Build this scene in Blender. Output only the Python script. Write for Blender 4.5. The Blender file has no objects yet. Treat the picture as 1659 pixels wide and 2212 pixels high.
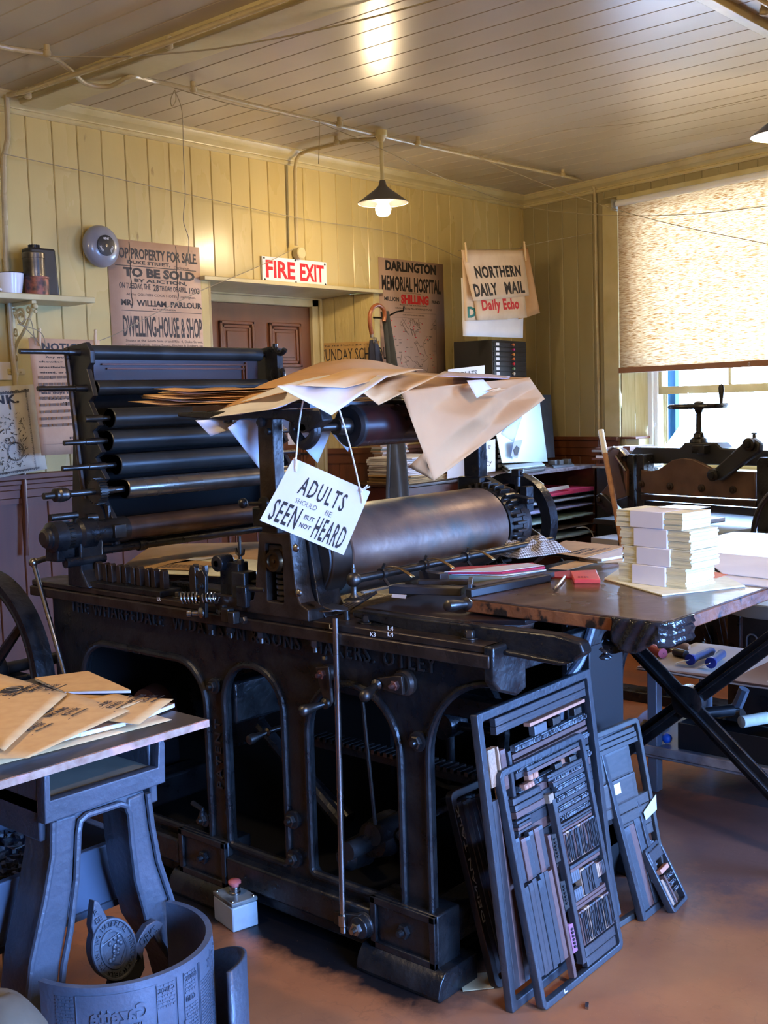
import bpy, bmesh, math, random
import numpy as np
from mathutils import Vector, Matrix, Quaternion
random.seed(7)
S = bpy.context.scene
COL = S.collection
PI = math.pi
# ------------------------------------------------------------------ camera
F_PX, YAW, PITCH, ROLL = 2456.2, 0.847412, 0.0966822, -0.0307387
EYE = np.array([0.0, 0.0, 1.5])
_fw = np.array([math.sin(YAW)*math.cos(PITCH), math.cos(YAW)*math.cos(PITCH), -math.sin(PITCH)])
_r = np.array([math.cos(YAW), -math.sin(YAW), 0.0]); _u = np.cross(_r, _fw)
_c, _s = math.cos(ROLL), math.sin(ROLL)
CAM = np.array([_c*_r+_s*_u, -_s*_r+_c*_u, _fw])
cam_d = bpy.data.cameras.new('camera'); cam = bpy.data.objects.new('camera', cam_d); COL.objects.link(cam)
cam_d.sensor_fit = 'VERTICAL'; cam_d.sensor_height = 36.0; cam_d.lens = 36.0*F_PX/2212
cam_d.clip_start = 0.05; cam_d.clip_end = 200
cam.matrix_world = Matrix(((CAM[0][0], CAM[1][0], -CAM[2][0], 0), (CAM[0][1], CAM[1][1], -CAM[2][1], 0), (CAM[0][2], CAM[1][2], -CAM[2][2], 1.5), (0, 0, 0, 1)))
S.camera = cam
# ------------------------------------------------------------------ exposure, sky
S.view_settings.view_transform = 'Standard'; S.view_settings.look = 'None'
S.view_settings.gamma = 1.0; S.view_settings.use_curve_mapping = False
S.view_settings.exposure = 0.22
W = bpy.data.worlds.new('sky'); S.world = W; W.use_nodes = True
_n = W.node_tree.nodes; _l = W.node_tree.links; _n.clear()
_o = _n.new('ShaderNodeOutputWorld'); _b = _n.new('ShaderNodeBackground'); _t = _n.new('ShaderNodeTexCoord')
_sx = _n.new('ShaderNodeSeparateXYZ'); _cr = _n.new('ShaderNodeValToRGB')
_l.new(_t.outputs['Generated'], _sx.inputs[0]); _l.new(_sx.outputs['Z'], _cr.inputs[0])
_cr.color_ramp.elements[0].position = 0.0; _cr.color_ramp.elements[0].color = (0.55, 0.72, 1.0, 1)
_cr.color_ramp.elements[1].position = 0.6; _cr.color_ramp.elements[1].color = (0.28, 0.50, 1.0, 1)
_l.new(_cr.outputs[0], _b.inputs[0]); _l.new(_b.outputs[0], _o.inputs[0])
_b.inputs[1].default_value = 12.5
# ------------------------------------------------------------------ daylight area lights: two at shut openings behind the camera, one at the window
def area(name, loc, aim, sx, sy, power, color, spread=None):
    d = bpy.data.lights.new(name, 'AREA'); d.shape = 'RECTANGLE'; d.size = sx; d.size_y = sy; d.energy = power; d.color = color
    if spread: d.spread = spread
    o = bpy.data.objects.new(name, d); COL.objects.link(o); o.location = loc
    o.rotation_euler = (Vector(aim)-Vector(loc)).to_track_quat('-Z', 'Y').to_euler(); return o
SKYC = (0.18, 0.40, 1.0)
area('daylight', (4.6, -1.85, 1.25), (2.8, 1.6, 0.1), 2.2, 1.0, 125, SKYC, 1.25)
area('daylight', (1.2, -1.85, 1.25), (1.6, 1.9, 0.1), 1.8, 1.0, 95, SKYC, 1.15)
area('daylight', (7.45, 3.2, 1.33), (4.3, 2.5, 0.2), 1.9, .6, 90, (0.36, 0.58, 1.0), 2.4)

# ------------------------------------------------------------------ helpers
def sight(px, py):
    return CAM.T @ np.array([(px-829.5)/F_PX, -(py-1106)/F_PX, 1.0])
def A(px, py, **k):
    "surveyed point: where the line of sight through a photo pixel meets the plane x=, y= or z="
    (a, v), = k.items(); i = 'xyz'.index(a); r = sight(px, py)
    return Vector(EYE + r*(v-EYE[i])/r[i])
def AN(px, py, P, n):
    r = sight(px, py); n = np.array(n, float); P = np.array(P, float)
    return Vector(EYE + r*((P-EYE)@n)/(r@n))
WA = 0.190793
WC = np.array([7.37, 5.0, 0.0]); WN = np.array([math.cos(WA), -math.sin(WA), 0.0]); WT = np.array([-math.sin(WA), -math.cos(WA), 0.0])
def WP(t, z, off=0.0):
    "point of the window wall: t metres from the corner, off metres into the room"
    P = WC + WT*t - WN*off; return Vector((P[0], P[1], z))
def AW(px, py, off=0.0):
    return AN(px, py, WC - WN*off, WN)

class MB:
    def __init__(s): s.v = []; s.f = []
    def add(s, vs, fs):
        b = len(s.v); s.v += [tuple(v) for v in vs]; s.f += [tuple(b+i for i in f) for f in fs]; return s
    def box(s, x0, x1, y0, y1, z0, z1, M=None):
        vs = [Vector((x, y, z)) for z in (z0, z1) for y in (y0, y1) for x in (x0, x1)]
        if M is not None: vs = [M @ v for v in vs]
        return s.add(vs, [(0, 2, 3, 1), (4, 5, 7, 6), (0, 1, 5, 4), (2, 6, 7, 3), (0, 4, 6, 2), (1, 3, 7, 5)])
    def cbox(s, x0, x1, y0, y1, z0, z1, c=0.003, M=None):
        "box with its top edges chamfered"
        vs = [Vector(p) for p in ((x0, y0, z0), (x1, y0, z0), (x1, y1, z0), (x0, y1, z0), (x0, y0, z1-c), (x1, y0, z1-c), (x1, y1, z1-c), (x0, y1, z1-c), (x0+c, y0+c, z1), (x1-c, y0+c, z1), (x1-c, y1-c, z1), (x0+c, y1-c, z1))]
        if M is not None: vs = [M @ v for v in vs]
        return s.add(vs, [(3, 2, 1, 0), (0, 1, 5, 4), (1, 2, 6, 5), (2, 3, 7, 6), (3, 0, 4, 7), (4, 5, 9, 8), (5, 6, 10, 9), (6, 7, 11, 10), (7, 4, 8, 11), (8, 9, 10, 11)])
    def lathe(s, p, d, prof, n=24):
        "prof = [(distance along axis, radius)]"
        p = Vector(p); d = Vector(d).normalized(); q = d.to_track_quat('Z', 'Y'); e1 = q @ Vector((1, 0, 0)); e2 = q @ Vector((0, 1, 0))
        b = len(s.v); rings = []
        for t, r in prof:
            if r <= 1e-7: s.v.append(tuple(p+d*t)); rings.append([len(s.v)-1])
            else:
                rings.append([len(s.v)+i for i in range(n)])
                for i in range(n):
                    a = 2*PI*i/n; s.v.append(tuple(p+d*t+(e1*math.cos(a)+e2*math.sin(a))*r))
        for A_, B_ in zip(rings, rings[1:]):
            if len(A_) == 1 and len(B_) == 1: continue
            for i in range(n):
                j = (i+1) % n
                if len(A_) == 1: s.f.append((A_[0], B_[j], B_[i]))
                elif len(B_) == 1: s.f.append((A_[i], A_[j], B_[0]))
                else: s.f.append((A_[i], A_[j], B_[j], B_[i]))
        if len(rings[0]) > 1: s.f.append(tuple(reversed(rings[0])))
        if len(rings[-1]) > 1: s.f.append(tuple(rings[-1]))
        return s
    def cyl(s, p0, p1, r, n=20, r1=None):
        p0 = Vector(p0); p1 = Vector(p1); L = (p1-p0).length
        return s.lathe(p0, p1-p0, [(0, r), (L, r if r1 is None else r1)], n)
    def tube(s, pts, r, n=8, closed=False):
        pts = [Vector(p) for p in pts]; m = len(pts); rs = r if isinstance(r, (list, tuple)) else [r]*m
        T = []
        for i in range(m):
            a = pts[(i-1) % m] if (closed or i > 0) else pts[i]; b = pts[(i+1) % m] if (closed or i < m-1) else pts[i]
            T.append((b-a).normalized())
        q = T[0].to_track_quat('Z', 'Y'); e = q @ Vector((1, 0, 0)); rings = []
        for i in range(m):
            if i: e = T[i-1].rotation_difference(T[i]) @ e
            e = (e - T[i]*e.dot(T[i])).normalized(); g = T[i].cross(e); ring = []
            for k in range(n):
                a = 2*PI*k/n; ring.append(len(s.v)); s.v.append(tuple(pts[i]+(e*math.cos(a)+g*math.sin(a))*rs[i]))
            rings.append(ring)
        for i in range(m if closed else m-1):
            X, Y = rings[i], rings[(i+1) % m]
            for k in range(n): j = (k+1) % n; s.f.append((X[k], X[j], Y[j], Y[k]))
        if not closed: s.f.append(tuple(reversed(rings[0]))); s.f.append(tuple(rings[-1]))
        return s
    def prism(s, loop, vec):
        loop = [Vector(p) for p in loop]; vec = Vector(vec); n = len(loop); b = len(s.v)
        nrm = Vector((0, 0, 0))
        for i in range(n): nrm += (loop[i]-loop[0]).cross(loop[(i+1) % n]-loop[0])
        if nrm.dot(vec) > 0: loop = loop[::-1]
        s.v += [tuple(p) for p in loop] + [tuple(p+vec) for p in loop]
        s.f.append(tuple(b+i for i in range(n))); s.f.append(tuple(b+n+i for i in reversed(range(n))))
        for i in range(n): j = (i+1) % n; s.f.append((b+i, b+n+i, b+n+j, b+j))
        return s
    def ball(s, p, r, n=14):
        m = max(5, n//2)
        return s.lathe(Vector(p)-Vector((0, 0, r)), (0, 0, 1), [(r-r*math.cos(PI*i/m), r*math.sin(PI*i/m) if 0 < i < m else 0) for i in range(m+1)], n)
    def nut(s, p, d, r, h):
        return s.lathe(p, d, [(0, r), (h*.8, r), (h, r*.82)], 6)
    def grid(s, fn, nu, nv):
        b = len(s.v)
        for j in range(nv+1):
            for i in range(nu+1): s.v.append(tuple(fn(i/nu, j/nv)))
        for j in range(nv):
            for i in range(nu):
                a = b+j*(nu+1)+i; s.f.append((a, a+1, a+nu+2, a+nu+1))
        return s
    def spring(s, p0, p1, R, r, turns, n=8):
        p0 = Vector(p0); p1 = Vector(p1); d = p1-p0; q = d.to_track_quat('Z', 'Y'); m = turns*10
        return s.tube([p0+d*(i/m)+q @ Vector((R*math.cos(2*PI*i/10), R*math.sin(2*PI*i/10), 0)) for i in range(m+1)], r, n)
    def gear(s, p, d, r, w, teeth, td=None, hole=0.0):
        p = Vector(p); d = Vector(d).normalized(); q = d.to_track_quat('Z', 'Y'); td = td or 2.4*r/teeth
        L = []
        for i in range(teeth):
            for f, rr in ((0, r-td), (.22, r-td), (.3, r), (.62, r), (.7, r-td)):
                a = 2*PI*(i+f)/teeth; L.append(p+q @ Vector((rr*math.cos(a), rr*math.sin(a), 0)))
        return s.prism(L, d*w)

def frame_M(o, u, v):
    u = Vector(u).normalized(); v = Vector(v); v = (v-u*v.dot(u)).normalized(); n = u.cross(v); o = Vector(o)
    return Matrix(((u.x, v.x, n.x, o.x), (u.y, v.y, n.y, o.y), (u.z, v.z, n.z, o.z), (0, 0, 0, 1)))

def acc(o):
    L = Vector((0, 0, 0))
    while o is not None: L += o.location; o = o.parent
    return L
def mesh_of(name, mb, m, ang=35):
    me = bpy.data.meshes.new(name); me.from_pydata(mb.v, [], mb.f); me.materials.append(m)
    if ang:
        me.polygons.foreach_set('use_smooth', [True]*len(me.polygons)); me.update()
        me.set_sharp_from_angle(angle=math.radians(ang))
    return me
def obj(name, mb, m, parent=None, bev=0, ang=35, solid=0, sub=0, stuff=False, label=None):
    off = acc(parent)
    if off.length > 0: mb.v = [(v[0]-off.x, v[1]-off.y, v[2]-off.z) for v in mb.v]
    o = bpy.data.objects.new(name, mesh_of(name, mb, m, ang)); COL.objects.link(o)
    if parent is not None: o.parent = parent
    if solid: md = o.modifiers.new('thick', 'SOLIDIFY'); md.thickness = solid; md.offset = 0
    if sub: md = o.modifiers.new('sub', 'SUBSURF'); md.levels = sub; md.render_levels = sub
    if bev:
        md = o.modifiers.new('bev', 'BEVEL'); md.width = bev; md.segments = 2; md.limit_method = 'ANGLE'; md.angle_limit = math.radians(40)
    if stuff: o['kind'] = 'stuff'
    if label: o['label'] = label
    return o
def tag(o, label, cat, group=None):
    o['label'] = label; o['category'] = cat
    if group: o['group'] = group
    return o
def T(name, label, cat, loc=(0, 0, 0), group=None):
    o = bpy.data.objects.new(name, None); COL.objects.link(o); o.location = loc; o.empty_display_size = .05
    return tag(o, label, cat, group)
def struct(o): o['kind'] = 'structure'; return o
def recenter(o):
    "put a one-mesh thing's origin at the middle of its base"
    me = o.data; vs = [v.co for v in me.vertices]
    c = Vector(((min(v.x for v in vs)+max(v.x for v in vs))/2, (min(v.y for v in vs)+max(v.y for v in vs))/2, min(v.z for v in vs)))
    me.transform(Matrix.Translation(-c)); o.location = Vector(o.location)+c; return o
def single(name, mb, m, label, cat, group=None, **k):
    return recenter(tag(obj(name, mb, m, None, **k), label, cat, group))
def piece(name, me, M, parent):
    "a copy of a shared mesh as a part"
    o = bpy.data.objects.new(name, me); COL.objects.link(o); o.parent = parent
    o.matrix_local = Matrix.Translation(-acc(parent)) @ M
    return o
UNIT = {}
def unit_box(m, c=0.0):
    k = (m.name, c)
    if k not in UNIT:
        mb = MB().box(0, 1, 0, 1, 0, 1) if not c else MB().cbox(0, 1, 0, 1, 0, 1, c)
        UNIT[k] = mesh_of('piece', mb, m, 0)
    return UNIT[k]
def bar(name, m, parent, M, u0, u1, v0, v1, n0, n1, c=0.0):
    return piece(name, unit_box(m, c), M @ Matrix.Translation((u0, v0, n0)) @ Matrix.Diagonal((u1-u0, v1-v0, n1-n0, 1)), parent)
# ------------------------------------------------------------------ materials
MATS = {}
def mat(name, col, rough=.5, metal=0.0, col2=None, scale=8.0, lo=.35, hi=.65, bump=0.0, bscale=None, rvar=0.0, spec=.5, stretch=None, coat=0.0, emit=None, es=0.0, trans=0.0, detail=5.0, col3=None, scale3=2.0, lo3=.5, hi3=.6, jit=False):
    m = bpy.data.materials.new(name); m.use_nodes = True; nt = m.node_tree; N = nt.nodes; L = nt.links
    b = N['Principled BSDF']; MATS[name] = m
    b.inputs['Roughness'].default_value = rough; b.inputs['Metallic'].default_value = metal
    b.inputs['Specular IOR Level'].default_value = spec
    b.inputs['Base Color'].default_value = (*col, 1)
    if coat: b.inputs['Coat Weight'].default_value = coat; b.inputs['Coat Roughness'].default_value = .12
    if trans: b.inputs['Transmission Weight'].default_value = trans
    if emit: b.inputs['Emission Color'].default_value = (*emit, 1); b.inputs['Emission Strength'].default_value = es
    if col2 or bump or rvar:
        tc = N.new('ShaderNodeTexCoord'); mp = N.new('ShaderNodeMapping'); L.new(tc.outputs['Object'], mp.inputs[0])
        if stretch: mp.inputs['Scale'].default_value = stretch
        if jit:
            oi = N.new('ShaderNodeObjectInfo'); ml = N.new('ShaderNodeMath'); ml.operation = 'MULTIPLY'; ml.inputs[1].default_value = 60; L.new(oi.outputs['Random'], ml.inputs[0]); L.new(ml.outputs[0], mp.inputs['Location'])
        nz = N.new('ShaderNodeTexNoise'); nz.inputs['Scale'].default_value = scale; nz.inputs['Detail'].default_value = detail; L.new(mp.outputs[0], nz.inputs[0])
        if col2:
            cr = N.new('ShaderNodeValToRGB'); cr.color_ramp.elements[0].position = lo; cr.color_ramp.elements[1].position = hi
            cr.color_ramp.elements[0].color = (*col, 1); cr.color_ramp.elements[1].color = (*col2, 1)
            L.new(nz.outputs['Fac'], cr.inputs[0]); out = cr.outputs[0]
            if col3:
                n3 = N.new('ShaderNodeTexNoise'); n3.inputs['Scale'].default_value = scale3; n3.inputs['Detail'].default_value = 6; L.new(mp.outputs[0], n3.inputs[0])
                r3 = N.new('ShaderNodeMapRange'); r3.inputs[1].default_value = lo3; r3.inputs[2].default_value = hi3; L.new(n3.outputs['Fac'], r3.inputs[0])
                mx = N.new('ShaderNodeMix'); mx.data_type = 'RGBA'; L.new(r3.outputs[0], mx.inputs[0]); L.new(out, mx.inputs[6]); mx.inputs[7].default_value = (*col3, 1); out = mx.outputs[2]
            L.new(out, b.inputs['Base Color'])
        if rvar:
            mr = N.new('ShaderNodeMapRange'); mr.inputs[3].default_value = max(0, rough-rvar); mr.inputs[4].default_value = min(1, rough+rvar)
            mr.inputs[1].default_value = .3; mr.inputs[2].default_value = .7
            L.new(nz.outputs['Fac'], mr.inputs[0]); L.new(mr.outputs[0], b.inputs['Roughness'])
        if bump:
            nb = nz
            if bscale: nb = N.new('ShaderNodeTexNoise'); nb.inputs['Scale'].default_value = bscale; nb.inputs['Detail'].default_value = 4; L.new(mp.outputs[0], nb.inputs[0])
            bp = N.new('ShaderNodeBump'); bp.inputs['Strength'].default_value = bump; bp.inputs['Distance'].default_value = .01
            L.new(nb.outputs['Fac'], bp.inputs['Height']); L.new(bp.outputs[0], b.inputs['Normal'])
    return m
def srgb(r, g, b):
    f = lambda c: ((c/255+.055)/1.055)**2.4 if c > 10 else c/255/12.92
    return (f(r), f(g), f(b))
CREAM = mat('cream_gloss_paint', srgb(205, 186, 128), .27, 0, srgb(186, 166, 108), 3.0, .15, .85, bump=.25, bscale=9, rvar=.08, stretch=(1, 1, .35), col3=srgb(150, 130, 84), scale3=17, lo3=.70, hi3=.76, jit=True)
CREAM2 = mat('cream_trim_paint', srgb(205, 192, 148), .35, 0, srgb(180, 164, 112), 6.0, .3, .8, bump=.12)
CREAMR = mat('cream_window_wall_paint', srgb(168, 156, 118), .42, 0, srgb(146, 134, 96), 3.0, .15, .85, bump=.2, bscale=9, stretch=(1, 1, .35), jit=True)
CEILM = mat('ceiling_gloss_paint', srgb(184, 170, 146), .28, 0, srgb(166, 153, 132), 1.6, lo=.15, hi=.85, jit=True, detail=3.0)
BROWN = mat('brown_dado_paint', srgb(112, 62, 32), .5, 0, srgb(86, 46, 24), 5.0, bump=.1, stretch=(1, 1, .2))
DOORM = mat('brown_door_paint', srgb(118, 72, 42), .3, 0, srgb(96, 56, 32), 4.0, bump=.06, stretch=(1, 1, .15))
IRON = mat('black_cast_iron', (.010, .010, .011), .34, .25, (.022, .021, .020), 14.0, .4, .75, bump=.22, bscale=60, rvar=.14, spec=.55)
IRONB = mat('brown_oiled_iron', (.028, .018, .013), .38, .45, (.050, .034, .026), 16.0, .4, .7, bump=.15, bscale=70, rvar=.12)
CYLM = mat('worn_cylinder_steel', srgb(146, 118, 98), .38, .5, srgb(104, 80, 68), 5.5, .35, .65, bump=.1, bscale=40, rvar=.12, col3=srgb(96, 98, 92), scale3=4.0, lo3=.5, hi3=.62)
STEEL = mat('bright_steel', (.42, .40, .37), .28, 1.0, (.25, .23, .21), 12.0, bump=.05, rvar=.1)
STEELD = mat('dull_steel', (.13, .12, .11), .36, .95, (.06, .055, .05), 14.0, bump=.08, rvar=.1)
ROLLM = mat('black_ink_roller', (.018, .020, .020), .38, .15, (.034, .036, .034), 3.0, .3, .7, rvar=.1, stretch=(3, 1, 1))
ROLLB = mat('brown_rider_roller', srgb(104, 82, 70), .38, .6, srgb(66, 50, 42), 4.0, .3, .7, rvar=.1, stretch=(3, 1, 1))
ROLLS = mat('steel_rider_roller', srgb(150, 142, 130), .3, .9, srgb(92, 84, 74), 3.0, .3, .7, rvar=.1, stretch=(3, 1, 1))
REDR = mat('stained_wooden_roller', srgb(70, 28, 24), .26, 0, srgb(30, 18, 18), 5.0, .35, .7, bump=.05, rvar=.08, col3=srgb(96, 84, 78), scale3=9, lo3=.62, hi3=.75)
BRASS = mat('brass', (.45, .30, .12), .32, 1.0, (.25, .16, .07), 16, rvar=.1)
FLOORM = None
KRAFT = mat('kraft_paper', srgb(206, 160, 110), .75, 0, srgb(186, 140, 94), 5.0, .3, .75, bump=.25, bscale=9)
KRAFTC = mat('kraft_card', srgb(205, 166, 112), .75, 0, srgb(196, 155, 103), 30.0)
KRAFTL = mat('light_kraft_paper', srgb(222, 184, 134), .75, 0, srgb(204, 162, 112), 6.0, bump=.2, bscale=10)
WHITE = mat('white_paper', srgb(228, 226, 230), .7, 0, srgb(216, 214, 220), 5.0)
CREAMP = mat('ivory_card', srgb(236, 236, 214), .7, 0, srgb(224, 224, 200), 40.0)
IVEDGE = mat('ivory_card_edges', srgb(234, 230, 196), .8, 0, srgb(196, 190, 150), 6.0, .3, .8, stretch=(1, 1, 90))
POSTERM = mat('aged_poster_paper', srgb(206, 172, 142), .75, 0, srgb(186, 150, 120), 6.0, .3, .7, bump=.2, bscale=14, col3=srgb(160, 122, 92), scale3=9, lo3=.62, hi3=.78)
POSTERG = mat('grey_pink_poster_paper', srgb(178, 150, 134), .75, 0, srgb(164, 136, 120), 5.0, .3, .7, bump=.15, bscale=14, stretch=(1, 1, .3))
POSTERY = mat('buff_poster_paper', srgb(196, 158, 98), .75, 0, srgb(178, 140, 84), 6.0)
BILL = mat('pale_newsbill_paper', srgb(224, 200, 172), .75, 0, srgb(208, 180, 150), 6.0, bump=.3, bscale=16)
INKK = mat('black_printing_ink', srgb(40, 36, 36), .6)
INKP = mat('worn_black_ink', srgb(62, 54, 50), .7)
INKR = mat('red_printing_ink', srgb(196, 36, 40), .6)
INKG = mat('green_printing_ink', srgb(30, 110, 104), .6)
INKT = mat('grey_fine_print', srgb(110, 90, 76), .7)
REDP = mat('red_sign_paint', srgb(214, 24, 40), .3)
WOODE = mat('raw_board_edge', srgb(176, 148, 128), .8, 0, srgb(140, 104, 86), 40, .3, .7, bump=.3, bscale=90, col3=srgb(200, 150, 140), scale3=9)
WOODT = mat('dark_table_top', srgb(92, 68, 52), .27, 0, srgb(70, 50, 38), 4.0, .3, .7, bump=.12, bscale=18, rvar=.1, col3=srgb(126, 104, 84), scale3=7, lo3=.56, hi3=.75)
WOODP = mat('worn_table_edge', srgb(140, 82, 44), .5, 0, srgb(104, 60, 34), 12.0, .3, .7, bump=.3, bscale=40, col3=srgb(26, 18, 14), scale3=20, lo3=.55, hi3=.62)
WOODD = mat('dark_stained_wood', srgb(66, 40, 28), .35, 0, srgb(44, 26, 20), 5.0, stretch=(.3, 3, 3), bump=.08)
WOODL = mat('bare_wood', srgb(178, 132, 92), .6, 0, srgb(150, 104, 70), 9.0, stretch=(.3, 3, 3))
TABLEB = mat('dark_bench_board', srgb(70, 62, 52), .45, 0, srgb(54, 46, 38), 5.0, bump=.1)
BLUEI = mat('blue_grey_iron', srgb(76, 80, 90), .42, .1, srgb(58, 62, 70), 9.0, .3, .7, bump=.25, bscale=60, rvar=.1)
FURN = mat('inked_furniture', srgb(66, 62, 64), .4, 0, srgb(44, 42, 44), 8, .3, .7, rvar=.12, bump=.1, stretch=(2, .4, 1))
FURN2 = mat('reddish_furniture', srgb(116, 78, 66), .5, 0, srgb(74, 54, 50), 12, .3, .7)
FURN3 = mat('pale_furniture', srgb(186, 150, 118), .6, 0, srgb(140, 104, 80), 14, .3, .7)
CHASE = mat('chase_iron', srgb(76, 78, 82), .38, .4, srgb(54, 56, 60), 14, .3, .7, rvar=.14, bump=.15, bscale=80)
LEAD = mat('type_metal', srgb(130, 132, 136), .4, .5, srgb(76, 76, 80), 60, .35, .65, bump=.3, bscale=200)
GREYP = mat('grey_machine_paint', srgb(150, 158, 160), .4, 0, srgb(118, 124, 124), 12, .45, .8)
MIDG = mat('grey_enamel', srgb(140, 140, 144), .3, 0, srgb(128, 128, 134), 6, coat=.5)
BLK = mat('satin_black', (.014, .014, .015), .4)
BLKG = mat('gloss_black_wrap', (.01, .01, .012), .16, 0, (.02, .02, .022), 20, bump=.7, bscale=22)
WHT = mat('white_enamel', srgb(232, 234, 236), .2, 0)
PINKR = mat('red_brick_plastic', srgb(206, 60, 56), .45, 0, srgb(214, 84, 64), 14)
MAG = mat('magenta_card', srgb(214, 34, 92), .6)
PINK = mat('pink_card', srgb(226, 74, 120), .6)
REDC = mat('crimson_card', srgb(176, 30, 62), .6)
GREYC = mat('grey_green_card', srgb(140, 150, 136), .65)
STRM = mat('string', srgb(150, 138, 112), .9)
TWINE = mat('white_twine', srgb(226, 220, 204), .9)
PIPEM = mat('painted_conduit', srgb(188, 172, 132), .3, 0, srgb(170, 154, 116), 8, rvar=.08)
PIPEB = mat('brown_painted_conduit', srgb(90, 52, 34), .3)
GALV = mat('galvanised_bracket', srgb(190, 192, 192), .35, .7)
BULB = mat('lit_bulb', (1, .9, .7), .3, emit=(1.0, .86, .60), es=22)
SHADEI = mat('white_shade_inside', srgb(240, 236, 225), .35)
SHADEO = mat('grey_shade_outside', srgb(86, 84, 84), .35)
COATM = mat('grey_cotton', srgb(62, 66, 72), .9, 0, srgb(48, 52, 58), 6, bump=.3)
NAVY = mat('navy_cloth', srgb(24, 30, 56), .7, 0, srgb(16, 20, 40), 6)
CANE = mat('polished_cane', srgb(150, 88, 50), .3, 0, srgb(120, 66, 36), 9)
GALVB = mat('blue_grey_tin', srgb(120, 130, 142), .4, .4)
SHELFW = mat('grey_shelf_paint', srgb(150, 148, 150), .55, 0, srgb(116, 110, 112), 18)
BLUEG = mat('bright_blue_paint', srgb(20, 110, 190), .35)
DEEPSHADE = mat('deep_shade_black', (.006, .006, .006), .9, spec=.2)  # matte black that paints in shade inside the press and behind its rollers

# ------------------------------------------------------------------ lettering
_TXT = {}
def glyphs(body, bold=0.0, shear=0.0, spacing=1.0):
    k = (body, bold, shear, spacing)
    if k not in _TXT:
        c = bpy.data.curves.new('t', 'FONT'); c.body = body; c.size = 1.0; c.offset = bold; c.extrude = .5; c.fill_mode = 'BOTH'; c.resolution_u = 2; c.shear = shear; c.space_character = spacing
        o = bpy.data.objects.new('t', c); COL.objects.link(o)
        dg = bpy.context.evaluated_depsgraph_get(); me = bpy.data.meshes.new_from_object(o.evaluated_get(dg))
        n = len(me.vertices); co = np.zeros(n*3); me.vertices.foreach_get('co', co); co = co.reshape(-1, 3)
        fs = [tuple(p.vertices) for p in me.polygons]; bpy.data.objects.remove(o); bpy.data.meshes.remove(me); bpy.data.curves.remove(c)
        if n: co[:, 0] -= co[:, 0].min(); co[:, 0] /= max(1e-6, co[:, 0].max()); y0, y1 = co[:, 1].min(), co[:, 1].max(); co[:, 1] = (co[:, 1]-y0)/max(1e-6, y1-y0)
        _TXT[k] = (co, fs)
    return _TXT[k]
def letters(mb, M, body, u, v, w, h, d=.0006, bold=0.02, spacing=1.0, flip=False, warp=None):
    "lettering filling the box (u, v, w, h) of the plane M; d is how far it stands off"
    co, fs = glyphs(body, bold, 0.0, spacing)
    if not len(co): return mb
    P = np.empty_like(co); x = 1-co[:, 0] if flip else co[:, 0]
    P[:, 0] = u+x*w; P[:, 1] = v+co[:, 1]*h; P[:, 2] = (co[:, 2]+.5)*d+.0001
    vs = [M @ Vector(p) for p in P] if warp is None else [warp(p) for p in P]
    return mb.add(vs, [f[::-1] for f in fs] if flip else fs)
def rule(mb, M, u, v, w, h=.002, d=.0006): return mb.box(u, u+w, v, v+h, .0001, d, M)
def fineprint(mb, M, u, v, w, h, lines, d=.0005, rnd=None, fill=.5):
    "rows of word-sized strokes for print too small to read"
    rnd = rnd or random.Random(3)
    for i in range(lines):
        y = v+h*(1-(i+1)/lines); x = u
        while x < u+w*.97:
            ww = min(rnd.uniform(.02, .07)*w+.004, u+w-x); mb.box(x, x+ww, y, y+h/lines*fill, .0001, d, M); x += ww+.012*w+.002
    return mb
def sheet(M, w, h, m, name, parent, th=.0012, nu=8, nv=8, curl=None, **k):
    f = curl or (lambda a, b: 0.0)
    return obj(name, MB().grid(lambda a, b: M @ Vector((a*w, b*h, f(a, b))), nu, nv), m, parent, ang=60, solid=th, **k)
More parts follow.
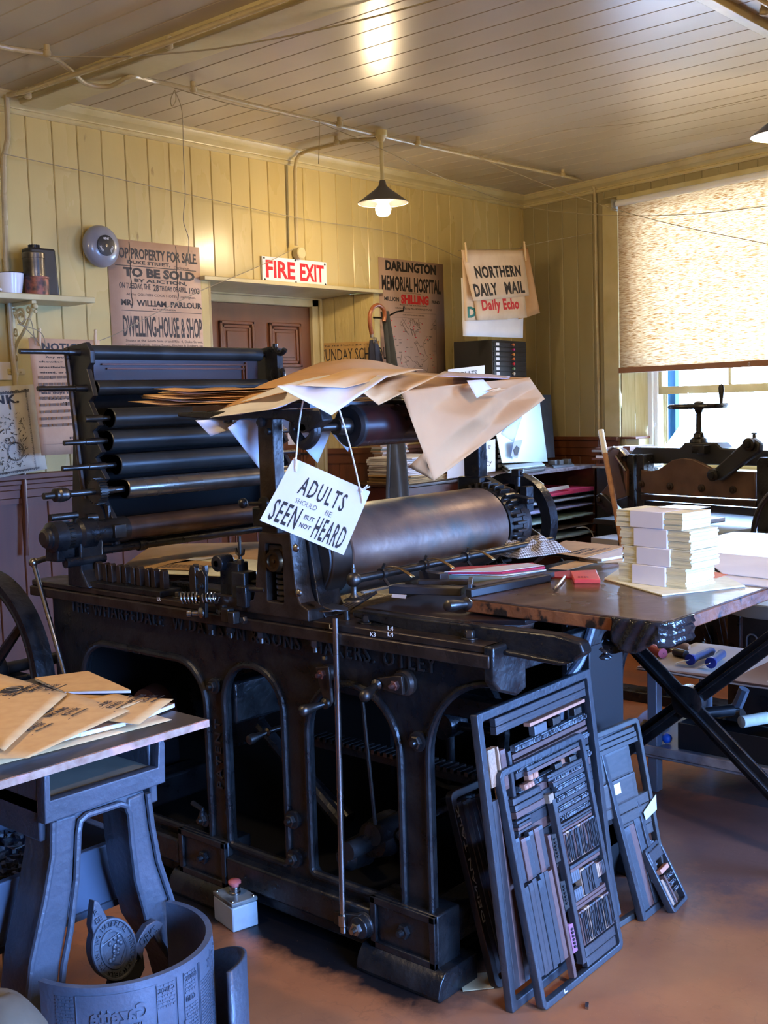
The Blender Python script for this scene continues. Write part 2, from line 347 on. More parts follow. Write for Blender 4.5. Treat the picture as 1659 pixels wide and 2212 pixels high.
# ================================================================== SETTING
def floor_material():
    m = bpy.data.materials.new('worn_brown_floor'); m.use_nodes = True; N = m.node_tree.nodes; L = m.node_tree.links; b = N['Principled BSDF']
    tc = N.new('ShaderNodeTexCoord')
    def noise(sc, det=6, rough=.6, vec=None):
        n = N.new('ShaderNodeTexNoise'); n.inputs['Scale'].default_value = sc; n.inputs['Detail'].default_value = det; n.inputs['Roughness'].default_value = rough
        L.new(vec or tc.outputs['Object'], n.inputs[0]); return n.outputs['Fac']
    def ramp(x, a, c, ca=(0, 0, 0, 1), cb=(1, 1, 1, 1)):
        r = N.new('ShaderNodeValToRGB'); r.color_ramp.elements[0].position = a; r.color_ramp.elements[1].position = c; r.color_ramp.elements[0].color = ca; r.color_ramp.elements[1].color = cb
        L.new(x, r.inputs[0]); return r.outputs[0]
    def mix(f, a, c):
        x = N.new('ShaderNodeMix'); x.data_type = 'RGBA'; L.new(f, x.inputs[0]); L.new(a, x.inputs[6])
        if isinstance(c, tuple): x.inputs[7].default_value = (*c, 1)
        else: L.new(c, x.inputs[7])
        return x.outputs[2]
    def mth(op, a, c=None, cl=False):
        x = N.new('ShaderNodeMath'); x.operation = op; x.use_clamp = cl
        for i, q in enumerate((a, c)):
            if q is None: continue
            if isinstance(q, (int, float)): x.inputs[i].default_value = q
            else: L.new(q, x.inputs[i])
        return x.outputs[0]
    base = ramp(noise(2.2), .35, .7, (*srgb(166, 104, 62), 1), (*srgb(138, 82, 50), 1))
    base = mix(ramp(noise(1.1, 8), .52, .68), base, srgb(118, 90, 74))
    # grime trodden in along the press and under the formes
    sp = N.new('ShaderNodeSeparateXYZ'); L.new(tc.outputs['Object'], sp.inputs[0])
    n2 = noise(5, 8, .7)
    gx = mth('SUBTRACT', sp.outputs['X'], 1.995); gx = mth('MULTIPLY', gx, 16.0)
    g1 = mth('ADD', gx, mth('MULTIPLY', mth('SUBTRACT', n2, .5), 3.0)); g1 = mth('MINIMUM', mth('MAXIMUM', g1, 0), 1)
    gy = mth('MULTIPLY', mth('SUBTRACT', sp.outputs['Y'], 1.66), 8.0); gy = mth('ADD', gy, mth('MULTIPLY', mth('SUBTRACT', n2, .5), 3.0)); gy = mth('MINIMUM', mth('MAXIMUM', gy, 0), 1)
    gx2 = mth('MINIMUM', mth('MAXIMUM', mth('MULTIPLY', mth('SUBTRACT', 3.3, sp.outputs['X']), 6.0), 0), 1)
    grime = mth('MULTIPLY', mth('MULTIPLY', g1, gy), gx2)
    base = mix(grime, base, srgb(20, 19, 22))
    # grey worn patch on the right
    dx = mth('SUBTRACT', sp.outputs['X'], 3.6); dy = mth('SUBTRACT', sp.outputs['Y'], 1.6)
    d2 = mth('ADD', mth('MULTIPLY', dx, mth('MULTIPLY', dx, 1.4)), mth('MULTIPLY', dy, mth('MULTIPLY', dy, 3.0)))
    pt = mth('SUBTRACT', 1.0, d2); pt = mth('ADD', pt, mth('MULTIPLY', mth('SUBTRACT', noise(3.2, 8, .75), .5), 2.2)); pt = mth('MULTIPLY', pt, 1.2); pt = mth('MINIMUM', mth('MAXIMUM', pt, 0), .8)
    base = mix(pt, base, srgb(60, 56, 60))
    # scratches
    w = N.new('ShaderNodeTexWave'); w.inputs['Scale'].default_value = 3.1; w.inputs['Distortion'].default_value = 15; w.inputs['Detail'].default_value = 5; w.inputs['Detail Scale'].default_value = 2.5; L.new(tc.outputs['Object'], w.inputs[0])
    sc = mth('MULTIPLY', ramp(w.outputs['Fac'], .0, .03, (1, 1, 1, 1), (0, 0, 0, 1)), ramp(noise(1.7, 3), .38, .58))
    base = mix(mth('MULTIPLY', sc, .2), base, srgb(44, 34, 30))
    base = mix(ramp(noise(140, 2), .72, .76), base, srgb(170, 130, 100))
    L.new(base, b.inputs['Base Color'])
    rr = N.new('ShaderNodeMapRange'); L.new(noise(3, 6), rr.inputs[0]); rr.inputs[1].default_value = .3; rr.inputs[2].default_value = .7; rr.inputs[3].default_value = .3; rr.inputs[4].default_value = .5; L.new(rr.outputs[0], b.inputs['Roughness'])
    bp = N.new('ShaderNodeBump'); bp.inputs['Strength'].default_value = .18; bp.inputs['Distance'].default_value = .006; L.new(noise(9, 6), bp.inputs['Height']); L.new(bp.outputs[0], b.inputs['Normal'])
    return m
FLOORM = floor_material()
struct(obj('floor', MB().box(-2.2, 8.2, -2.2, 5.6, -.12, 0), FLOORM))
ZC = 3.01
ceiling = struct(obj('ceiling', MB().box(-2.2, 8.4, -2.2, 5.6, ZC+.012, ZC+.12), CEILM))
# ceiling boards run front to back
def vboard(w, L_, t, g=.006):
    "board profile with chamfered long edges, along +y, face down"
    return MB().prism([(0, 0, t), (w, 0, t), (w, 0, g), (w-g, 0, 0), (g, 0, 0), (0, 0, g)], (0, L_, 0))
cb = mesh_of('board', vboard(.1635, 7.2, .016, .0035), CEILM, 0)
x = 3.442-.1655*30
while x < 7.9:
    if x > -.6: piece('board', cb, Matrix.Translation((x+.001, -2.1, ZC)), ceiling)
    x += .1655
# back wall: slab with the door recess, faced with vertical boards
RX0, RX1, RZ = 4.235, 5.625, 2.205
wb = MB().box(-2.2, RX0, 5.018, 5.2, 0, 3.1).box(RX1, 7.6, 5.018, 5.2, 0, 3.1).box(RX0, RX1, 5.018, 5.2, RZ+.02, 3.1)
wall_back = struct(obj('wall_back', wb, CREAM2))
PIT = .14462
def wallboard(z0, z1, m, w=PIT):
    g = .004
    return mesh_of('board', MB().prism([(0, .018, z0), (w-.0025, .018, z0), (w-.0025, g, z0), (w-.0025-g, 0, z0), (g, 0, z0), (0, g, z0)], (0, 0, z1-z0)), m, 0)
hi = wallboard(1.20, 2.95, CREAM); lowb = wallboard(0.12, 1.10, BROWN); over = wallboard(RZ+.02, 2.95, CREAM)
k = -28
while 3.132+k*PIT < 7.36:
    x0 = 3.132+k*PIT; w = min(PIT, 7.372-x0)
    if x0 > -.9:
        M = Matrix.Translation((x0, 5.0, 0)) @ Matrix.Diagonal((w/PIT, 1, 1, 1))
        if x0+w > RX0+.01 and x0 < RX1-.01:
            piece('board', over, M, wall_back)
            for a, b in ((x0, min(x0+w, RX0)), (max(x0, RX1), x0+w)):
                if b-a > .02:
                    mw = Matrix.Translation((a, 5.0, 0)) @ Matrix.Diagonal(((b-a)/PIT, 1, 1, 1))
                    piece('board', wallboard(1.20, RZ+.02, CREAM), mw, wall_back); piece('board', lowb, mw, wall_back)
        else:
            piece('board', hi, M, wall_back); piece('board', lowb, M, wall_back)
    k += 1
# recess: head, splayed sides with boards, door frame and door
rec = MB().prism([(RX0, 5.018, RZ+.02), (RX1, 5.018, RZ+.02), (5.44, 5.36, RZ-.03), (4.42, 5.36, RZ-.03)], (0, 0, .04))
rec.box(4.1, 5.8, 5.37, 5.42, 0, 2.3)
struct(obj('recess_lining', rec, CREAM2))
for sx, xa, xb in ((1, RX1, 5.445), (-1, RX0, 4.415)):
    w3 = struct(obj('wall_recess_right' if sx > 0 else 'wall_recess_left', MB().prism([(xa, 5.018, 0), (xb, 5.37, 0), (xb+sx*.03, 5.37, 0), (xa+sx*.03, 5.018, 0)], (0, 0, RZ)), CREAM2))
    u = (Vector((xb, 5.36, 0))-Vector((xa, 5.0, 0))); Lu = u.length
    for i in range(3):
        a = Vector((xa, 5.0, 0))+u*(i/3); M = frame_M(a, u, (0, 0, 1))
        for z0, z1, mm in ((1.2, RZ, CREAM), (.12, 1.1, BROWN)):
            n0, n1 = ((-.002, .010) if sx < 0 else (-.010, .002))
            piece('board', unit_box(mm, .03), M @ Matrix.Translation((.0015, z0, n0)) @ Matrix.Diagonal((Lu/3-.003, z1-z0, n1-n0, 1)), w3)
    mr = MB()
    for zz0, zz1, pr_ in ((1.165, 1.2, .03), (1.10, 1.165, .018)):
        mr.box(0, Lu, zz0, zz1, *((0, pr_) if sx < 0 else (-pr_, 0)), M=frame_M((xa, 5.0, 0), u, (0, 0, 1)))
    struct(obj('trim_recess_rail', mr, BROWN))
struct(obj('trim_door_ledge', MB().cbox(4.17, 5.67, 4.955, 5.03, RZ, RZ+.024), CREAM2, bev=.003))
fr = MB()
for a, b, c, d in ((4.42, 4.5, 0, 2.2), (5.365, 5.445, 0, 2.2), (4.42, 5.445, 2.13, 2.2)):
    fr.box(a, b, 5.31, 5.37, c, d)
for a, b, c, d in ((4.42, 4.445, 0, 2.2), (5.42, 5.445, 0, 2.2), (4.42, 5.445, 2.175, 2.2)):
    fr.box(a, b, 5.29, 5.31, c, d)
struct(obj('door_frame', fr, CREAM2, bev=.006))
door = struct(obj('door_1', MB().box(4.5, 5.365, 5.335, 5.365, .01, 2.13), DOORM, bev=.002))
for px0, px1 in ((4.58, 4.86), (4.99, 5.27)):
    for z0, z1 in ((1.74, 2.02), (1.05, 1.62), (.2, .85)):
        mb = MB()
        for k_, (o_, y_) in enumerate(((0, 5.318), (.022, 5.326))):
            for a, b, c, d in ((px0+o_, px1-o_, z1-o_-.02, z1-o_), (px0+o_, px1-o_, z0+o_, z0+o_+.02), (px0+o_, px0+o_+.02, z0+o_, z1-o_), (px1-o_-.02, px1-o_, z0+o_, z1-o_)):
                mb.box(a, b, y_, 5.336, c, d)
        f_ = obj('panel_moulding', mb, DOORM, door, bev=.004)
        obj('door_panel', MB().cbox(px0+.045, px1-.045, z0+.045, z1-.045, 0, .008, .006, M=Matrix.Identity(4)) if False else MB().box(px0+.06, px1-.06, 5.327, 5.336, z0+.06, z1-.06), DOORM, door, bev=.003)
dh = obj('door_handle', MB().lathe((5.31, 5.335, 1.02), (0, -1, 0), [(0, .025), (.006, .025), (.008, .01), (.04, .01), (.045, .022), (.06, .026), (.075, .02), (.08, 0)], 18), BRASS, door)
bl = MB().box(5.02, 5.3, 5.312, 5.32, 1.17, 1.185)
obj('push_bar', bl, STEEL, door)
single('door_notice', MB().box(0, .078, 5.3255, 5.3265, 0, .125, M=Matrix.Translation((5.115, 0, 1.24))), WHITE, 'small white card fixed to the brown door', 'notice')
# dado rail and crown moulding
def along_back(name, prof, m, x0, x1, y=5.0):
    mb = MB().prism([(x0, y-p, z) for p, z in prof], (x1-x0, 0, 0)); return struct(obj(name, mb, m, ang=20))
railp = [(0, 1.06), (.012, 1.06), (.012, 1.085), (.022, 1.09), (.022, 1.125), (.028, 1.13), (.028, 1.15), (.036, 1.155), (.036, 1.172), (.050, 1.18), (.050, 1.2), (0, 1.205)]
along_back('trim_rail_left', railp, BROWN, -2.2, RX0); along_back('trim_rail_right', railp, BROWN, RX1, 7.36)
along_back('baseboard_back', [(0, 0), (.02, 0), (.02, .12), (.01, .135), (0, .135)], BROWN, -2.2, RX0)
along_back('baseboard_back', [(0, 0), (.02, 0), (.02, .12), (.01, .135), (0, .135)], BROWN, RX1, 7.36)
crown = [(0, 2.925), (.012, 2.925), (.020, 2.932), (.020, 2.944), (.012, 2.95), (.014, 2.955), (.03, 2.968), (.05, 2.975), (.066, 2.99), (.072, 3.0), (.08, 3.0), (.08, 3.013), (0, 3.013)]
along_back('trim_crown_back', crown, CREAM2, -2.2, 7.37)
mb = MB().prism([WP(0, z, p) for p, z in crown], Vector(WT)*7.2); struct(obj('trim_crown_right', mb, CREAM2, ang=20))
# window wall
T0, T1 = .955, 3.10; ZS, ZH = 1.19, 2.83      # opening in the wall
ZS2 = .98
def wbox(mb, t0, t1, o0, o1, z0, z1):
    return mb.prism([WP(t0, z0, o0), WP(t1, z0, o0), WP(t1, z0, o1), WP(t0, z0, o1)], (0, 0, z1-z0))
wr = MB(); wbox(wr, -.2, T0, -.3, -.018, 0, 3.1); wbox(wr, T1, 7.4, -.3, -.018, 0, 3.1); wbox(wr, T0, T1, -.3, -.018, 0, ZS2); wbox(wr, T0, T1, -.3, -.018, ZH, 3.1)
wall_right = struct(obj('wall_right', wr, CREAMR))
MW = frame_M((0, 0, 0), (1, 0, 0), (0, 1, 0))
def wframe(t, z=0.0):   # local x along the wall toward us, y up, z into the room
    return frame_M(WP(t, z), -Vector(WT), (0, 0, 1)) @ Matrix.Identity(4)
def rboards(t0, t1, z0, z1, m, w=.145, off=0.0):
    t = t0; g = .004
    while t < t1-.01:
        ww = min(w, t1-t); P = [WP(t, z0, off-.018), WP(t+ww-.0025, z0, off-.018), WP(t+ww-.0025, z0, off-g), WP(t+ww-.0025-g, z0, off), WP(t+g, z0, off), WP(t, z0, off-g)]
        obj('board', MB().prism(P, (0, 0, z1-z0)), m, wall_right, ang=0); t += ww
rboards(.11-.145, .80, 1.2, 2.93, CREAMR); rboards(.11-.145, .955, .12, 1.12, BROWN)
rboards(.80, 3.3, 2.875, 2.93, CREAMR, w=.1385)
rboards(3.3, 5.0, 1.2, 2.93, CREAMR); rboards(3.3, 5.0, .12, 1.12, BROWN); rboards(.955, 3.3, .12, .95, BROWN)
mb = MB()
for z0, z1, p in ((1.06, 1.12, .014), (1.12, 1.175, .022), (1.175, 1.2, .04)): wbox(mb, 0, .93, 0, p, z0, z1)
struct(obj('trim_rail_window', mb, BROWN, bev=.003))
mb = MB(); wbox(mb, .80, .94, 0, .02, 1.2, 2.875); wbox(mb, .80, 3.3, 0, .02, 2.83, 2.876); wbox(mb, 3.12, 3.25, 0, .02, .98, 2.83)
struct(obj('trim_window_casing', mb, CREAM2, bev=.004))
# window reveal boards, sashes and blind
win = struct(obj('window_1', (lambda m_: (wbox(m_, .94, 1.0, -.2, -.15, .98, 2.84), m_)[1])(MB()), CREAM2))
for i in range(2):
    a = WP(.945, 1.2, -.002-.0); u = WP(1.055, 1.2, -.16)-WP(.945, 1.2, 0)
    M = frame_M(WP(.945, 1.2, 0)+u*(i*.5), u, (0, 0, 1))
    piece('board', unit_box(CREAM2, .03), M @ Matrix.Translation((0, 0, -.012)) @ Matrix.Diagonal((u.length*.5-.002, 1.64, .012, 1)), win)
obj('reveal_sill', wbox(MB(), .94, 1.08, -.2, .015, 1.185, 1.2), BROWN, win, bev=.003)
obj('reveal_apron', wbox(MB(), .955, 1.07, -.17, -.03, .98, 1.185), CREAM2, win)
fr = MB(); wbox(fr, 1.06, 1.10, -.2, -.14, .98, 2.84); wbox(fr, 1.10, 1.13, -.2, -.16, .98, 2.84); wbox(fr, 3.0, 3.1, -.2, -.14, .98, 2.84); wbox(fr, 1.06, 3.1, -.2, -.14, 2.76, 2.84)
obj('window_frame', fr, WHT, win, bev=.004)
up = MB(); wbox(up, 1.13, 3.0, -.21, -.175, 1.49, 1.545); wbox(up, 1.13, 1.155, -.21, -.175, 1.49, 2.76)
for tt in (1.70, 2.34): wbox(up, tt, tt+.022, -.205, -.18, 1.545, 2.76)
obj('upper_sash', up, CREAM2, win, bev=.004)
lo_ = MB(); wbox(lo_, 1.13, 3.0, -.25, -.215, .98, 1.04); wbox(lo_, 1.13, 1.15, -.25, -.215, 1.04, 1.52)
obj('lower_sash', lo_, CREAM2, win, bev=.004)
obj('blue_outer_frame', wbox(MB(), 1.135, 1.20, -.31, -.27, .9, 2.8), BLUEG, win)
obj('window_sill', wbox(MB(), .955, 3.1, -.24, .06, .955, .982), CREAM2, win, bev=.005)
GL = mat('window_glass', (1, 1, 1), .0, trans=1.0); GL.node_tree.nodes['Principled BSDF'].inputs['IOR'].default_value = 1.02
obj('pane', wbox(MB(), 1.13, 3.0, -.196, -.192, 1.52, 2.78), GL, win); obj('pane', wbox(MB(), 1.13, 3.0, -.236, -.232, 1.0, 1.5), GL, win)
obj('sash_cord', MB().tube([WP(1.40, 1.50, -.15), WP(1.40, 1.36, -.15)], .004, 6), WHT, win)
# translucent blind
bm = bpy.data.materials.new('translucent_blind'); bm.use_nodes = True; N = bm.node_tree.nodes; L = bm.node_tree.links; N.clear()
o_ = N.new('ShaderNodeOutputMaterial'); df = N.new('ShaderNodeBsdfDiffuse'); tl = N.new('ShaderNodeBsdfTranslucent'); mx = N.new('ShaderNodeMixShader'); mx.inputs[0].default_value = .6
tc = N.new('ShaderNodeTexCoord'); mp = N.new('ShaderNodeMapping'); mp.inputs['Scale'].default_value = (22, 22, 330); nz = N.new('ShaderNodeTexNoise'); nz.inputs['Scale'].default_value = 1.0; nz.inputs['Detail'].default_value = 3
cr = N.new('ShaderNodeValToRGB'); cr.color_ramp.elements[0].position = .36; cr.color_ramp.elements[1].position = .56
cr.color_ramp.elements[0].color = (*srgb(206, 168, 120), 1); cr.color_ramp.elements[1].color = (*srgb(255, 240, 214), 1)
L.new(tc.outputs['Object'], mp.inputs[0]); L.new(mp.outputs[0], nz.inputs[0]); L.new(nz.outputs['Fac'], cr.inputs[0]); L.new(cr.outputs[0], df.inputs[0]); L.new(cr.outputs[0], tl.inputs[0])
L.new(df.outputs[0], mx.inputs[1]); L.new(tl.outputs[0], mx.inputs[2]); L.new(mx.outputs[0], o_.inputs[0])
bl = T('roller_blind', 'pale brown translucent roller blind pulled most of the way down the window', 'blind', WP(1.9, 1.66, .03))
obj('blind_fabric', MB().grid(lambda a, b: WP(.96+a*2.2, 1.68+b*1.12, .035), 12, 8), bm, bl, ang=60, solid=.001)
obj('bottom_bar', wbox(MB(), .955, 3.16, .025, .045, 1.648, 1.686), mat('blind_bar_wood', srgb(150, 104, 70), .5), bl, bev=.003)
obj('roller_tube', MB().cyl(WP(.96, 2.815, .045), WP(3.16, 2.815, .045), .022), WHT, bl)
obj('roller_bracket', wbox(wbox(MB(), .935, .948, .02, .08, 2.77, 2.845), .935, .99, .02, .03, 2.80, 2.845), GALV, bl)
obj('pull_eye', MB().tube([WP(2.02, 1.665, .05)+Vector((0, 0, .008*math.sin(a))) - Vector(WT)*(.008*math.cos(a)) for a in np.linspace(0, 2*PI, 9)], .002, 6), GALV, bl)
# remaining walls (out of view): left and front, the front one with two window openings shut by opaque panels
wl = MB().box(-2.2, -2.1, -2.2, 5.2, 0, 3.1); struct(obj('wall_left', wl, CREAM))
wf = MB().box(-2.2, 8.2, -2.2, -1.9, 0, .95).box(-2.2, 8.2, -2.2, -1.9, 2.6, 3.1).box(-2.2, .2, -2.2, -1.9, .95, 2.6).box(2.2, 3.4, -2.2, -1.9, .95, 2.6).box(5.8, 8.2, -2.2, -1.9, .95, 2.6)
struct(obj('wall_front', wf, CREAM))
for k_, (a, b) in enumerate(((.2, 2.2), (3.4, 5.8))): struct(obj('window_%d' % (k_+2), MB().box(a, b, -2.12, -2.08, .95, 2.6), CREAM2))  # opaque panels added in the unseen openings to keep sky light out
# ceiling beam, trunking
bmn = MB().box(3.06, 3.235, -2, 4.93, ZC-.055, ZC+.01).box(3.045, 3.09, -2, 4.93, ZC-.03, ZC+.01); struct(obj('trim_ceiling_beam', bmn, CREAM2, bev=.006))
struct(obj('trim_ceiling_batten', MB().box(3.4, 7.0, 1.98, 2.03, ZC-.035, ZC+.005), CREAM2, bev=.003))
# ================================================================== CONDUITS, LAMPS, STRINGS
def conduit(name, pts, label, m=PIPEM, r=.011, clips=(), dn=(0, 0, 1)):
    t = T(name, label, 'pipe', pts[0])
    obj('tube', MB().tube(pts, r, 10), m, t)
    for c in clips:
        c = Vector(c); d = Vector(dn)
        obj('clip', MB().cyl(c, c+d*.035, .012, 10).lathe(c-d*.016, d, [(0, .008), (.006, .017), (.026, .017), (.03, .01)], 12), m, t)
    return t
def smooth(pts, n=8):
    P = [Vector(p) for p in pts]; out = []
    for i in range(len(P)-1):
        p0, p1, p2, p3 = P[max(i-1, 0)], P[i], P[i+1], P[min(i+2, len(P)-1)]
        for k in range(n):
            t = k/n; out.append(.5*((2*p1)+(p2-p0)*t+(2*p0-5*p1+4*p2-p3)*t*t+(3*p1-p0-3*p2+p3)*t**3))
    return out+[P[-1]]
zc = ZC-.035
main = smooth([A(-140, 60, z=zc), A(0, 100, z=zc), A(100, 118, z=zc), A(150, 150, z=2.955), A(185, 180, z=2.938), A(235, 187, z=2.935), A(285, 165, z=2.95), A(330, 175, z=zc), A(400, 190, z=zc), A(600, 240, z=zc), A(823, 294, z=zc), A(1030, 340, z=zc), A(1216, 380, z=zc)])+[AW(1262, 389, .05), AW(1276, 394, .03), AW(1284, 408, .025), AW(1286, 440, .022), AW(1288, 600, .022), AW(1293, 842, .022), AW(1294, 942, .022)]
conduit('ceiling_conduit', main, 'cream painted conduit running across the ceiling and bending down beside the window', clips=[A(102, 116, z=zc), A(417, 193, z=zc), A(733, 268, z=zc), A(903, 309, z=zc), A(1216, 378, z=zc)])
conduit('wall_conduit', [AW(1294, 942, .022), AW(1296, 1040, .022)], 'brown painted lower length of conduit beside the shelving rack', PIPEB)
y_ = 4.93
conduit('door_conduit', [A(823, 300, z=zc)+Vector((0, .0, 0)), A(760, 303, z=zc), A(665, 325, z=2.975), A(648, 333, y=y_-.02), A(640, 346, y=y_), A(637, 370, y=y_), A(640, 530, y=y_)], 'cream conduit dropping from the ceiling to the round box over the fire exit sign', clips=[A(727, 308, z=zc)])
jb = T('junction_box', 'round cream junction box just above the fire exit sign', 'box', A(643, 547, y=y_))
obj('body', MB().lathe(A(641, 548, y=4.99), (0, -1, 0), [(0, .036), (.04, .036), (.045, .03), (.046, 0)], 24), CREAM2, jb)
conduit('beam_conduit', [A(18, 205, z=ZC-.05), A(55, 197, z=ZC-.075), A(205, 146, z=ZC-.075), A(360, 92, z=ZC-.075), A(620, -5, z=ZC-.075)], 'thin cream pipe fixed along the ceiling beam', r=.012, clips=[A(60, 206, z=ZC-.07), A(365, 98, z=ZC-.07)])
conduit('left_conduit', [A(14, 204, y=4.93), A(16, 250, y=4.95), A(17, 300, y=4.95), A(8, 340, y=4.96), A(9, 420, y=4.96), A(13, 560, y=4.965), A(27, 760, y=4.965), A(50, 1012, y=4.965)], 'cream vertical pipe at the left edge running behind the shelf bracket', r=.013, clips=[])
conduit('left_conduit', [A(50, 1012, y=4.965), A(56, 1120, y=4.965), A(57, 1200, y=4.96)], 'brown painted lower length of the pipe at the left', PIPEB, r=.013)
tp = conduit('batten_conduit', [A(1560, -20, z=ZC-.03)+Vector((0, -.06, 0)), A(1560, -20, z=ZC-.03)+Vector((1.6, -.06, 0))], 'cream conduit beside the ceiling batten at the top right corner', clips=[A(1650, 25, z=ZC-.03)])
sc_ = T('pipe_saddle', 'small cream saddle clip holding the left pipe', 'clip', A(34, 803, y=4.96)); mbs = MB().box(-.045, .045, -.006, .0, -.014, .014, M=Matrix.Translation(A(34, 803, y=4.985))); obj('strap', mbs, CREAM2, sc_, bev=.003)
obj('screw', MB().ball(A(22, 801, y=4.977), .005, 8), CREAM2, sc_); obj('screw', MB().ball(A(46, 804, y=4.977), .005, 8), CREAM2, sc_)

def lamp(P, zshade, label, rose=True, E=24):
    P = Vector(P); t = T('pendant_lamp', label, 'lamp', (P.x, P.y, zshade))
    if rose: obj('ceiling_fitting', MB().lathe(P+Vector((0, 0, .02)), (0, 0, -1), [(0, .034), (.03, .034), (.045, .022), (.06, .016)], 20), CREAM2, t)
    obj('stem', MB().cyl(P, (P.x, P.y, zshade+.125), .011, 12), CREAM2, t)
    obj('shade', MB().lathe((P.x, P.y, zshade), (0, 0, 1), [(0, .142), (.004, .142), (.075, .045), (.095, .024), (.125, .016), (.13, 0)], 40), SHADEO, t)
    s2 = MB().lathe((P.x, P.y, zshade-.001), (0, 0, 1), [(0, .139), (.065, .045), (.066, 0)], 40); s2.f = [f for f in s2.f if len(f) < 30]
    obj('shade_lining', s2, SHADEI, t)
    obj('bulb', MB().lathe((P.x, P.y, zshade+.04), (0, 0, -1), [(0, .014), (.03, .016), (.05, .034), (.07, .044), (.092, .042), (.108, .028), (.114, 0)], 24), BULB, t)
    d = bpy.data.lights.new('bulb_light', 'POINT'); d.energy = E; d.color = (1, .74, .42); d.shadow_soft_size = .045
    o = bpy.data.objects.new('bulb_light', d); COL.objects.link(o); o.parent = t; o.location = (0, 0, -.10)
lamp(A(823, 290, z=zc), 2.60, 'lit pendant lamp with grey conical shade hanging in front of the back wall')
lamp(Vector((4.95, 2.0, ZC-.02)), 2.59, 'lit pendant lamp cut by the right edge near the window')
lamp(Vector((1.0, 2.6, ZC-.02)), 2.6, 'unseen pendant lamp added at the left to warm the wall and rollers', E=50); lamp(Vector((2.1, -.1, ZC-.02)), 2.6, 'unseen pendant lamp added behind the camera to warm the sign and floor', E=85)  # both lamps added out of view to warm the left side and foreground

def string(pts, label, m=STRM, r=.0022, n=8, sm=True, group=None):
    o = obj('string', MB().tube(smooth(pts, n) if sm else pts, r, 5), m); tag(o, label, 'string', group); return o
string([A(8, 332, y=4.88), A(250, 385, y=4.88), A(640, 470, y=4.88), A(860, 505, y=4.88), A(1000, 560, y=4.85)], 'thin string running from the left pipe across the cream boards past the door conduit')
string([A(376, 190, z=zc-.01), A(520, 230, z=2.9), A(690, 262, z=zc-.01)], 'short string looped under the conduit between the two hanging cords')
string([A(690, 265, z=zc-.01), A(820, 320, y=4.2), A(960, 385, y=4.3), A(1131, 445, y=4.5), A(1300, 464, x=6.4), A(1480, 463, x=6.1), A(1659, 445, x=5.8), A(1800, 430, x=5.6)], 'long fraying string sagging from the conduit past the room corner and across the blind')
string([A(1022, 336, z=zc-.01), A(1160, 392, y=4.05), A(1290, 440, x=6.4), A(1450, 484, x=6.2), A(1659, 527, x=6.0), A(1800, 555, x=5.8)], 'string running down from the conduit across the middle of the blind')
string([A(110, 122, z=2.95), A(250, 122, z=2.93), A(450, 107, z=2.93), A(650, 72, z=2.93), A(800, 38, z=2.93), A(960, -6, z=2.93)], 'thick pale rope crossing the ceiling beside the beam', STRM, .0035)
string([A(377, 195, z=zc-.01), A(393, 240, y=4.3), A(396, 330, y=4.3), A(400, 420, y=4.3), A(396, 475, y=4.3), A(408, 520, y=4.3), A(402, 575, y=4.3)], 'loose string hanging from the conduit in front of the auction poster')
string([A(377, 195, z=zc-.01), A(369, 215, y=4.3), A(372, 230, y=4.3), A(380, 215, y=4.3), A(378, 195, z=zc-.01)], 'small string loop tied under the conduit')
string([A(690, 258, z=zc-.01), A(690, 300, y=4.28), A(688, 354, y=4.28)], 'short cord end hanging from the conduit left of the lamp')
string([A(66, 728, y=4.8), A(110, 733, y=4.8), A(210, 737, y=4.8), A(330, 680, y=4.82), A(430, 630, y=4.85), A(560, 575, y=4.88), A(640, 535, y=4.92)], 'string line from the shelf bracket rising to the box over the fire exit sign')
string([A(990, 541, y=4.62), A(1120, 537, y=4.60), A(1137, 530, y=4.57), A(1283, 503, x=7.2)], 'string line tied to the conduit holding the pegged news bills')
string([A(1030, 340, z=2.995), A(1200, 285, z=2.995), A(1400, 262, z=2.995), A(1659, 205, z=2.995)], 'thin string slack against the ceiling boards above the right wall', r=.0015)
for i, (a, b, c) in enumerate((((90, 720), (100, 770), (60, 800)), ((66, 690), (76, 745), (70, 770)), ((80, 735), (94, 765), (108, 780)))):
    string([A(38+i*4, 700, y=4.76), A(*a, y=4.76), A(*b, y=4.76)], ['frayed string end hanging lowest from the shelf bracket', 'frayed string end hanging closest to the shelf bracket', 'frayed string end straying onto the notice'][i])
# ================================================================== THE PRESS
press = T('printing_press', 'large black cast-iron cylinder printing press filling the middle of the room', 'printing press', (2.6, 2.4, 0))
def P_(name, mb, m, parent=press, **k): return obj(name, mb, m, parent, **k)
XS = 2.15
def plate2d(name, outer, holes, M, thick, bevel, m, parent):
    "cast plate with holes and softened edges; outlines are in the plane of M"
    c = bpy.data.curves.new('p', 'CURVE'); c.dimensions = '2D'; c.fill_mode = 'BOTH'; c.extrude = thick/2-bevel; c.bevel_depth = bevel; c.bevel_resolution = 2; c.offset = -bevel
    for L_ in [outer]+holes:
        sp = c.splines.new('POLY'); sp.points.add(len(L_)-1); sp.use_cyclic_u = True
        for i, (a, b) in enumerate(L_): sp.points[i].co = (a, b, 0, 1)
    o = bpy.data.objects.new('p', c); COL.objects.link(o); dg = bpy.context.evaluated_depsgraph_get()
    me = bpy.data.meshes.new_from_object(o.evaluated_get(dg)); bpy.data.objects.remove(o); bpy.data.curves.remove(c)
    me.transform(Matrix.Translation(-acc(parent)) @ M @ Matrix.Translation((0, 0, -thick/2))); me.materials.clear(); me.materials.append(m); me.name = name
    me.polygons.foreach_set('use_smooth', [True]*len(me.polygons)); me.update(); me.set_sharp_from_angle(angle=math.radians(30))
    ob = bpy.data.objects.new(name, me); COL.objects.link(ob)
    if parent: ob.parent = parent
    return ob
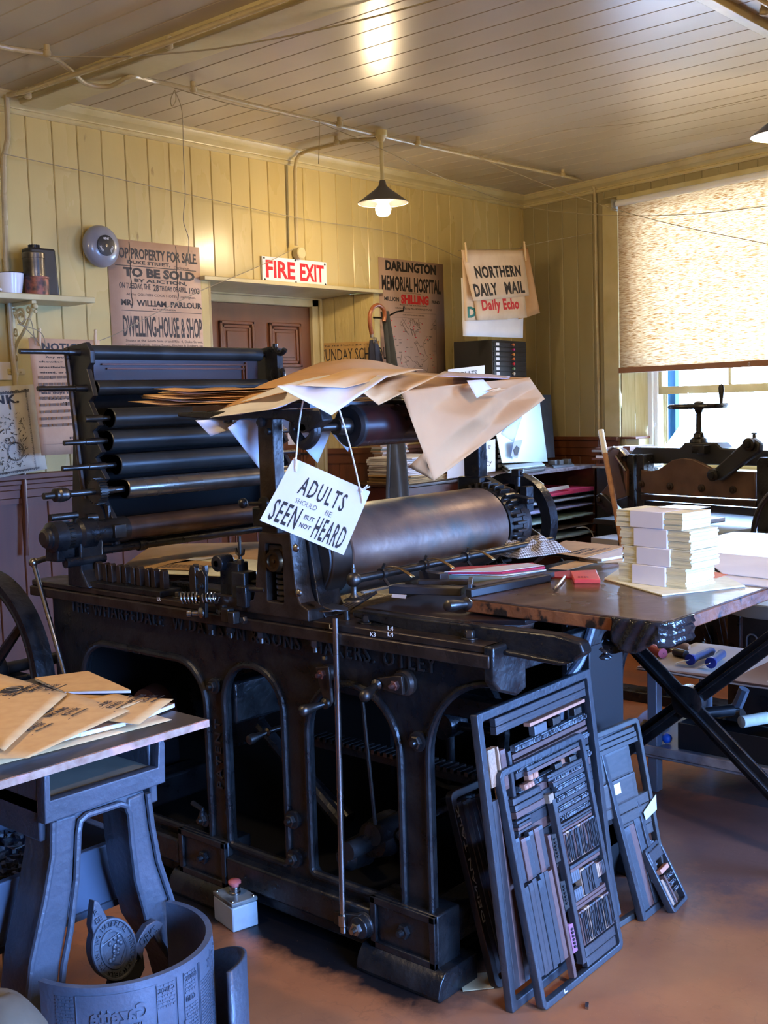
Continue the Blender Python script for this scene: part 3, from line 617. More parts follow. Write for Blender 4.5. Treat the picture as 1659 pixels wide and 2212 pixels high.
def arch(y0, y1, z0, z1, rt, rb=.02, n=8):
    "rounded opening: (y, z) loop"
    L_ = []
    for cy, cz, a0, r in ((y0+rt, z1-rt, PI, rt), (y1-rt, z1-rt, PI/2, rt), (y1-rb, z0+rb, 0, rb), (y0+rb, z0+rb, -PI/2, rb)):
        for k_ in range(n+1):
            a = a0-(PI/2)*k_/n; L_.append((cy+r*math.cos(a), cz+r*math.sin(a)))
    return L_
MF = Matrix(((0, 0, 1, XS+.028), (1, 0, 0, 0), (0, 1, 0, 0), (0, 0, 0, 1)))   # local (a, b) -> (y, z)
H1 = arch(2.63, 3.27, .195, .735, .13); H2 = arch(2.295, 2.55, .195, .757, .125); H3 = arch(1.865, 2.205, .195, .757, .165)
outer = [(3.44, .9), (1.545, .9), (1.545, .83)]
outer += [(1.56+.215*math.sin(t), .60+.225*math.cos(t)) for t in np.linspace(.0, PI/2, 12)]
outer += [(1.775, .2), (1.765, .17), (1.765, .04), (3.44, .04)]
outer = outer[::-1]
def side_frame(dx, det):
    M = Matrix.Translation((dx, 0, 0)) @ MF
    f = plate2d('side_frame', outer, [H1, H2, H3], M, .028, .006, IRON, press)
    if det:
        for H, r in ((H1, .012), (H2, .011), (H3, .011)):
            P_('arch_moulding', MB().tube([(XS-.002+dx, a, b) for a, b in H], r, 10, True), IRON, f)
        Lr = [(XS-.002+dx, a, b) for a, b in outer if b > .19 and a < 1.8]
        P_('arch_moulding', MB().tube(Lr, .010, 10), IRON, f)
    return f
sf = side_frame(0, True)
fx = XS+.95
side_frame(.95, False)
# plinth blocks and stretcher
def plinth(y0, y1, x0=XS-.02, x1=XS+.075):
    t = P_('plinth_block', MB().box(x0, x1, y0, y1, .03, .205), IRON, bev=.005)
    mb = MB().box(x0-.012, x0, y0, y1, .185, .205).box(x0-.012, x0, y0, y1, .065, .085).box(x0-.012, x0, y0, y0+.02, .065, .205).box(x0-.012, x0, y1-.02, y1, .065, .205)
    P_('panel_border', mb, IRON, t, bev=.003)
    yc, zc_ = (y0+y1)/2, .135
    P_('bolt', MB().nut((x0, yc, zc_), (-1, 0, 0), .020, .012).lathe((x0-.01, yc, zc_), (-1, 0, 0), [(0, .009), (.018, .008), (.02, 0)], 10), IRON, t)
    prof = [(0, .0), (.035, 0), (.04, .012), (.036, .03), (.026, .05), (.012, .066), (0, .07)]
    P_('foot', MB().prism([(x0-p, y0-.03, z) for p, z in prof]+[(x1+.03, y0-.03, .07), (x1+.03, y0-.03, 0)], (0, y1-y0+.06, 0)), IRON, t, bev=.003)
plinth(1.745, 1.965); plinth(2.545, 2.765); plinth(3.27, 3.46)
plinth(1.745, 1.965, fx-.02, fx+.07)
P_('stretcher', MB().box(XS-.03, XS+.05, 1.965, 2.545, .085, .165).box(XS-.03, XS+.05, 2.765, 3.27, .085, .165), IRON, bev=.008)
P_('cross_beam', MB().box(XS+.04, fx, 1.76, 1.86, .09, .18), IRON, bev=.01)
P_('cross_beam', MB().box(XS+.04, fx, 3.2, 3.3, .1, .2), IRON, bev=.01)
P_('cross_beam', MB().box(XS+.04, fx, 2.55, 2.62, .55, .68), IRON, bev=.01)
P_('under_panel', MB().box(XS+.045, XS+.06, 1.86, 2.29, .19, .77), DEEPSHADE) if False else None
# bed rail
rl = P_('bed_rail', MB().box(XS-.05, XS+.09, 1.545, 3.5, .872, .905).box(XS-.04, XS+.09, 1.55, 3.5, .905, .925), IRONB, bev=.004)
P_('bed_rail', MB().box(fx-.06, fx+.07, 1.545, 3.5, .872, .925), IRONB, bev=.004)
P_('rail_bracket', MB().prism([(XS-.045, 1.535, .925), (XS+.09, 1.535, .925), (XS+.09, 1.535, .80), (XS+.05, 1.535, .79), (XS-.02, 1.535, .815), (XS-.045, 1.535, .84)], (0, .03, 0)), IRON, bev=.006)
def bolt(x, y, z, d=(0, 0, 1), r=.012, m=STEELD):
    P_('bolt', MB().lathe((x, y, z), d, [(0, r*1.5), (.003, r*1.5), (.003, 0)], 14).nut(Vector((x, y, z))+Vector(d)*.003, d, r, r*1.25), m, bev=.001)
for q in ((793, 1345), (1015, 1379)): b_ = A(*q, z=.925); bolt(b_.x, b_.y, .925, r=.015)
for q in ((342, 1283), (385, 1290)): b_ = A(*q, z=.925); bolt(b_.x, b_.y, .925, r=.012)
for q in ((567, 1352), (683, 1372), (500, 1340), (459, 1330)):
    b_ = A(*q, x=XS-.02); P_('stud_nut', MB().cyl((XS-.025, b_.y, .873), (XS-.025, b_.y, .835), .006, 8).nut((XS-.025, b_.y, .868), (0, 0, -1), .014, .018), STEEL if q[0] in (567, 683) else STEELD)
# cast lettering
LETM = mat('highlit_raised_iron', srgb(62, 58, 56), .35, .5)  # paler than the frame, painting in the faint highlights on the letters
ML = frame_M((XS-.001, 3.325, .826), (0, -1, 0), (0, 0, 1))
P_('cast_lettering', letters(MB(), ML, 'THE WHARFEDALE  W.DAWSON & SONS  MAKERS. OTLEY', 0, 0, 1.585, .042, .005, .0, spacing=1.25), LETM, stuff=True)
ML2 = frame_M((XS-.001, 2.572, .36), (0, 0, 1), (0, 1, 0))
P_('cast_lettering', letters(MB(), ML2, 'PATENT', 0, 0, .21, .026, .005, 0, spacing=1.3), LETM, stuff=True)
mk = MB()
for q, s_, w_ in (((712, 1358), 'L6', .022), ((838, 1361), 'L4', .018), ((838, 1374), 'L4', .018), ((800, 1374), 'K3', .018), ((340, 1297), 'LR', .016)):
    p_ = A(*q, x=XS-.0505); letters(mk, frame_M(p_, (0, -1, 0), (0, 0, 1)), s_, 0, 0, w_, .011, .001, .0)
P_('chalk_marks', mk, WHT, stuff=True)
# inside: shafts, racks, rods
P_('drive_shaft', MB().cyl((XS-.02, 2.05, .30), (fx, 2.05, .30), .025, 16).lathe((XS+.08, 2.05, .30), (1, 0, 0), [(0, .05), (.05, .06), (.09, .06), (.1, .03)], 18), IRON)
P_('cam_boss', MB().lathe((XS+.03, 2.12, .245), (1, 0, 0), [(0, .022), (.02, .04), (.09, .045), (.1, .02)], 18).lathe((XS+.05, 2.02, .33), (1, 0, 0), [(0, .03), (.12, .032)], 16), IRON)
P_('gear_rack', MB().box(XS+.3, XS+.34, 1.75, 2.5, .43, .455), IRON)
tb = MB()
for i in range(30): tb.box(XS+.29, XS+.35, 1.75+i*.025, 1.762+i*.025, .455, .468)
P_('rack_teeth', tb, STEELD, stuff=True)
P_('rocking_lever', MB().tube(smooth([(XS+.12, 1.98, .33), (XS+.12, 1.90, .26), (XS+.11, 1.87, .16)]), .02, 10), IRON)
P_('rocking_lever', MB().tube(smooth([(XS+.2, 2.62, .5), (XS+.2, 2.45, .38), (XS+.2, 2.28, .26)]), .022, 10), IRON)
P_('rocking_lever', MB().tube(smooth([(XS+.3, 2.6, .35), (XS+.3, 2.35, .22)]), .03, 10), IRON)
P_('thin_rod', MB().cyl((XS+.06, 2.055, .74), (XS+.06, 2.015, .33), .006, 8), STEELD)
P_('inner_wheel', MB().tube([(XS+.5, 2.1+.2*math.cos(a), .52+.2*math.sin(a)) for a in np.linspace(0, 2*PI, 33)[:-1]], .018, 8, True).cyl((XS+.5, 1.9, .52), (XS+.5, 2.3, .52), .014).cyl((XS+.5, 2.1, .32), (XS+.5, 2.1, .72), .014).lathe((XS+.46, 2.1, .52), (1, 0, 0), [(0, .04), (.08, .04)], 16), IRON)
P_('inner_wheel', MB().gear((XS+.42, 3.05, .5), (1, 0, 0), .2, .03, 48).lathe((XS+.38, 3.05, .5), (1, 0, 0), [(0, .04), (.1, .04)], 16), IRON)
P_('ink_pulley', MB().lathe((XS+.1, 3.07, .48), (1, 0, 0), [(0, .09), (.05, .1)], 24), mat('red_lead_paint', srgb(70, 40, 28), .5))
# bosses and nuts standing on the frame
for y, z, r in ((1.80, .645, .021), (2.585, .675, .019), (2.27, .335, .021), (2.27, .222, .021), (2.66, .25, .02)):
    b0 = P_('boss', MB().lathe((XS, y, z), (-1, 0, 0), [(0, r*1.25), (.012, r*1.25), (.014, r)], 18), IRON)
    P_('nut', MB().nut((XS-.012, y, z), (-1, 0, 0), r*.85, .014).lathe((XS-.024, y, z), (-1, 0, 0), [(0, r*.4), (.012, r*.38), (.014, 0)], 10), STEELD, b0)
P_('roller_stop', MB().tube([(XS-.02, 2.66, .25), (XS-.02, 2.655, .285), (XS-.02, 2.70, .295)], .008, 8), IRON)
# long vertical rod with its foot crank
P_('vertical_rod', MB().cyl(A(725, 1335, x=XS-.055), A(741, 1985, x=XS-.055), .0085, 14).lathe(A(741, 1975, x=XS-.055), (0, 0, -1), [(0, .014), (.03, .014), (.034, .009), (.05, .009)], 14), STEEL)
P_('rod_washer', MB().lathe(A(716, 1318, x=XS-.055), (0, .12, 1), [(0, .004), (0.0, .034), (.003, .034), (.003, .004)], 24).lathe(A(724, 1313, x=XS-.058), (.1, -.16, 1), [(0, .004), (0.0, .034), (.003, .034), (.003, .004)], 24), STEEL)
fc = P_('foot_crank', MB().prism([(XS-.035, 2.08, .10), (XS-.035, 2.08, .135), (XS-.035, 1.99, .15), (XS-.035, 1.97, .12), (XS-.035, 1.99, .09)], (-.015, 0, 0)).lathe((XS, 1.985, .118), (-1, 0, 0), [(0, .036), (.03, .036), (.035, .03), (.055, .03), (.06, .02)], 20), IRON, bev=.002)
P_('nut', MB().nut((XS-.058, 1.985, .118), (-1, 0, 0), .018, .014).lathe((XS-.07, 1.985, .118), (-1, 0, 0), [(0, .008), (.014, .008), (.015, 0)], 10), STEEL, fc)
# hand cranks
def crank(name, hub, end, hl, hubr=.03, hx=.03, m=IRONB):
    x0 = XS; y0, z0 = hub; y1, z1 = end
    c = P_(name, MB().lathe((x0, y0, z0), (-1, 0, 0), [(0, hubr*1.15), (.012, hubr*1.15), (.02, hubr*.95), (hx, hubr*.95)], 22), IRONB)
    d = Vector((0, y1-y0, z1-z0)); n_ = Vector((0, -d.z, d.y)).normalized()
    a, b = Vector((x0-hx, y0, z0)), Vector((x0-hx, y1, z1))
    P_('crank_arm', MB().prism([a+n_*.024-d.normalized()*.02, a+n_*.024, b+n_*.014, b+d.normalized()*.014, b-n_*.014, a-n_*.024, a-n_*.024-d.normalized()*.02], (-.012, 0, 0)), m, c, bev=.003)
    P_('nut', MB().nut(a+Vector((-.012, 0, 0)), (-1, 0, 0), .013, .012).lathe(a+Vector((-.022, 0, 0)), (-1, 0, 0), [(0, .006), (.014, .006), (.015, 0)], 8), mat('coppery_nut', srgb(150, 110, 100), .3, .9) if 'coppery_nut' not in MATS else MATS['coppery_nut'], c)
    P_('handle', MB().lathe(b+Vector((-.010, 0, 0)), hl, [(0, .012), (.006, .015), (.012, .015), (.018, .008), (.035, .009), (.06, .013), (.078, .016), (.088, .015), (.095, .009), (.098, 0)], 18), STEELD, c)
hb = A(862, 1478, x=XS-.03); he = A(822, 1474, x=XS-.03)
crank('hand_crank', (hb.y, hb.z), (he.y, he.z), (-.75, -.25, -.12))
hb = A(698, 1456, x=XS-.03); he = A(708, 1518, x=XS-.03)
crank('hand_crank', (hb.y, hb.z), (he.y, he.z), (-.95, .1, -.05), hubr=.02, hx=.02)
P_('set_screw', MB().nut(A(701, 1425, x=XS-.03), (0, 0, 1), .008, .01), STEEL)
p_ = A(580, 1580, x=XS+.06)
P_('inner_handle', MB().cyl(p_+Vector((.12, 0, 0)), p_, .008).lathe(p_, (-1, .05, -.12), [(0, .011), (.006, .014), (.012, .008), (.04, .010), (.06, .015), (.075, .014), (.084, 0)], 16), STEELD)
# impression cylinder (axis across the press)
YC, ZCY = 2.249, 1.079
cyl = P_('impression_cylinder', MB().lathe((2.27, YC, ZCY), (1, 0, 0), [(0, .125), (.003, .129), (.74, .129), (.742, .126)], 96), CYLM)
P_('bearer_ring', MB().lathe((2.19, YC, ZCY), (1, 0, 0), [(0, .02), (0, .126), (.003, .129), (.058, .129), (.06, .124), (.082, .124)], 96), mat('bearer_steel', srgb(84, 70, 60), .34, .7, srgb(62, 54, 48), 9, rvar=.1), cyl)
P_('end_disc', MB().lathe((2.186, YC, ZCY), (1, 0, 0), [(0, .0), (0, .118), (.006, .122)], 64), BLK, cyl)
P_('groove_band', MB().lathe((3.012, YC, ZCY), (1, 0, 0), [(0, .120), (.012, .120), (.012, .126), (.03, .126)], 96), STEELD, cyl)
P_('cylinder_gear', MB().gear((3.042, YC, ZCY), (1, 0, 0), .144, .052, 34, .017), STEELD, cyl, bev=.001)
P_('cam_drum', MB().lathe((3.095, YC, ZCY), (1, 0, 0), [(0, .12), (.002, .128), (.045, .13), (.046, .1), (.06, .1)], 64), IRONB, cyl)
P_('guard_ring', MB().tube([(3.23, YC+.153*math.cos(a), ZCY+.153*math.sin(a)) for a in np.linspace(0, 2*PI, 49)[:-1]], .004, 6, True), IRON, cyl) if False else None
wheel = MB()
n_ = 56
for i in range(n_):
    a0, a1 = 2*PI*i/n_, 2*PI*(i+1)/n_
    for (r0, r1) in ((.128, .165),):
        vs = [(x_, YC+r_*math.cos(a_), ZCY+r_*math.sin(a_)) for a_ in (a0, a1) for r_ in (r0, r1) for x_ in (3.20, 3.245)]
        wheel.add(vs, [(0, 1, 5, 4), (2, 6, 7, 3), (0, 4, 6, 2), (1, 3, 7, 5)])
P_('end_wheel', wheel, IRON, cyl)
sp_ = MB().cyl((3.1, YC, ZCY), (3.25, YC, ZCY), .03)
for a in np.linspace(0, 2*PI, 5)[:-1]+.5: sp_.cyl((3.222, YC, ZCY), (3.222, YC+.135*math.cos(a), ZCY+.135*math.sin(a)), .014)
P_('wheel_spokes', sp_, IRON, cyl)
# near cylinder bearing housing and post
XB = XS-.055
hs = plate2d('bearing_housing', [(2.375, .925), (2.13, .925), (2.13, .955), (2.16, .97), (2.172, 1.0), (2.19, 1.155), (2.31, 1.155), (2.335, 1.0), (2.345, .965), (2.375, .955)], [arch(2.222, 2.288, .965, 1.125, .006, .006, 2)], Matrix(((0, 0, 1, XB+.06), (1, 0, 0, 0), (0, 1, 0, 0), (0, 0, 0, 1))), .06, .004, IRONB, press)
P_('housing_web', MB().prism([(XB+.06, 2.125, .925), (XB+.06, 2.15, .965), (XB+.06, 2.185, 1.16), (XB+.06, 2.21, 1.16), (XB+.06, 2.19, .93)], (.09, 0, 0)), IRON, bev=.003)
br = P_('bearing_bush', MB().lathe((XB+.05, YC, ZCY), (-1, 0, 0), [(0, .033), (.045, .033), (.05, .030), (.062, .028), (.062, .020), (.056, .018), (.056, .006), (.060, .005), (.062, 0)], 32), mat('oily_brass', srgb(96, 74, 48), .3, .9, srgb(60, 46, 36), 20))
P_('bearing_cap', MB().box(XB+.01, XB+.04, 2.224, 2.286, 1.098, 1.122), IRONB, bev=.003)
for i in range(7):
    P_('spring_washer', MB().lathe((XB+.028, 2.246, .968+i*.0155), (0, 0, 1), [(0, .019), (.002, .022), (.0105, .022), (.0125, .019)], 22), STEELD)
for q in ((639, 1184), (645, 1281)):
    b_ = A(*q, x=XB-.001); P_('rivet', MB().lathe((XB+.0, b_.y, b_.z), (-1, 0, 0), [(0, .011), (.004, .010), (.008, .005), (.009, 0)], 14), STEEL)
b_ = A(685, 1305, z=.955); P_('dome_nut', MB().lathe((XS-.02, 2.15, .945), (0, 0, 1), [(0, .018), (.006, .018), (.014, .013), (.018, 0)], 16), STEELD)
b_ = A(560, 1292, z=.955); P_('dome_nut', MB().lathe((XS-.02, 2.35, .945), (0, 0, 1), [(0, .016), (.006, .016), (.014, .010), (.018, 0)], 16), BRASS)
post = P_('roller_post', MB().box(XB+.005, XB+.045, 2.245, 2.305, 1.15, 1.49), IRONB, bev=.004)
P_('pivot_bolt', MB().lathe((XB+.005, 2.285, 1.455), (-1, 0, 0), [(0, .014), (.008, .014), (.014, .008), (.015, 0)], 16).lathe((XB+.005, 2.26, 1.43), (-1, 0, 0), [(0, .010), (.008, .008), (.009, 0)], 14), IRON, post)
P_('side_knob', MB().cyl((XB+.005, 2.27, 1.235), (XB-.03, 2.31, 1.235), .006).ball((XB-.04, 2.325, 1.237), .014).lathe((XB+.0, 2.28, 1.235), (-1, 0, 0), [(0, .02), (.01, .018), (.012, 0)], 16), IRON, post)
P_('post_strap', MB().box(XB-.01, XB+.05, 2.25, 2.325, 1.17, 1.225), IRON, post, bev=.006)
# arm carried by the near post, with the roller socket
P_('feed_arm', MB().prism([(XB, 2.64, 1.487), (XB, 2.06, 1.487), (XB, 2.05, 1.455), (XB, 2.10, 1.43), (XB, 2.13, 1.425), (XB, 2.16, 1.45), (XB, 2.20, 1.462), (XB, 2.45, 1.462), (XB, 2.64, 1.475)], (.04, 0, 0)), IRON, bev=.004)
P_('roller_socket', MB().tube(smooth([(XB+.02, 2.16, 1.475), (XB+.02, 2.175, 1.43), (XB+.02, 2.14, 1.395), (XB+.02, 2.10, 1.42), (XB+.02, 2.105, 1.47)]), .016, 10), IRON)
P_('arm_foot', MB().lathe((XB+.02, 2.44, 1.465), (0, 0, -1), [(0, .016), (.01, .014), (.014, 0)], 14), IRON)
YW, ZW = 2.125, 1.437
wr_ = P_('wooden_roller', MB().lathe((2.275, YW, ZW), (1, 0, 0), [(0, .012), (0, .052), (.004, .058), (.60, .058), (.605, .052), (.605, .01)], 48), REDR)
P_('roller_end', MB().lathe((2.268, YW, ZW), (1, 0, 0), [(0, .012), (0, .050), (.008, .0585), (.02, .0585)], 48), BLK, wr_)
P_('roller_shaft', MB().cyl((XB, YW, ZW), (3.0, YW, ZW), .011, 16).lathe((XB+.035, YW, ZW), (1, 0, 0), [(0, .018), (.02, .019), (.03, .014)], 18).lathe((2.22, YW, ZW), (1, 0, 0), [(0, .022), (.02, .026), (.045, .026)], 18), STEELD, wr_)
# far post
P_('roller_post', MB().box(3.07, 3.12, 2.28, 2.345, 1.2, 1.49).box(3.06, 3.13, 2.27, 2.365, .925, 1.24), IRON, bev=.006)
P_('far_bracket', MB().prism([(3.09, 2.27, 1.235), (3.09, 2.22, 1.21), (3.09, 2.19, 1.185), (3.09, 2.10, 1.17), (3.09, 2.10, 1.15), (3.09, 2.27, 1.15)], (.04, 0, 0)), IRON, bev=.004)
P_('square_head_post', MB().box(3.135, 3.165, 2.165, 2.195, 1.235, 1.262).cyl((3.15, 2.18, 1.14), (3.15, 2.18, 1.24), .010).cyl((3.15, 2.17, 1.248), (3.15, 2.16, 1.248), .006), IRON, bev=.003)
P_('wheel_clamp', MB().box(3.13, 3.17, 2.13, 2.16, 1.12, 1.205), IRON, bev=.003)
P_('far_arm', MB().box(3.07, 3.11, 2.26, 2.64, 1.462, 1.487), IRON, bev=.004)
P_('black_post', MB().box(2.86, 2.90, 2.42, 2.46, .93, 1.155).cyl((2.88, 2.44, 1.155), (2.88, 2.44, 1.175), .008), BLK, bev=.003)
# gripper bar in front of the cylinder
gy, gz = 1.985, .995
g0 = A(764, 1252, y=gy); g1 = A(1115, 1188, y=gy)
gb = P_('gripper_bar', MB().cyl((g0.x, gy, g0.z), (3.05, gy, g0.z+.0), .011, 14), STEELD)
P_('ball_end', MB().ball((g0.x, gy, g0.z), .020, 18).lathe((g0.x, gy, g0.z-.015), (0, 0, -1), [(0, .008), (.02, .007), (.03, .012), (.036, .026), (.040, .028)], 20).lathe((g0.x, gy, g0.z+.018), (0, 0, 1), [(0, .006), (.01, .006), (.012, .004), (.022, .003)], 10), STEELD, gb)
for q in ((828, 1240), (918, 1223), (1008, 1205)):
    c_ = A(*q, y=gy); x_ = c_.x
    P_('brass_finger', MB().grid(lambda a, b: Vector((x_+a*.014+.03*b, gy+.012-.085*b, g0.z+.013+.012*math.sin(min(1, b*1.6)*PI*.5)-.034*b*b)), 1, 10), BRASS, gb, solid=.0015, ang=60)
    P_('finger_clamp', MB().cyl((x_-.012, gy, g0.z), (x_+.002, gy, g0.z), .016, 14).cyl((x_-.005, gy, g0.z+.01), (x_-.005, gy-.01, g0.z+.028), .004, 8).cyl((x_-.008, gy, g0.z), (x_-.002, gy-.02, g0.z-.03), .005, 8), STEELD, gb)
# bed with feed plate in front
P_('press_bed', MB().box(XS+.05, fx, 1.74, 3.45, .885, .915), IRON)
P_('feed_plate', MB().prism([(2.19, 2.02, .945), (2.19, 1.70, .945), (2.28, 1.56, .945), (3.2, 1.56, .945), (3.2, 2.02, .945)], (0, 0, .014)), mat('dark_red_iron', srgb(44, 28, 26), .35, .3, srgb(30, 24, 24), 8), bev=.003)
P_('plate_support', MB().cyl((2.19, 1.98, .925), (2.19, 1.98, .95), .014).cyl((2.17, 2.06, .925), (2.17, 2.06, .95), .009), STEELD)
P_('comb_springs', (lambda m_: ([m_.cyl((2.20+i*.004, 2.13-i*.012, .94), (2.24+i*.01, 2.075-i*.012, .975+.004*i), .0045, 8) for i in range(4)], m_)[1])(MB()), STEELD)
# long dark casting under the table
P_('table_bearer', MB().prism([(2.16, 2.03, .955), (2.16, 1.40, .960), (2.16, 1.335, .95), (2.16, 1.325, .925), (2.16, 1.36, .90), (2.16, 1.56, .895), (2.16, 2.03, .935)], (.04, 0, 0)).prism([(2.145, 1.96, .913), (2.145, 1.385, .893), (2.145, 1.35, .903), (2.145, 1.96, .930)], (.03, 0, 0)), IRON, bev=.006)
th_ = A(966, 1309, x=2.10); th2 = A(1012, 1304, x=2.18)
P_('table_handle', MB().lathe(th2, th_-th2, [(0, .013), (.01, .017), (.016, .010), (.03, .010), ((th2-th_).length-.02, .015), ((th2-th_).length, .013), ((th2-th_).length+.008, 0)], 16), STEELD)
# far-side delivery leg
P_('delivery_leg', MB().box(2.90, 3.10, 1.76, 1.84, 0, .88), BLK, bev=.004)
P_('delivery_leg', MB().box(2.84, 2.90, 1.80, 1.82, 0, .88), IRON, bev=.003)
P_('curved_stay', MB().tube(smooth([(2.80, 1.68, .93), (2.79, 1.68, .86), (2.72, 1.68, .76), (2.63, 1.68, .70), (2.60, 1.68, .6)]), .014, 10), BLUEI)
P_('front_cross_bar', MB().box(2.20, 3.10, 1.69, 1.73, .78, .835), IRON, bev=.004)
P_('polished_trough', MB().lathe((2.62, 1.9, .84), (1, 0, 0), [(0, .04), (.14, .04)], 24), STEEL)

# ---- inking tower at the back end
def R(q, x=2.28): p_ = A(*q, x=x); return p_.y, p_.z
tower = [('ink_roller', (190, 761), .0255, 'b', 2.28, 3.07), ('ink_roller', (205, 838), .0255, 'b', 2.28, 3.07), ('ink_roller', (237, 903), .034, 'b', 2.30, 3.06), ('ink_roller', (232, 952), .036, 'b', 2.29, 3.06), ('ink_roller', (250, 1004), .036, 'b', 2.31, 3.06), ('steel_roller', (268, 1056), .034, 's', 2.31, 3.07), ('bottom_roller', (268, 1142), .040, 'r', 2.30, 3.07)]
for i, (nm, q, r, k, xa, xb) in enumerate(tower):
    y, z = R(q, xa); m = dict(b=ROLLM, s=ROLLS, r=ROLLB)[k]
    t = P_(nm, MB().lathe((xa, y, z), (1, 0, 0), [(0, .008), (0, r-.002), (.002, r), (xb-xa-.002, r), (xb-xa, r-.002), (xb-xa, .008)], 40), m)
    P_('roller_end_face', MB().lathe((xa-.002, y, z), (1, 0, 0), [(0, .0), (0, r-.003)], 32), BLK, t)
    xs = {0: 2.02, 1: 2.06, 2: 2.22, 3: 2.12, 4: 2.10, 5: 2.0, 6: 2.1}[i]
    s_ = MB().cyl((xs, y, z), (xb+.1, y, z), .0085 if i < 5 else .011, 12).lathe((2.2, y, z), (1, 0, 0), [(0, .011), (.06, .013), (.07, .011)], 14)
    if i == 5:
        s_.lathe((2.035, y, z), (1, 0, 0), [(0, .012), (.005, .022), (.012, .022), (.014, .018), (.022, .024), (.034, .024), (.036, .018), (.046, .022), (.055, .018), (.06, .012)], 24)
        P_('roller_gear', MB().gear((2.19, y, z), (1, 0, 0), .044, .03, 26, .006), STEELD, t)
    P_('roller_spindle', s_, STEELD, t)
# scalloped side plates
def tower_plate(x0, sgn=1):
    L_ = [(3.42, 1.72), (3.30, 1.73), (3.275, 1.70), (3.275, 1.66), (3.30, 1.64), (3.285, 1.60), (3.27, 1.55), (3.30, 1.53), (3.275, 1.49), (3.245, 1.45), (3.285, 1.43), (3.27, 1.40), (3.24, 1.36), (3.28, 1.34), (3.25, 1.30), (3.225, 1.27), (3.26, 1.25), (3.24, 1.19), (3.19, 1.13), (3.19, 1.05), (3.38, 1.0), (3.45, 1.0), (3.43, 1.2), (3.40, 1.45)]
    return plate2d('tower_side_plate', L_, [], Matrix(((0, 0, 1, x0), (1, 0, 0, 0), (0, 1, 0, 0), (0, 0, 0, 1))), .02, .003, BLK, press)
tower_plate(2.265); tower_plate(3.12)
P_('tower_rib', MB().tube(smooth([(2.235, 3.40, 1.715), (2.235, 3.37, 1.45), (2.235, 3.34, 1.2)]), .010, 8), IRONB)
P_('hook', MB().tube([(3.10, 3.27+.03*math.cos(a), 1.62+.03*math.sin(a)) for a in np.linspace(.6, -3.8, 12)], .011, 8).tube([(3.10, 3.25+.03*math.cos(a), 1.73+.03*math.sin(a)) for a in np.linspace(.3, -2.6, 9)], .011, 8).box(3.09, 3.12, 3.26, 3.33, 1.55, 1.72), IRON)
tpn = P_('tower_panel', MB().box(2.3, 3.06, 3.34, 3.36, 1.585, 1.70), mat('mahogany_panel', srgb(64, 44, 40), .3, 0, srgb(50, 34, 32), 8, stretch=(.3, 1, 3)), bev=.002)
P_('panel_moulding', MB().box(2.33, 2.99, 3.332, 3.345, 1.655, 1.661).box(2.35, 2.985, 3.332, 3.345, 1.64, 1.646).box(2.975, 2.982, 3.332, 3.345, 1.60, 1.66).box(2.99, 2.997, 3.332, 3.345, 1.595, 1.668), DOORM, tpn, bev=.001)
P_('tower_back_plate', MB().box(2.28, 3.08, 3.38, 3.40, 1.0, 1.56), DEEPSHADE)
y, z = R((235, 1186), 2.28)
P_('lower_tie_rod', MB().cyl((2.2, 3.21, 1.035), (3.2, 3.21, 1.035), .015, 16).lathe((2.35, 3.21, 1.035), (1, 0, 0), [(0, .02), (.03, .02)], 16), IRON)
# bearing head at the left end
hy, hz = R((268, 1142), 2.30)
bh = P_('bearing_head', MB().lathe((1.995, hy, hz), (1, 0, 0), [(0, .030), (.006, .036), (.012, .036), (.02, .05), (.06, .052), (.07, .044), (.11, .044), (.12, .054), (.17, .054), (.18, .042), (.24, .040), (.25, .045), (.305, .045)], 36), IRON)
P_('end_cap', MB().lathe((1.985, hy, hz), (1, 0, 0), [(0, .022), (.004, .027), (.006, .03), (.012, .03)], 28), STEELD, bh)
P_('worm_gear', MB().gear((2.045, hy, hz), (1, 0, 0), .050, .035, 26, .006), STEELD, bh)
P_('oil_pipe', MB().cyl((2.03, hy+.02, hz+.062), (2.13, hy+.02, hz+.062), .012).cyl((2.15, hy, hz+.05), (2.19, hy, hz+.05), .015), STEELD, bh)
P_('name_block', MB().box(2.225, 2.27, hy-.055, hy-.02, hz-.022, hz+.022), STEELD, bh, bev=.002)
P_('head_bracket', MB().prism([(2.10, hy+.05, .925), (2.10, hy-.07, .925), (2.10, hy-.03, .98), (2.10, hy-.035, hz), (2.10, hy+.04, hz)], (.09, 0, 0)).prism([(2.02, hy-.02, hz-.08), (2.02, hy+.05, hz-.08), (2.02, hy+.04, hz), (2.02, hy-.03, hz)], (.07, 0, 0)), IRON, bev=.006)
P_('upper_shaft', MB().cyl((2.05, hy-.02, hz-.085), (2.2, hy-.02, hz-.085), .017), IRON)
P_('gear_cover', MB().lathe((2.235, 3.30, 1.12), (1, 0, 0), [(0, .0), (0, .075), (.02, .075)], 30), BLK)
P_('spring_steel', MB().prism([(2.24, 3.235, 1.18), (2.24, 3.215, 1.18), (2.24, 3.21, 1.10), (2.24, 3.20, 1.02), (2.24, 3.22, 1.02), (2.24, 3.23, 1.10)], (.01, 0, 0)), IRONB)
# connecting rod
c0 = A(72, 1215, x=2.07); c1 = A(152, 1500, x=2.07)
P_('connecting_rod', MB().cyl(c0, c1, .008, 12).ball(c0, .016).cyl(c0+Vector((.06, 0, .01)), c0, .010), STEEL)
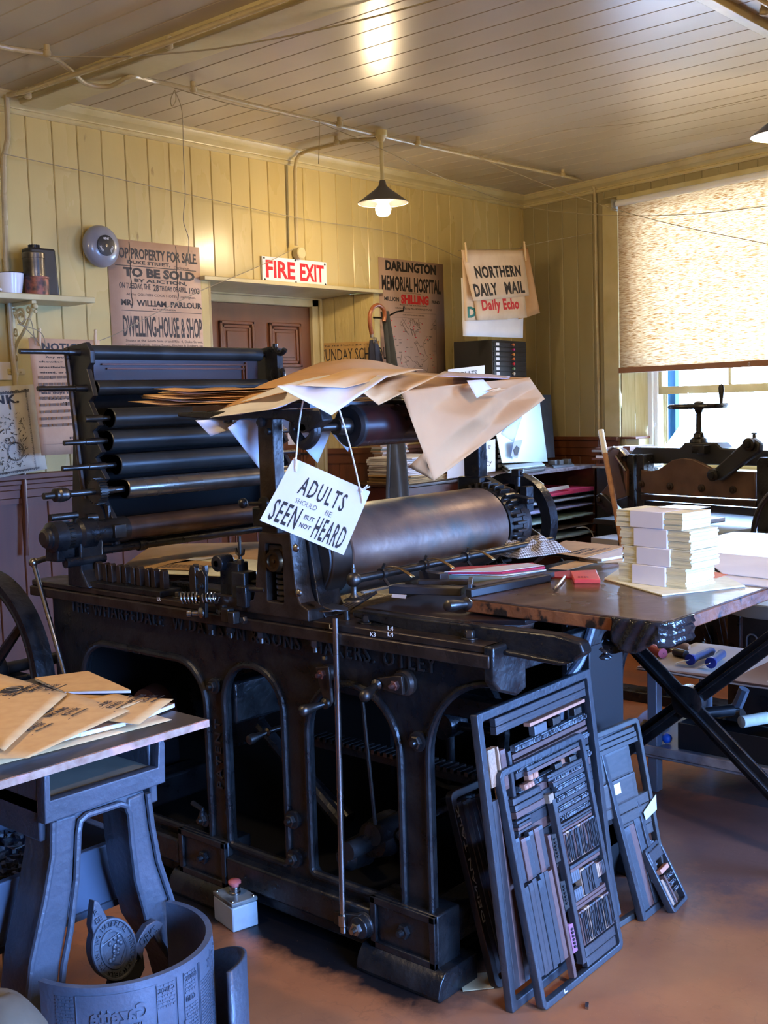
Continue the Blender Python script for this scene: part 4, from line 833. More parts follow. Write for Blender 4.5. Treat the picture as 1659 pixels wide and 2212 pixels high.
# roller-fork casting on the rail and gripper mechanism
fk = P_('roller_forks', MB().box(XS-.035, XS+.05, 2.79, 3.22, .925, .945), IRON, bev=.003)
for i in range(5):
    y_ = 3.14-i*.075
    for dy in (-.022, .022): P_('fork_tine', MB().prism([(XS-.005, y_+dy-.011, .945), (XS-.005, y_+dy+.011, .945), (XS-.005, y_+dy+.009, 1.0), (XS-.005, y_+dy, 1.006), (XS-.005, y_+dy-.009, 1.0)], (.022, 0, 0)), IRONB, fk, bev=.002)
P_('rack_strip', MB().box(XS+.06, XS+.08, 2.55, 2.86, .93, .95), IRON)
tb = MB()
for i in range(14): tb.box(XS+.05, XS+.085, 2.66+i*.014, 2.668+i*.014, .95, .958)
P_('rack_strip_teeth', tb, STEELD, stuff=True)
P_('slotted_block', MB().prism([(XS+.02, 2.72, .925), (XS+.02, 2.50, .925), (XS+.02, 2.49, .955), (XS+.02, 2.70, .965)], (.06, 0, 0)), IRON, bev=.004)
mch = P_('gripper_mechanism', MB().box(XS-.05, XS+.02, 2.36, 2.52, .925, .965), IRONB, bev=.004)
for q in ((428, 1262), (492, 1272)):
    a = A(*q, x=XS-.03)
P_('mechanism_arm', MB().prism([(XS-.07, 2.575, .935), (XS-.07, 2.60, .935), (XS-.07, 2.605, 1.02), (XS-.07, 2.595, 1.045), (XS-.07, 2.575, 1.04)], (.012, 0, 0)).prism([(XS-.09, 2.535, .90), (XS-.09, 2.512, .90), (XS-.09, 2.505, 1.02), (XS-.09, 2.52, 1.04), (XS-.09, 2.54, 1.03)], (.012, 0, 0)), STEELD, mch, bev=.002)
P_('hook_jaw', MB().tube([(XS-.06, 2.56+.022*math.cos(a), 1.035+.022*math.sin(a)) for a in np.linspace(.5, -3.6, 12)], .009, 8), IRONB, mch)
P_('coil_spring', MB().spring((XS-.105, 2.60, .953), (XS-.075, 2.555, .953), .015, .0035, 5), STEEL, mch)
P_('coil_spring', MB().spring((XS-.09, 2.52, .958), (XS-.07, 2.48, .958), .014, .003, 4), STEEL, mch)
P_('coil_spring', MB().cyl((XS-.105, 2.60, .953), (XS-.06, 2.54, .953), .008), BRASS, mch)
P_('adjusting_screw', MB().lathe((XS-.06, 2.56, .905), (-.6, .6, 0), [(0, .009), (.03, .009), (.032, .012), (.045, .012), (.046, 0)], 14), STEEL, mch)
P_('pin_washer', MB().lathe((XS-.092, 2.522, .992), (-1, 0, 0), [(0, .011), (.004, .011), (.004, .006), (.010, .006), (.011, 0)], 16), STEELD, mch)
P_('slotted_washer', MB().lathe((XS-.095, 2.522, .915), (-1, .2, 0), [(0, .016), (.004, .016), (.008, .008), (.009, 0)], 18).cyl((XS-.05, 2.50, .915), (XS-.07, 2.46, .915), .008), STEEL, mch)
P_('bearing_eye', MB().lathe((XS-.06, 2.49, 1.055), (1, 0, 0), [(0, .024), (.05, .024)], 20).lathe((XS-.062, 2.49, 1.055), (1, 0, 0), [(0, .0), (0, .012)], 16).box(XS-.04, XS+.0, 2.42, 2.50, .96, 1.06), IRON, mch, bev=.003)
P_('wing_screw', MB().cyl((XS-.03, 2.42, 1.06), (XS-.03, 2.42, 1.135), .005, 8).tube([(XS-.03, 2.437, 1.10), (XS-.03, 2.434, 1.085), (XS-.03, 2.42, 1.078), (XS-.03, 2.406, 1.085), (XS-.03, 2.403, 1.10)], .004, 6).nut((XS-.03, 2.42, 1.055), (0, 0, 1), .011, .014), STEELD, mch)
P_('mechanism_block', MB().box(XS-.05, XS+.0, 2.385, 2.44, .955, 1.035).box(XS-.07, XS-.03, 2.36, 2.40, .94, 1.0), IRON, mch, bev=.004)
P_('link_rod', MB().cyl((XS-.05, 2.38, .99), (XS-.05, 2.30, .995), .008), STEELD, mch)
P_('link_rod', MB().cyl((XS-.02, 2.44, 1.0), (XS-.02, 2.34, 1.01), .006), STEELD, mch)
P_('link_block', MB().box(XS-.085, XS-.06, 2.42, 2.45, .895, .935), STEELD, mch, bev=.003)
P_('link_block', MB().box(XS-.095, XS-.07, 2.385, 2.41, .895, .93), STEELD, mch, bev=.003)
for y_, z_ in ((2.42, .905), (2.375, .905), (2.46, .93)):
    P_('hex_nut', MB().nut((XS-.06, y_, z_), (-1, 0, 0), .011, .014), STEELD, mch)

# ---- flywheel at the left edge
fw = T('flywheel', 'black spoked flywheel with a grey rim cut by the left edge beside the press', 'wheel', (2.06, 3.72, 0))
def ring(mb, x0, x1, y, z, r0, r1, n=72):
    for i in range(n):
        a0, a1 = 2*PI*i/n, 2*PI*(i+1)/n
        vs = [(x_, y+r_*math.cos(a_), z+r_*math.sin(a_)) for a_ in (a0, a1) for r_ in (r0, r1) for x_ in (x0, x1)]
        mb.add(vs, [(0, 1, 5, 4), (2, 6, 7, 3), (0, 4, 6, 2), (1, 3, 7, 5)])
    return mb
FY, FZ = 3.76, .57
obj('rim', ring(MB(), 2.04, 2.11, FY, FZ, .335, .375), IRON, fw)
obj('rim_bead', MB().tube([(2.045, FY+.345*math.cos(a), FZ+.345*math.sin(a)) for a in np.linspace(0, 2*PI, 73)[:-1]], .008, 6, True), IRON, fw)
for i in range(6):
    a = i*PI/3+.35; obj('spoke', MB().tube([(2.075, FY+.04*math.cos(a), FZ+.04*math.sin(a)), (2.075, FY+.34*math.cos(a), FZ+.34*math.sin(a))], [.022, .015], 10), IRON, fw)
obj('hub', MB().lathe((2.02, FY, FZ), (1, 0, 0), [(0, .03), (.01, .055), (.1, .055), (.11, .04)], 24).cyl((1.9, FY, FZ), (2.5, FY, FZ), .022), IRON, fw)
obj('wheel_stand', MB().box(2.12, 2.2, 3.68, 3.84, 0, .55), IRON, fw, bev=.01)
P_('shade_plate', MB().box(fx-.06, fx-.045, 1.80, 3.42, .04, .86), DEEPSHADE)  # dark sheet added so the arches look into deep shade
P_('shade_plate', MB().box(XS+.45, XS+.47, 2.3, 3.42, .04, .86), DEEPSHADE)  # second added sheet, blackening the view through the left arches
P_('shade_end_plate', MB().box(XS+.06, fx-.05, 3.36, 3.38, .04, .86), DEEPSHADE)  # added black sheet closing the back end for the same shade
P_('shade_tray', MB().box(XS+.06, fx-.06, 1.80, 3.36, .035, .05), DEEPSHADE)  # added black sheet that darkens the bottom of the press
P_('carriage_track', MB().box(XS+.35, XS+.40, 1.78, 3.3, .60, .66), IRON, bev=.004)
# ================================================================== LEFT BENCH: iron stand, board, printed cards
ZB = .80
YF = 1.97
bench = T('iron_stand', 'blue-grey cast-iron stand with flared legs in the left foreground under the paper-covered board', 'stand', (1.33, 2.3, 0))
def BF(px, py, y=YF): return A(px, py, y=y)
MST = Matrix(((1, 0, 0, 0), (0, 0, -1, YF), (0, 1, 0, 0), (0, 0, 0, 1)))   # (a, b) -> (x, z), front at y=YF
def pl(q): p_ = BF(*q); return (p_.x, min(p_.z, ZB-.018))
# front head beam with its two raised ears
hd = [pl(q) for q in ((95, 1665), (104, 1661), (108, 1672), (110, 1730), (342, 1658), (343, 1600), (347, 1591), (353, 1592), (357, 1605), (358, 1690), (98, 1782))]
plate2d('head_beam', hd, [], MST, .03, .003, BLUEI, bench)
x0h, x1h = hd[0][0], hd[7][0]; zt = hd[0][1]; zl = hd[3][1]
for xx, nm in ((x0h, 'side_cheek'), (x1h-.02, 'side_cheek')):
    obj(nm, MB().prism([(xx, YF+.03, zl-.09), (xx, YF+.03, zt-.001), (xx, YF+.10, zt-.006), (xx, YF+.14, ZB-.035), (xx, 2.72, ZB-.035), (xx, 2.72, zl-.09)], (.02, 0, 0)), BLUEI, bench, bev=.004)
obj('tray_floor', MB().box(x0h, x1h, YF+.03, 2.72, zl-.03, zl-.004), mat('dusty_iron', srgb(140, 136, 120), .6, 0, srgb(110, 108, 98), 5), bench)
# legs
def leg(L_, nm='leg', y=YF, m=BLUEI, th=.10):
    P2 = [BF(*q, y=y) for q in L_]
    o = obj(nm, MB().prism([(p_.x, y+.01, p_.z) for p_ in P2], (0, th, 0)), m, bench, bev=.005); return o
lg1 = [(118, 1776), (172, 1760), (166, 1900), (150, 2010), (135, 2090), (128, 2200), (55, 2240), (72, 2080), (100, 1950), (117, 1850)]
lg2 = [(282, 1728), (320, 1712), (330, 1780), (345, 1860), (375, 1950), (440, 2040), (470, 2130), (500, 2300), (420, 2330), (405, 2180), (380, 2085), (325, 2000), (298, 1900), (288, 1820)]
leg(lg1); leg(lg2)
rimL = lambda pts: MB().tube([BF(*q)+Vector((0, .005, 0)) for q in pts], .007, 8)
obj('leg_rib', rimL([(118, 1776), (117, 1850), (100, 1950), (72, 2080), (55, 2240)]), BLUEI, bench)
obj('leg_rib', rimL([(322, 1714), (330, 1780), (345, 1860), (375, 1950), (440, 2040), (470, 2130), (500, 2300)]), BLUEI, bench)
inn = [(130, 2200), (140, 2090), (155, 2010), (168, 1900), (172, 1800), (176, 1775), (190, 1762), (262, 1738), (276, 1742), (283, 1760), (288, 1820), (298, 1900), (325, 2000), (380, 2085), (405, 2180)]
obj('inner_arch', rimL(smooth([BF(*q) for q in inn], 3) if False else inn), BLUEI, bench)
obj('arch_head', MB().prism([BF(*q)+Vector((0, .015, 0)) for q in ((118, 1772), (320, 1710), (320, 1735), (283, 1760), (276, 1742), (262, 1738), (190, 1762), (176, 1775), (172, 1800), (118, 1800))], (0, .05, 0)), BLUEI, bench, bev=.003)
for xx in (1.18, 1.50):
    obj('rear_leg', MB().prism([(xx-.03, 2.62, 0), (xx+.03, 2.62, 0), (xx+.02, 2.62, .68), (xx-.02, 2.62, .68)], (0, .08, 0)), BLUEI, bench, bev=.004)
obj('foot_rail', MB().box(1.03, 1.08, 2.05, 2.66, 0, .05), BLUEI, bench, bev=.004)
for q0, q1 in (((60, 2240), (100, 2240)), ((430, 2330), (500, 2330))):
    pass
for xx in (1.12, 1.62): obj('foot', MB().box(xx-.06, xx+.05, YF+.0, YF+.12, 0, .055), BLUEI, bench, bev=.008)
# drawer tray with the blue front under the stand
tr = obj('type_tray', MB().box(1.0, 1.50, 2.12, 2.14, .40, .53).box(1.0, 1.02, 2.14, 2.62, .40, .53).box(1.48, 1.50, 2.14, 2.62, .40, .53).box(1.0, 1.5, 2.60, 2.62, .40, .53).box(1.0, 1.5, 2.12, 2.62, .39, .405), mat('blue_grey_box', srgb(84, 92, 108), .45, 0, srgb(70, 78, 92), 6), bench, bev=.003)
obj('tray_lip', MB().box(1.0, 1.5, 2.112, 2.12, .385, .40), BLUEI, bench)
rt = random.Random(5)
typ = T('loose_type', 'jumble of small metal type and brass rule lying in the tray under the stand', 'metal type', (1.25, 2.37, .405), None)
mb = MB()
for i in range(420):
    cx, cy = rt.uniform(1.05, 1.45), rt.uniform(2.17, 2.58); M = Matrix.Translation((cx, cy, .412+rt.uniform(0, .05))) @ Matrix.Rotation(rt.uniform(0, PI), 4, 'Z') @ Matrix.Rotation(rt.uniform(-.3, .3), 4, 'X')
    mb.box(-.012, .012, -.004, .004, 0, .009, M)
tyo = obj('type_pieces', mb, LEAD, typ, stuff=True)
pot = T('metal_slice', 'pale curved metal blade lying across the tray under the stand', 'slice', (1.12, 2.3, .47))
obj('blade', MB().grid(lambda a, b: A(30+a*75, 1835-a*32+b*12*math.sin(a*PI), y=2.2)+Vector((0, b*.03, 0)), 10, 2), STEEL, pot, solid=.002)
# the wide drawer with rail left of the leg
sidebox = T('wooden_box', 'black wooden box of brass rules at the left edge behind the stand leg', 'box', (.9, 2.35, .30))
obj('front_board', MB().box(.62, .985, 2.10, 2.13, .33, .52), BLK, sidebox, bev=.003); obj('box_body', MB().box(.62, .985, 2.13, 2.65, .33, .36).box(.62, .64, 2.13, 2.65, .36, .52), BLK, sidebox)
obj('box_rail', MB().box(.6, .985, 2.06, 2.10, .27, .30), BLUEI, sidebox, bev=.003); obj('box_leg', MB().box(.62, .66, 2.10, 2.14, 0, .33).box(.9, .94, 2.6, 2.64, 0, .33), BLUEI, sidebox)
mb = MB(); rt = random.Random(8)
for i in range(120):
    cx, cy = rt.uniform(.68, .94), rt.uniform(2.15, 2.6); M = Matrix.Translation((cx, cy, .363+rt.uniform(0, .07))) @ Matrix.Rotation(rt.uniform(0, PI), 4, 'Z')
    mb.box(-.03, .03, -.004, .004, 0, .012, M)
obj('brass_rules', mb, STEELD, sidebox, stuff=True)

# crest casting leaning between the legs and curved stereo plate in front
yk = 1.95
cc = A(247, 2050, y=yk); k0 = A(180, 2085, y=yk); k1 = A(310, 2010, y=yk)
ru = (k1-k0).normalized(); crest = T('iron_crest', 'oval cast-iron maker crest with raised lettering between the stand legs', 'casting', (cc.x, yk, 0))
MC = frame_M(cc, (1, 0, .28), (0, .12, 1))
def ell(a, b, n=40): return [(a*math.cos(t), b*math.sin(t)) for t in np.linspace(0, 2*PI, n+1)[:-1]]
ra, rb_ = .052, .068
obj('oval_plate', MB().prism([MC @ Vector((a, b, 0)) for a, b in ell(ra, rb_)], MC.to_3x3() @ Vector((0, 0, -.022))), BLUEI, crest, bev=.002)
for k_, w_ in ((1.0, .0035), (.66, .002), (.62, .002)):
    obj('raised_ring', MB().tube([MC @ Vector((a, b, .001)) for a, b in ell(ra*k_-.003, rb_*k_-.003)], w_, 6, True), BLUEI, crest)
arc = MB(); txt = 'PRINTING MATERIAL MANUFACTURERS '
for i, ch in enumerate(txt):
    if ch == ' ': continue
    t = PI*1.12-2*PI*i/len(txt); a, b = (ra*.80)*math.cos(t), (rb_*.80)*math.sin(t); tang = Vector((math.sin(t)*ra, -math.cos(t)*rb_, 0)).normalized(); nn = Vector((0, 0, 1)).cross(tang)
    Ml = MC @ frame_M((a, b, 0), tang, nn); letters(arc, Ml, ch, -.0038, -.005, .0076, .010, .003, 0)
obj('raised_lettering', arc, BLUEI, crest, stuff=True)
sh = MB().tube([MC @ Vector((a, b, .001)) for a, b in ((-.026, .024), (.026, .024), (.026, -.012), (0, -.036), (-.026, -.012))], .0022, 6, True)
obj('shield', sh, BLUEI, crest)
rt = random.Random(2); mb = MB()
for i in range(16): mb.ball(MC @ Vector((rt.uniform(-.02, .02), rt.uniform(-.018, .02), .0)), .0055, 8)
obj('shield_relief', mb, BLUEI, crest, stuff=True)
obj('crown_finial', MB().prism([MC @ Vector((a, b, 0)) for a, b in ((-.03, .05), (-.026, .075), (-.014, .095), (.0, .118), (.008, .11), (.010, .09), (.012, .066))], MC.to_3x3() @ Vector((0, 0, -.022))), BLUEI, crest, bev=.002)
letb = MB(); letters(letb, MC, 'R', -.012, .088, .011, .012, .003, 0); letters(letb, MC, 'ER', -.016, .072, .020, .011, .003, 0); obj('raised_lettering', letb, BLUEI, crest)
rb = [(.040, -.028), (.062, -.012), (.085, -.002), (.11, -.006), (.123, -.024), (.11, -.03), (.086, -.032), (.06, -.042), (.045, -.06)]
obj('ribbon_scroll', MB().prism([MC @ Vector((a, b, .004)) for a, b in rb], MC.to_3x3() @ Vector((0, 0, -.02))), BLUEI, crest, bev=.002)
letb = MB(); letters(letb, MC @ Matrix.Translation((.055, -.034, .005)) @ Matrix.Rotation(.12, 4, 'Z'), 'ORKS.', 0, 0, .052, .017, .003, 0); obj('raised_lettering', letb, BLUEI, crest)
obj('scroll_base', MB().prism([MC @ Vector((a, b, -.006)) for a, b in ((-.09, -.10), (-.05, -.075), (-.03, -.055), (.03, -.06), (.06, -.05), (.05, -.085), (.0, -.12), (0, -.30), (-.06, -.30))], MC.to_3x3() @ Vector((0, 0, -.014))), BLK, crest, bev=.002)

# curved printing plate
sx_, sy_, zr = 1.29, 1.905, .425
R_ = .193
def stp(a, z, dr=0.0):
    return Vector((sx_+(R_+dr)*math.cos(a), sy_+(R_+dr)*math.sin(a), z))
a0, a1 = -PI+.12, .33
stereo = T('curved_printing_plate', 'half-round metal newspaper printing plate with mirrored lettering at the bottom left', 'printing plate', (sx_, sy_, 0))
STM = mat('stereo_metal', srgb(104, 110, 122), .38, .35, srgb(80, 86, 98), 7, .3, .7, rvar=.12, bump=.15, bscale=90)
def band(mb, aa, ab, z0, z1, r0, r1, n=48):
    b = len(mb.v)
    for i in range(n+1):
        a = aa+(ab-aa)*i/n
        for r_, z_ in ((r0, z0), (r1, z0), (r1, z1), (r0, z1)): mb.v.append(tuple(stp(a, z_, r_)))
    for i in range(n):
        for k_ in range(4):
            q0 = b+4*i+k_; q1 = b+4*i+(k_+1) % 4; mb.f.append((q0, q0+4, q1+4, q1))
    mb.f.append((b, b+1, b+2, b+3)); mb.f.append(tuple(b+4*n+k_ for k_ in (3, 2, 1, 0))); return mb
obj('shell', band(MB(), a0, a1, .0, zr, -.011, 0.0), STM, stereo, ang=30)
obj('rim_step', band(MB(), a0, a1, zr-.010, zr, 0.0, .002), STM, stereo)
def onarc(mb, body, am, wa, z, h, d=.003, bold=0.0, flip=True):
    letters(mb, None, body, 0, 0, 1, 1, 1, bold, 1.0, flip, warp=lambda p_: stp(am+(p_[0]-.5)*wa, z+p_[1]*h, d*(p_[2])+.0002)); return mb
ac = -PI/2-.42  # text centre, facing the camera side
mb = onarc(MB(), 'Gazette', ac-.18, .56, zr-.075, .034, .0035, .03); obj('raised_title', mb, STM, stereo)
mb = onarc(MB(), 'LITTLE', ac+.05, .98, zr-.165, .052, .0035, .01); onarc(mb, 'SHELL', ac+.12, .9, zr-.235, .052, .0035, .01) if False else None
obj('raised_headline', mb, STM, stereo)
mb = MB(); onarc(mb, 'LATE CITY EDITION', ac-.12, .30, zr-.088, .008, .003); onarc(mb, 'SITUATIONS', ac+1.16, .42, zr-.048, .018, .003, .01); onarc(mb, 'CAROL', ac+.30, .18, zr-.036, .008); onarc(mb, 'EASTBOURNE', ac+.62, .15, zr-.036, .008); onarc(mb, 'COLD', ac+.60, .13, zr-.08, .012)
obj('raised_small_type', mb, STM, stereo, stuff=True)
mb = MB(); rt = random.Random(4)
for (am, wa, z0, z1, n) in ((ac+.30, .2, zr-.072, zr-.022, 7), (ac+.62, .17, zr-.066, zr-.022, 6), (ac+.62, .2, .05, zr-.09, 42), (ac+.90, .26, .05, zr-.06, 50), (ac+1.2, .24, .05, zr-.06, 50), (ac+1.5, .24, .05, zr-.03, 50), (ac-.72, .2, .05, zr-.02, 52)):
    for i in range(n):
        z_ = z0+(z1-z0)*(i+.5)/n; a_ = am-wa/2
        while a_ < am+wa/2-.01:
            w_ = min(rt.uniform(.012, .05), am+wa/2-a_); band(mb, a_, a_+w_, z_, z_+(z1-z0)/n*.55, 0, .0016, 2); a_ += w_+.008
obj('raised_text_columns', mb, STM, stereo, stuff=True)
mb = MB()
for a_ in (ac-.60, ac+.19, ac+.42, ac+.51, ac+.74, ac+.76, ac+1.04, ac+1.34): band(mb, a_, a_+.006, .03, zr-.018, 0, .0025, 1)
for z_ in (zr-.018, zr-.096, zr-.104): band(mb, ac-.6, ac+.2, z_, z_+.002, 0, .0022, 16)
obj('column_rules', mb, STM, stereo, stuff=True)
ins = T('inner_plate', 'second curved metal plate standing behind the lettered one at the lower left', 'printing plate', (sx_+.06, sy_, 0))
obj('shell', MB().grid(lambda a, b: Vector((1.385+.17*math.cos(-1.35+a*1.6), 1.88+.17*math.sin(-1.35+a*1.6), b*(.36-.07*a*a))), 24, 2), BLUEI, ins, solid=.01)
# dark cloth bag in the corner
bagc = A(-20, 2330, y=1.72)
single('canvas_bag', MB().grid(lambda a, b: bagc+Vector((.11*math.cos(a*2*PI)*math.sin(b*PI)**.7, .11*math.sin(a*2*PI)*math.sin(b*PI)**.7, -.13*math.cos(b*PI)+.008*math.sin(9*a)+.006*math.sin(17*b+5*a))), 24, 12), mat('khaki_canvas', srgb(98, 90, 74), .9, 0, srgb(74, 66, 54), 8, bump=.3), 'crumpled khaki canvas bag in the bottom left corner of the view', 'bag', ang=60)

# board on the stand
board = T('bench_board', 'dark plywood board lying on the iron stand with a raw splintered edge', 'board', (1.0, 2.3, ZB))
obj('top_board', MB().box(.30, 1.607, YF+.0, 2.66, ZB-.016, ZB), TABLEB, board)
obj('raw_edge', MB().box(.30, 1.608, YF-.006, YF+.0005, ZB-.0165, ZB-.0005), WOODE, board)
# papers on it: kraft undersheet, three big printed kraft sheets, booklets with white insides
def quadsheet(name, pts, z, m, label, cat, group=None, th=.001, lift=None, n=8):
    P4 = [A(*q, z=z) for q in pts]; lift = lift or (lambda a, b: 0.0)
    t = T(name, label, cat, P4[0], group)
    f = lambda a, b: (P4[0]*(1-a)+P4[1]*a)*(1-b)+(P4[3]*(1-a)+P4[2]*a)*b+Vector((0, 0, lift(a, b)))
    obj('sheet', MB().grid(f, n, n), m, t, solid=th, ang=60); return t, P4, f
z1 = ZB+.002
quadsheet('kraft_undersheet', ((-150, 1690), (372, 1555), (250, 1520), (-150, 1560)), z1, KRAFTL, 'plain kraft undersheet along the front edge of the bench board', 'paper')
def booklet(tag_, pts, z, label, h=.008):
    P4 = [A(*q, z=z) for q in pts]
    t = T('folded_card', label, 'card', P4[0], 'printed folded cards on the bench board')
    obj('white_leaves', MB().prism(P4, (0, 0, h)), WHITE, t, bev=.001)
    return t, P4
def cardprint(parent, M, w, h, n=1, seed=1):
    "the printed motif: dark oval emblem, two title lines, a name and small print"
    mb = MB(); letters(mb, M, 'MMEL*', .40*w, .66*h, .34*w, .10*h, .0004, .02); letters(mb, M, 'EMORIES', .34*w, .50*h, .46*w, .10*h, .0004, .02)
    letters(mb, M, 'ROWLEY', .46*w, .32*h, .36*w, .09*h, .0004, .01); fineprint(mb, M, .46*w, .22*h, .36*w, .07*h, 1, .0004, random.Random(seed)); rule(mb, M, .40*w, .44*h, .40*w, .004*h)
    fineprint(mb, M, .12*w, .62*h, .16*w, .12*h, 2, .0004, random.Random(seed+3)); rule(mb, M, .30*w, .18*h, .04*w, .12*h*.05)
    e = [M @ Vector((.42*w+.20*w*math.cos(t), .88*h+.13*h*math.sin(t), .0003)) for t in np.linspace(0, 2*PI, 25)[:-1]]
    obj('dark_oval', MB().prism(e, M.to_3x3() @ Vector((0, 0, .0003))), INKK, parent, ang=0)
    obj('printed_motif', mb, INKK, parent, ang=0, stuff=True)
    lm = MB().tube([M @ Vector((.42*w+.09*w*math.cos(t)+.02*w, .88*h+.12*h*math.sin(t), .0008)) for t in np.linspace(0, 2*PI, 25)[:-1]], .0006, 4, True)
    obj('emblem_line', lm, KRAFTC, parent, ang=0)
# direction of the sheets on the board
e0, e1 = A(112, 1700, z=z1), A(375, 1520, z=z1)
shs = [((-80, 1480), (-80, 1700), (110, 1660), (-60, 1440)), ]
specs = [
 ('kraft_card_sheet', [(150, 1500), (375, 1512), (300, 1565), (100, 1545)], ZB+.022, 'kraft card nearest the right end of the bench board with one dark oval', 0.004),
 ('kraft_card_sheet', [(70, 1530), (250, 1500), (312, 1512), (100, 1600)], ZB+.026, 'kraft card second from the right end of the bench board', .004),
 ('kraft_card_sheet', [(-40, 1640), (145, 1497), (280, 1535), (60, 1640)], ZB+.030, 'large kraft printed sheet in the middle of the pile on the bench board', .004),
 ('kraft_card_sheet', [(-120, 1560), (-10, 1455), (145, 1499), (10, 1625)], ZB+.038, 'topmost kraft printed sheet at the left edge of the bench board', .006)]
bk = [(((85, 1553), (250, 1522), (378, 1528), (285, 1565)), ZB+.004, 'white-leaved folded card jutting out furthest right on the bench board'),
      (((40, 1590), (130, 1530), (272, 1568), (175, 1592)), ZB+.006, 'white-leaved folded card in the second place along the front of the bench board'),
      (((-40, 1620), (40, 1560), (175, 1590), (70, 1622)), ZB+.007, 'white-leaved folded card in the third place along the front of the bench board'),
      (((-160, 1660), (-60, 1590), (75, 1614), (-40, 1652)), ZB+.009, 'white-leaved folded card furthest left along the front of the bench board'),
      (((75, 1470), (190, 1455), (283, 1497), (140, 1500)), ZB+.004, 'open folded card lying at the back of the bench board')]
for i, (q, z, lb) in enumerate(bk):
    t, P4 = booklet('c', q, z, lb, .009 if i < 4 else .006)
    u = P4[1]-P4[0]; v = P4[3]-P4[0]
    obj('printed_cover', MB().prism([p_+Vector((0, 0, .0095 if i < 4 else .0065)) for p_ in P4], (0, 0, .001)), KRAFTC if i == 4 else mat('brown_printed_cover', srgb(160, 116, 84), .7) if 'brown_printed_cover' not in MATS else MATS['brown_printed_cover'], t)
for i, (nm, q, z, lb, lf) in enumerate(specs):
    t, P4, f = quadsheet(nm, q, z, KRAFTC, lb, 'printed card', 'kraft cards on the bench board', .0008, lambda a, b, lf=lf: lf*math.sin(a*2.2+b)*.6)
    o_ = P4[0]; cpt = (P4[0]+P4[1]+P4[2]+P4[3])/4
    # printing runs with the lettering readable from the right-hand side of the bench
    u = (A(140, 1548, z=z)-A(89, 1572, z=z)).normalized(); v = Vector((-u.y, u.x, 0)); w_, h_ = .17, .165
    for (px, py) in {0: [(236, 1513)], 1: [(160, 1527)], 2: [(62, 1542), (-20, 1575)], 3: [(26, 1489), (-60, 1500)]}[i]:
        c_ = A(px, py, z=z+.005); M = frame_M(c_-u*.42*w_-v*.88*h_, u, v); cardprint(t, M, w_, h_, seed=i)

# ================================================================== TYPE FORMES LEANING AT THE FRONT OF THE PRESS
def forme(name, label, BL, BR, TL, chase_w, th=.022, m=CHASE, cat='type forme', rr=.02):
    bl_, br_ = A(*BL, z=.002), A(*BR, z=.002); e = (br_-bl_); w = e.length; e.normalize()
    r = Vector(sight(*TL)); s_ = (bl_-Vector(EYE)).dot(e)/r.dot(e); tl_ = Vector(EYE)+r*s_; v = tl_-bl_; h = v.length
    M = frame_M(bl_, e, v)                # local z points toward the camera side
    if (M.to_3x3() @ Vector((0, 0, 1))).dot(Vector(EYE)-bl_) < 0: M = M @ Matrix.Diagonal((1, 1, -1, 1))
    t = T(name, label, cat, bl_); Mz = M
    o1 = arch(0, w, 0, h, rr, rr, 4); i1 = arch(chase_w, w-chase_w, chase_w, h-chase_w, .006, .006, 2)
    plate2d('chase', o1, [i1], M, th, .0025, m, t)
    return t, M, w, h
rf = random.Random(11)
def strips(t, M, rects, m=FURN, n0=-.020, n1=-.003, vertical=True, k=None, mix=(FURN, FURN2, CHASE)):
    for (u0, u1, v0, v1, n) in rects:
        for i in range(n):
            mm = m or rf.choice(mix)
            if vertical: bar('furniture_strip', mm if m else rf.choice(mix), t, M, u0+(u1-u0)*i/n+.0006, u0+(u1-u0)*(i+1)/n-.0006, v0+rf.uniform(0, .004), v1-rf.uniform(0, .012), n0, n1+rf.uniform(-.003, .002), .08)
            else: bar('furniture_strip', mm if m else rf.choice(mix), t, M, u0+rf.uniform(0, .003), u1-rf.uniform(0, .006), v0+(v1-v0)*i/n+.0006, v0+(v1-v0)*(i+1)/n-.0006, n0, n1+rf.uniform(-.003, .002), .08)
def typeline(t, M, u0, u1, v0, h, seed):
    "a line of metal type: small raised faces on bodies"
    r = random.Random(seed); mb = MB(); x = u0
    while x < u1-.006:
        w_ = r.uniform(.003, .007)
        if r.random() < .86:
            mb.box(x, x+w_-.0006, v0, v0+h, -.02, -.004, M); mb.box(x+.0006, x+w_-.0012, v0+h*.25, v0+h*.8, -.004, .001, M)
        x += w_
    obj('type_line', mb, LEAD, t, ang=0, stuff=True)
def woodtype(t, M, u0, u1, v0, v1, text, seed, m3=(FURN, FURN2, FURN, FURN, FURN3)):
    r = random.Random(seed); n = len(text); x = u0
    for i, ch in enumerate(text):
        w_ = (u1-u0)/n; mm = r.choice(m3)
        b = bar('wood_type', mm, t, M, x+.0008, x+w_-.0008, v0, v1, -.022, -.002, .06)
        if ch != ' ':
            lt = MB(); letters(lt, M @ Matrix.Translation((0, 0, -.002)), ch, x+.0025, v0+.004, w_-.005, v1-v0-.008, .0035, .0, 1.0, True); obj('letter_face', lt, CHASE if r.random() < .7 else FURN, t, ang=0)
        x += w_
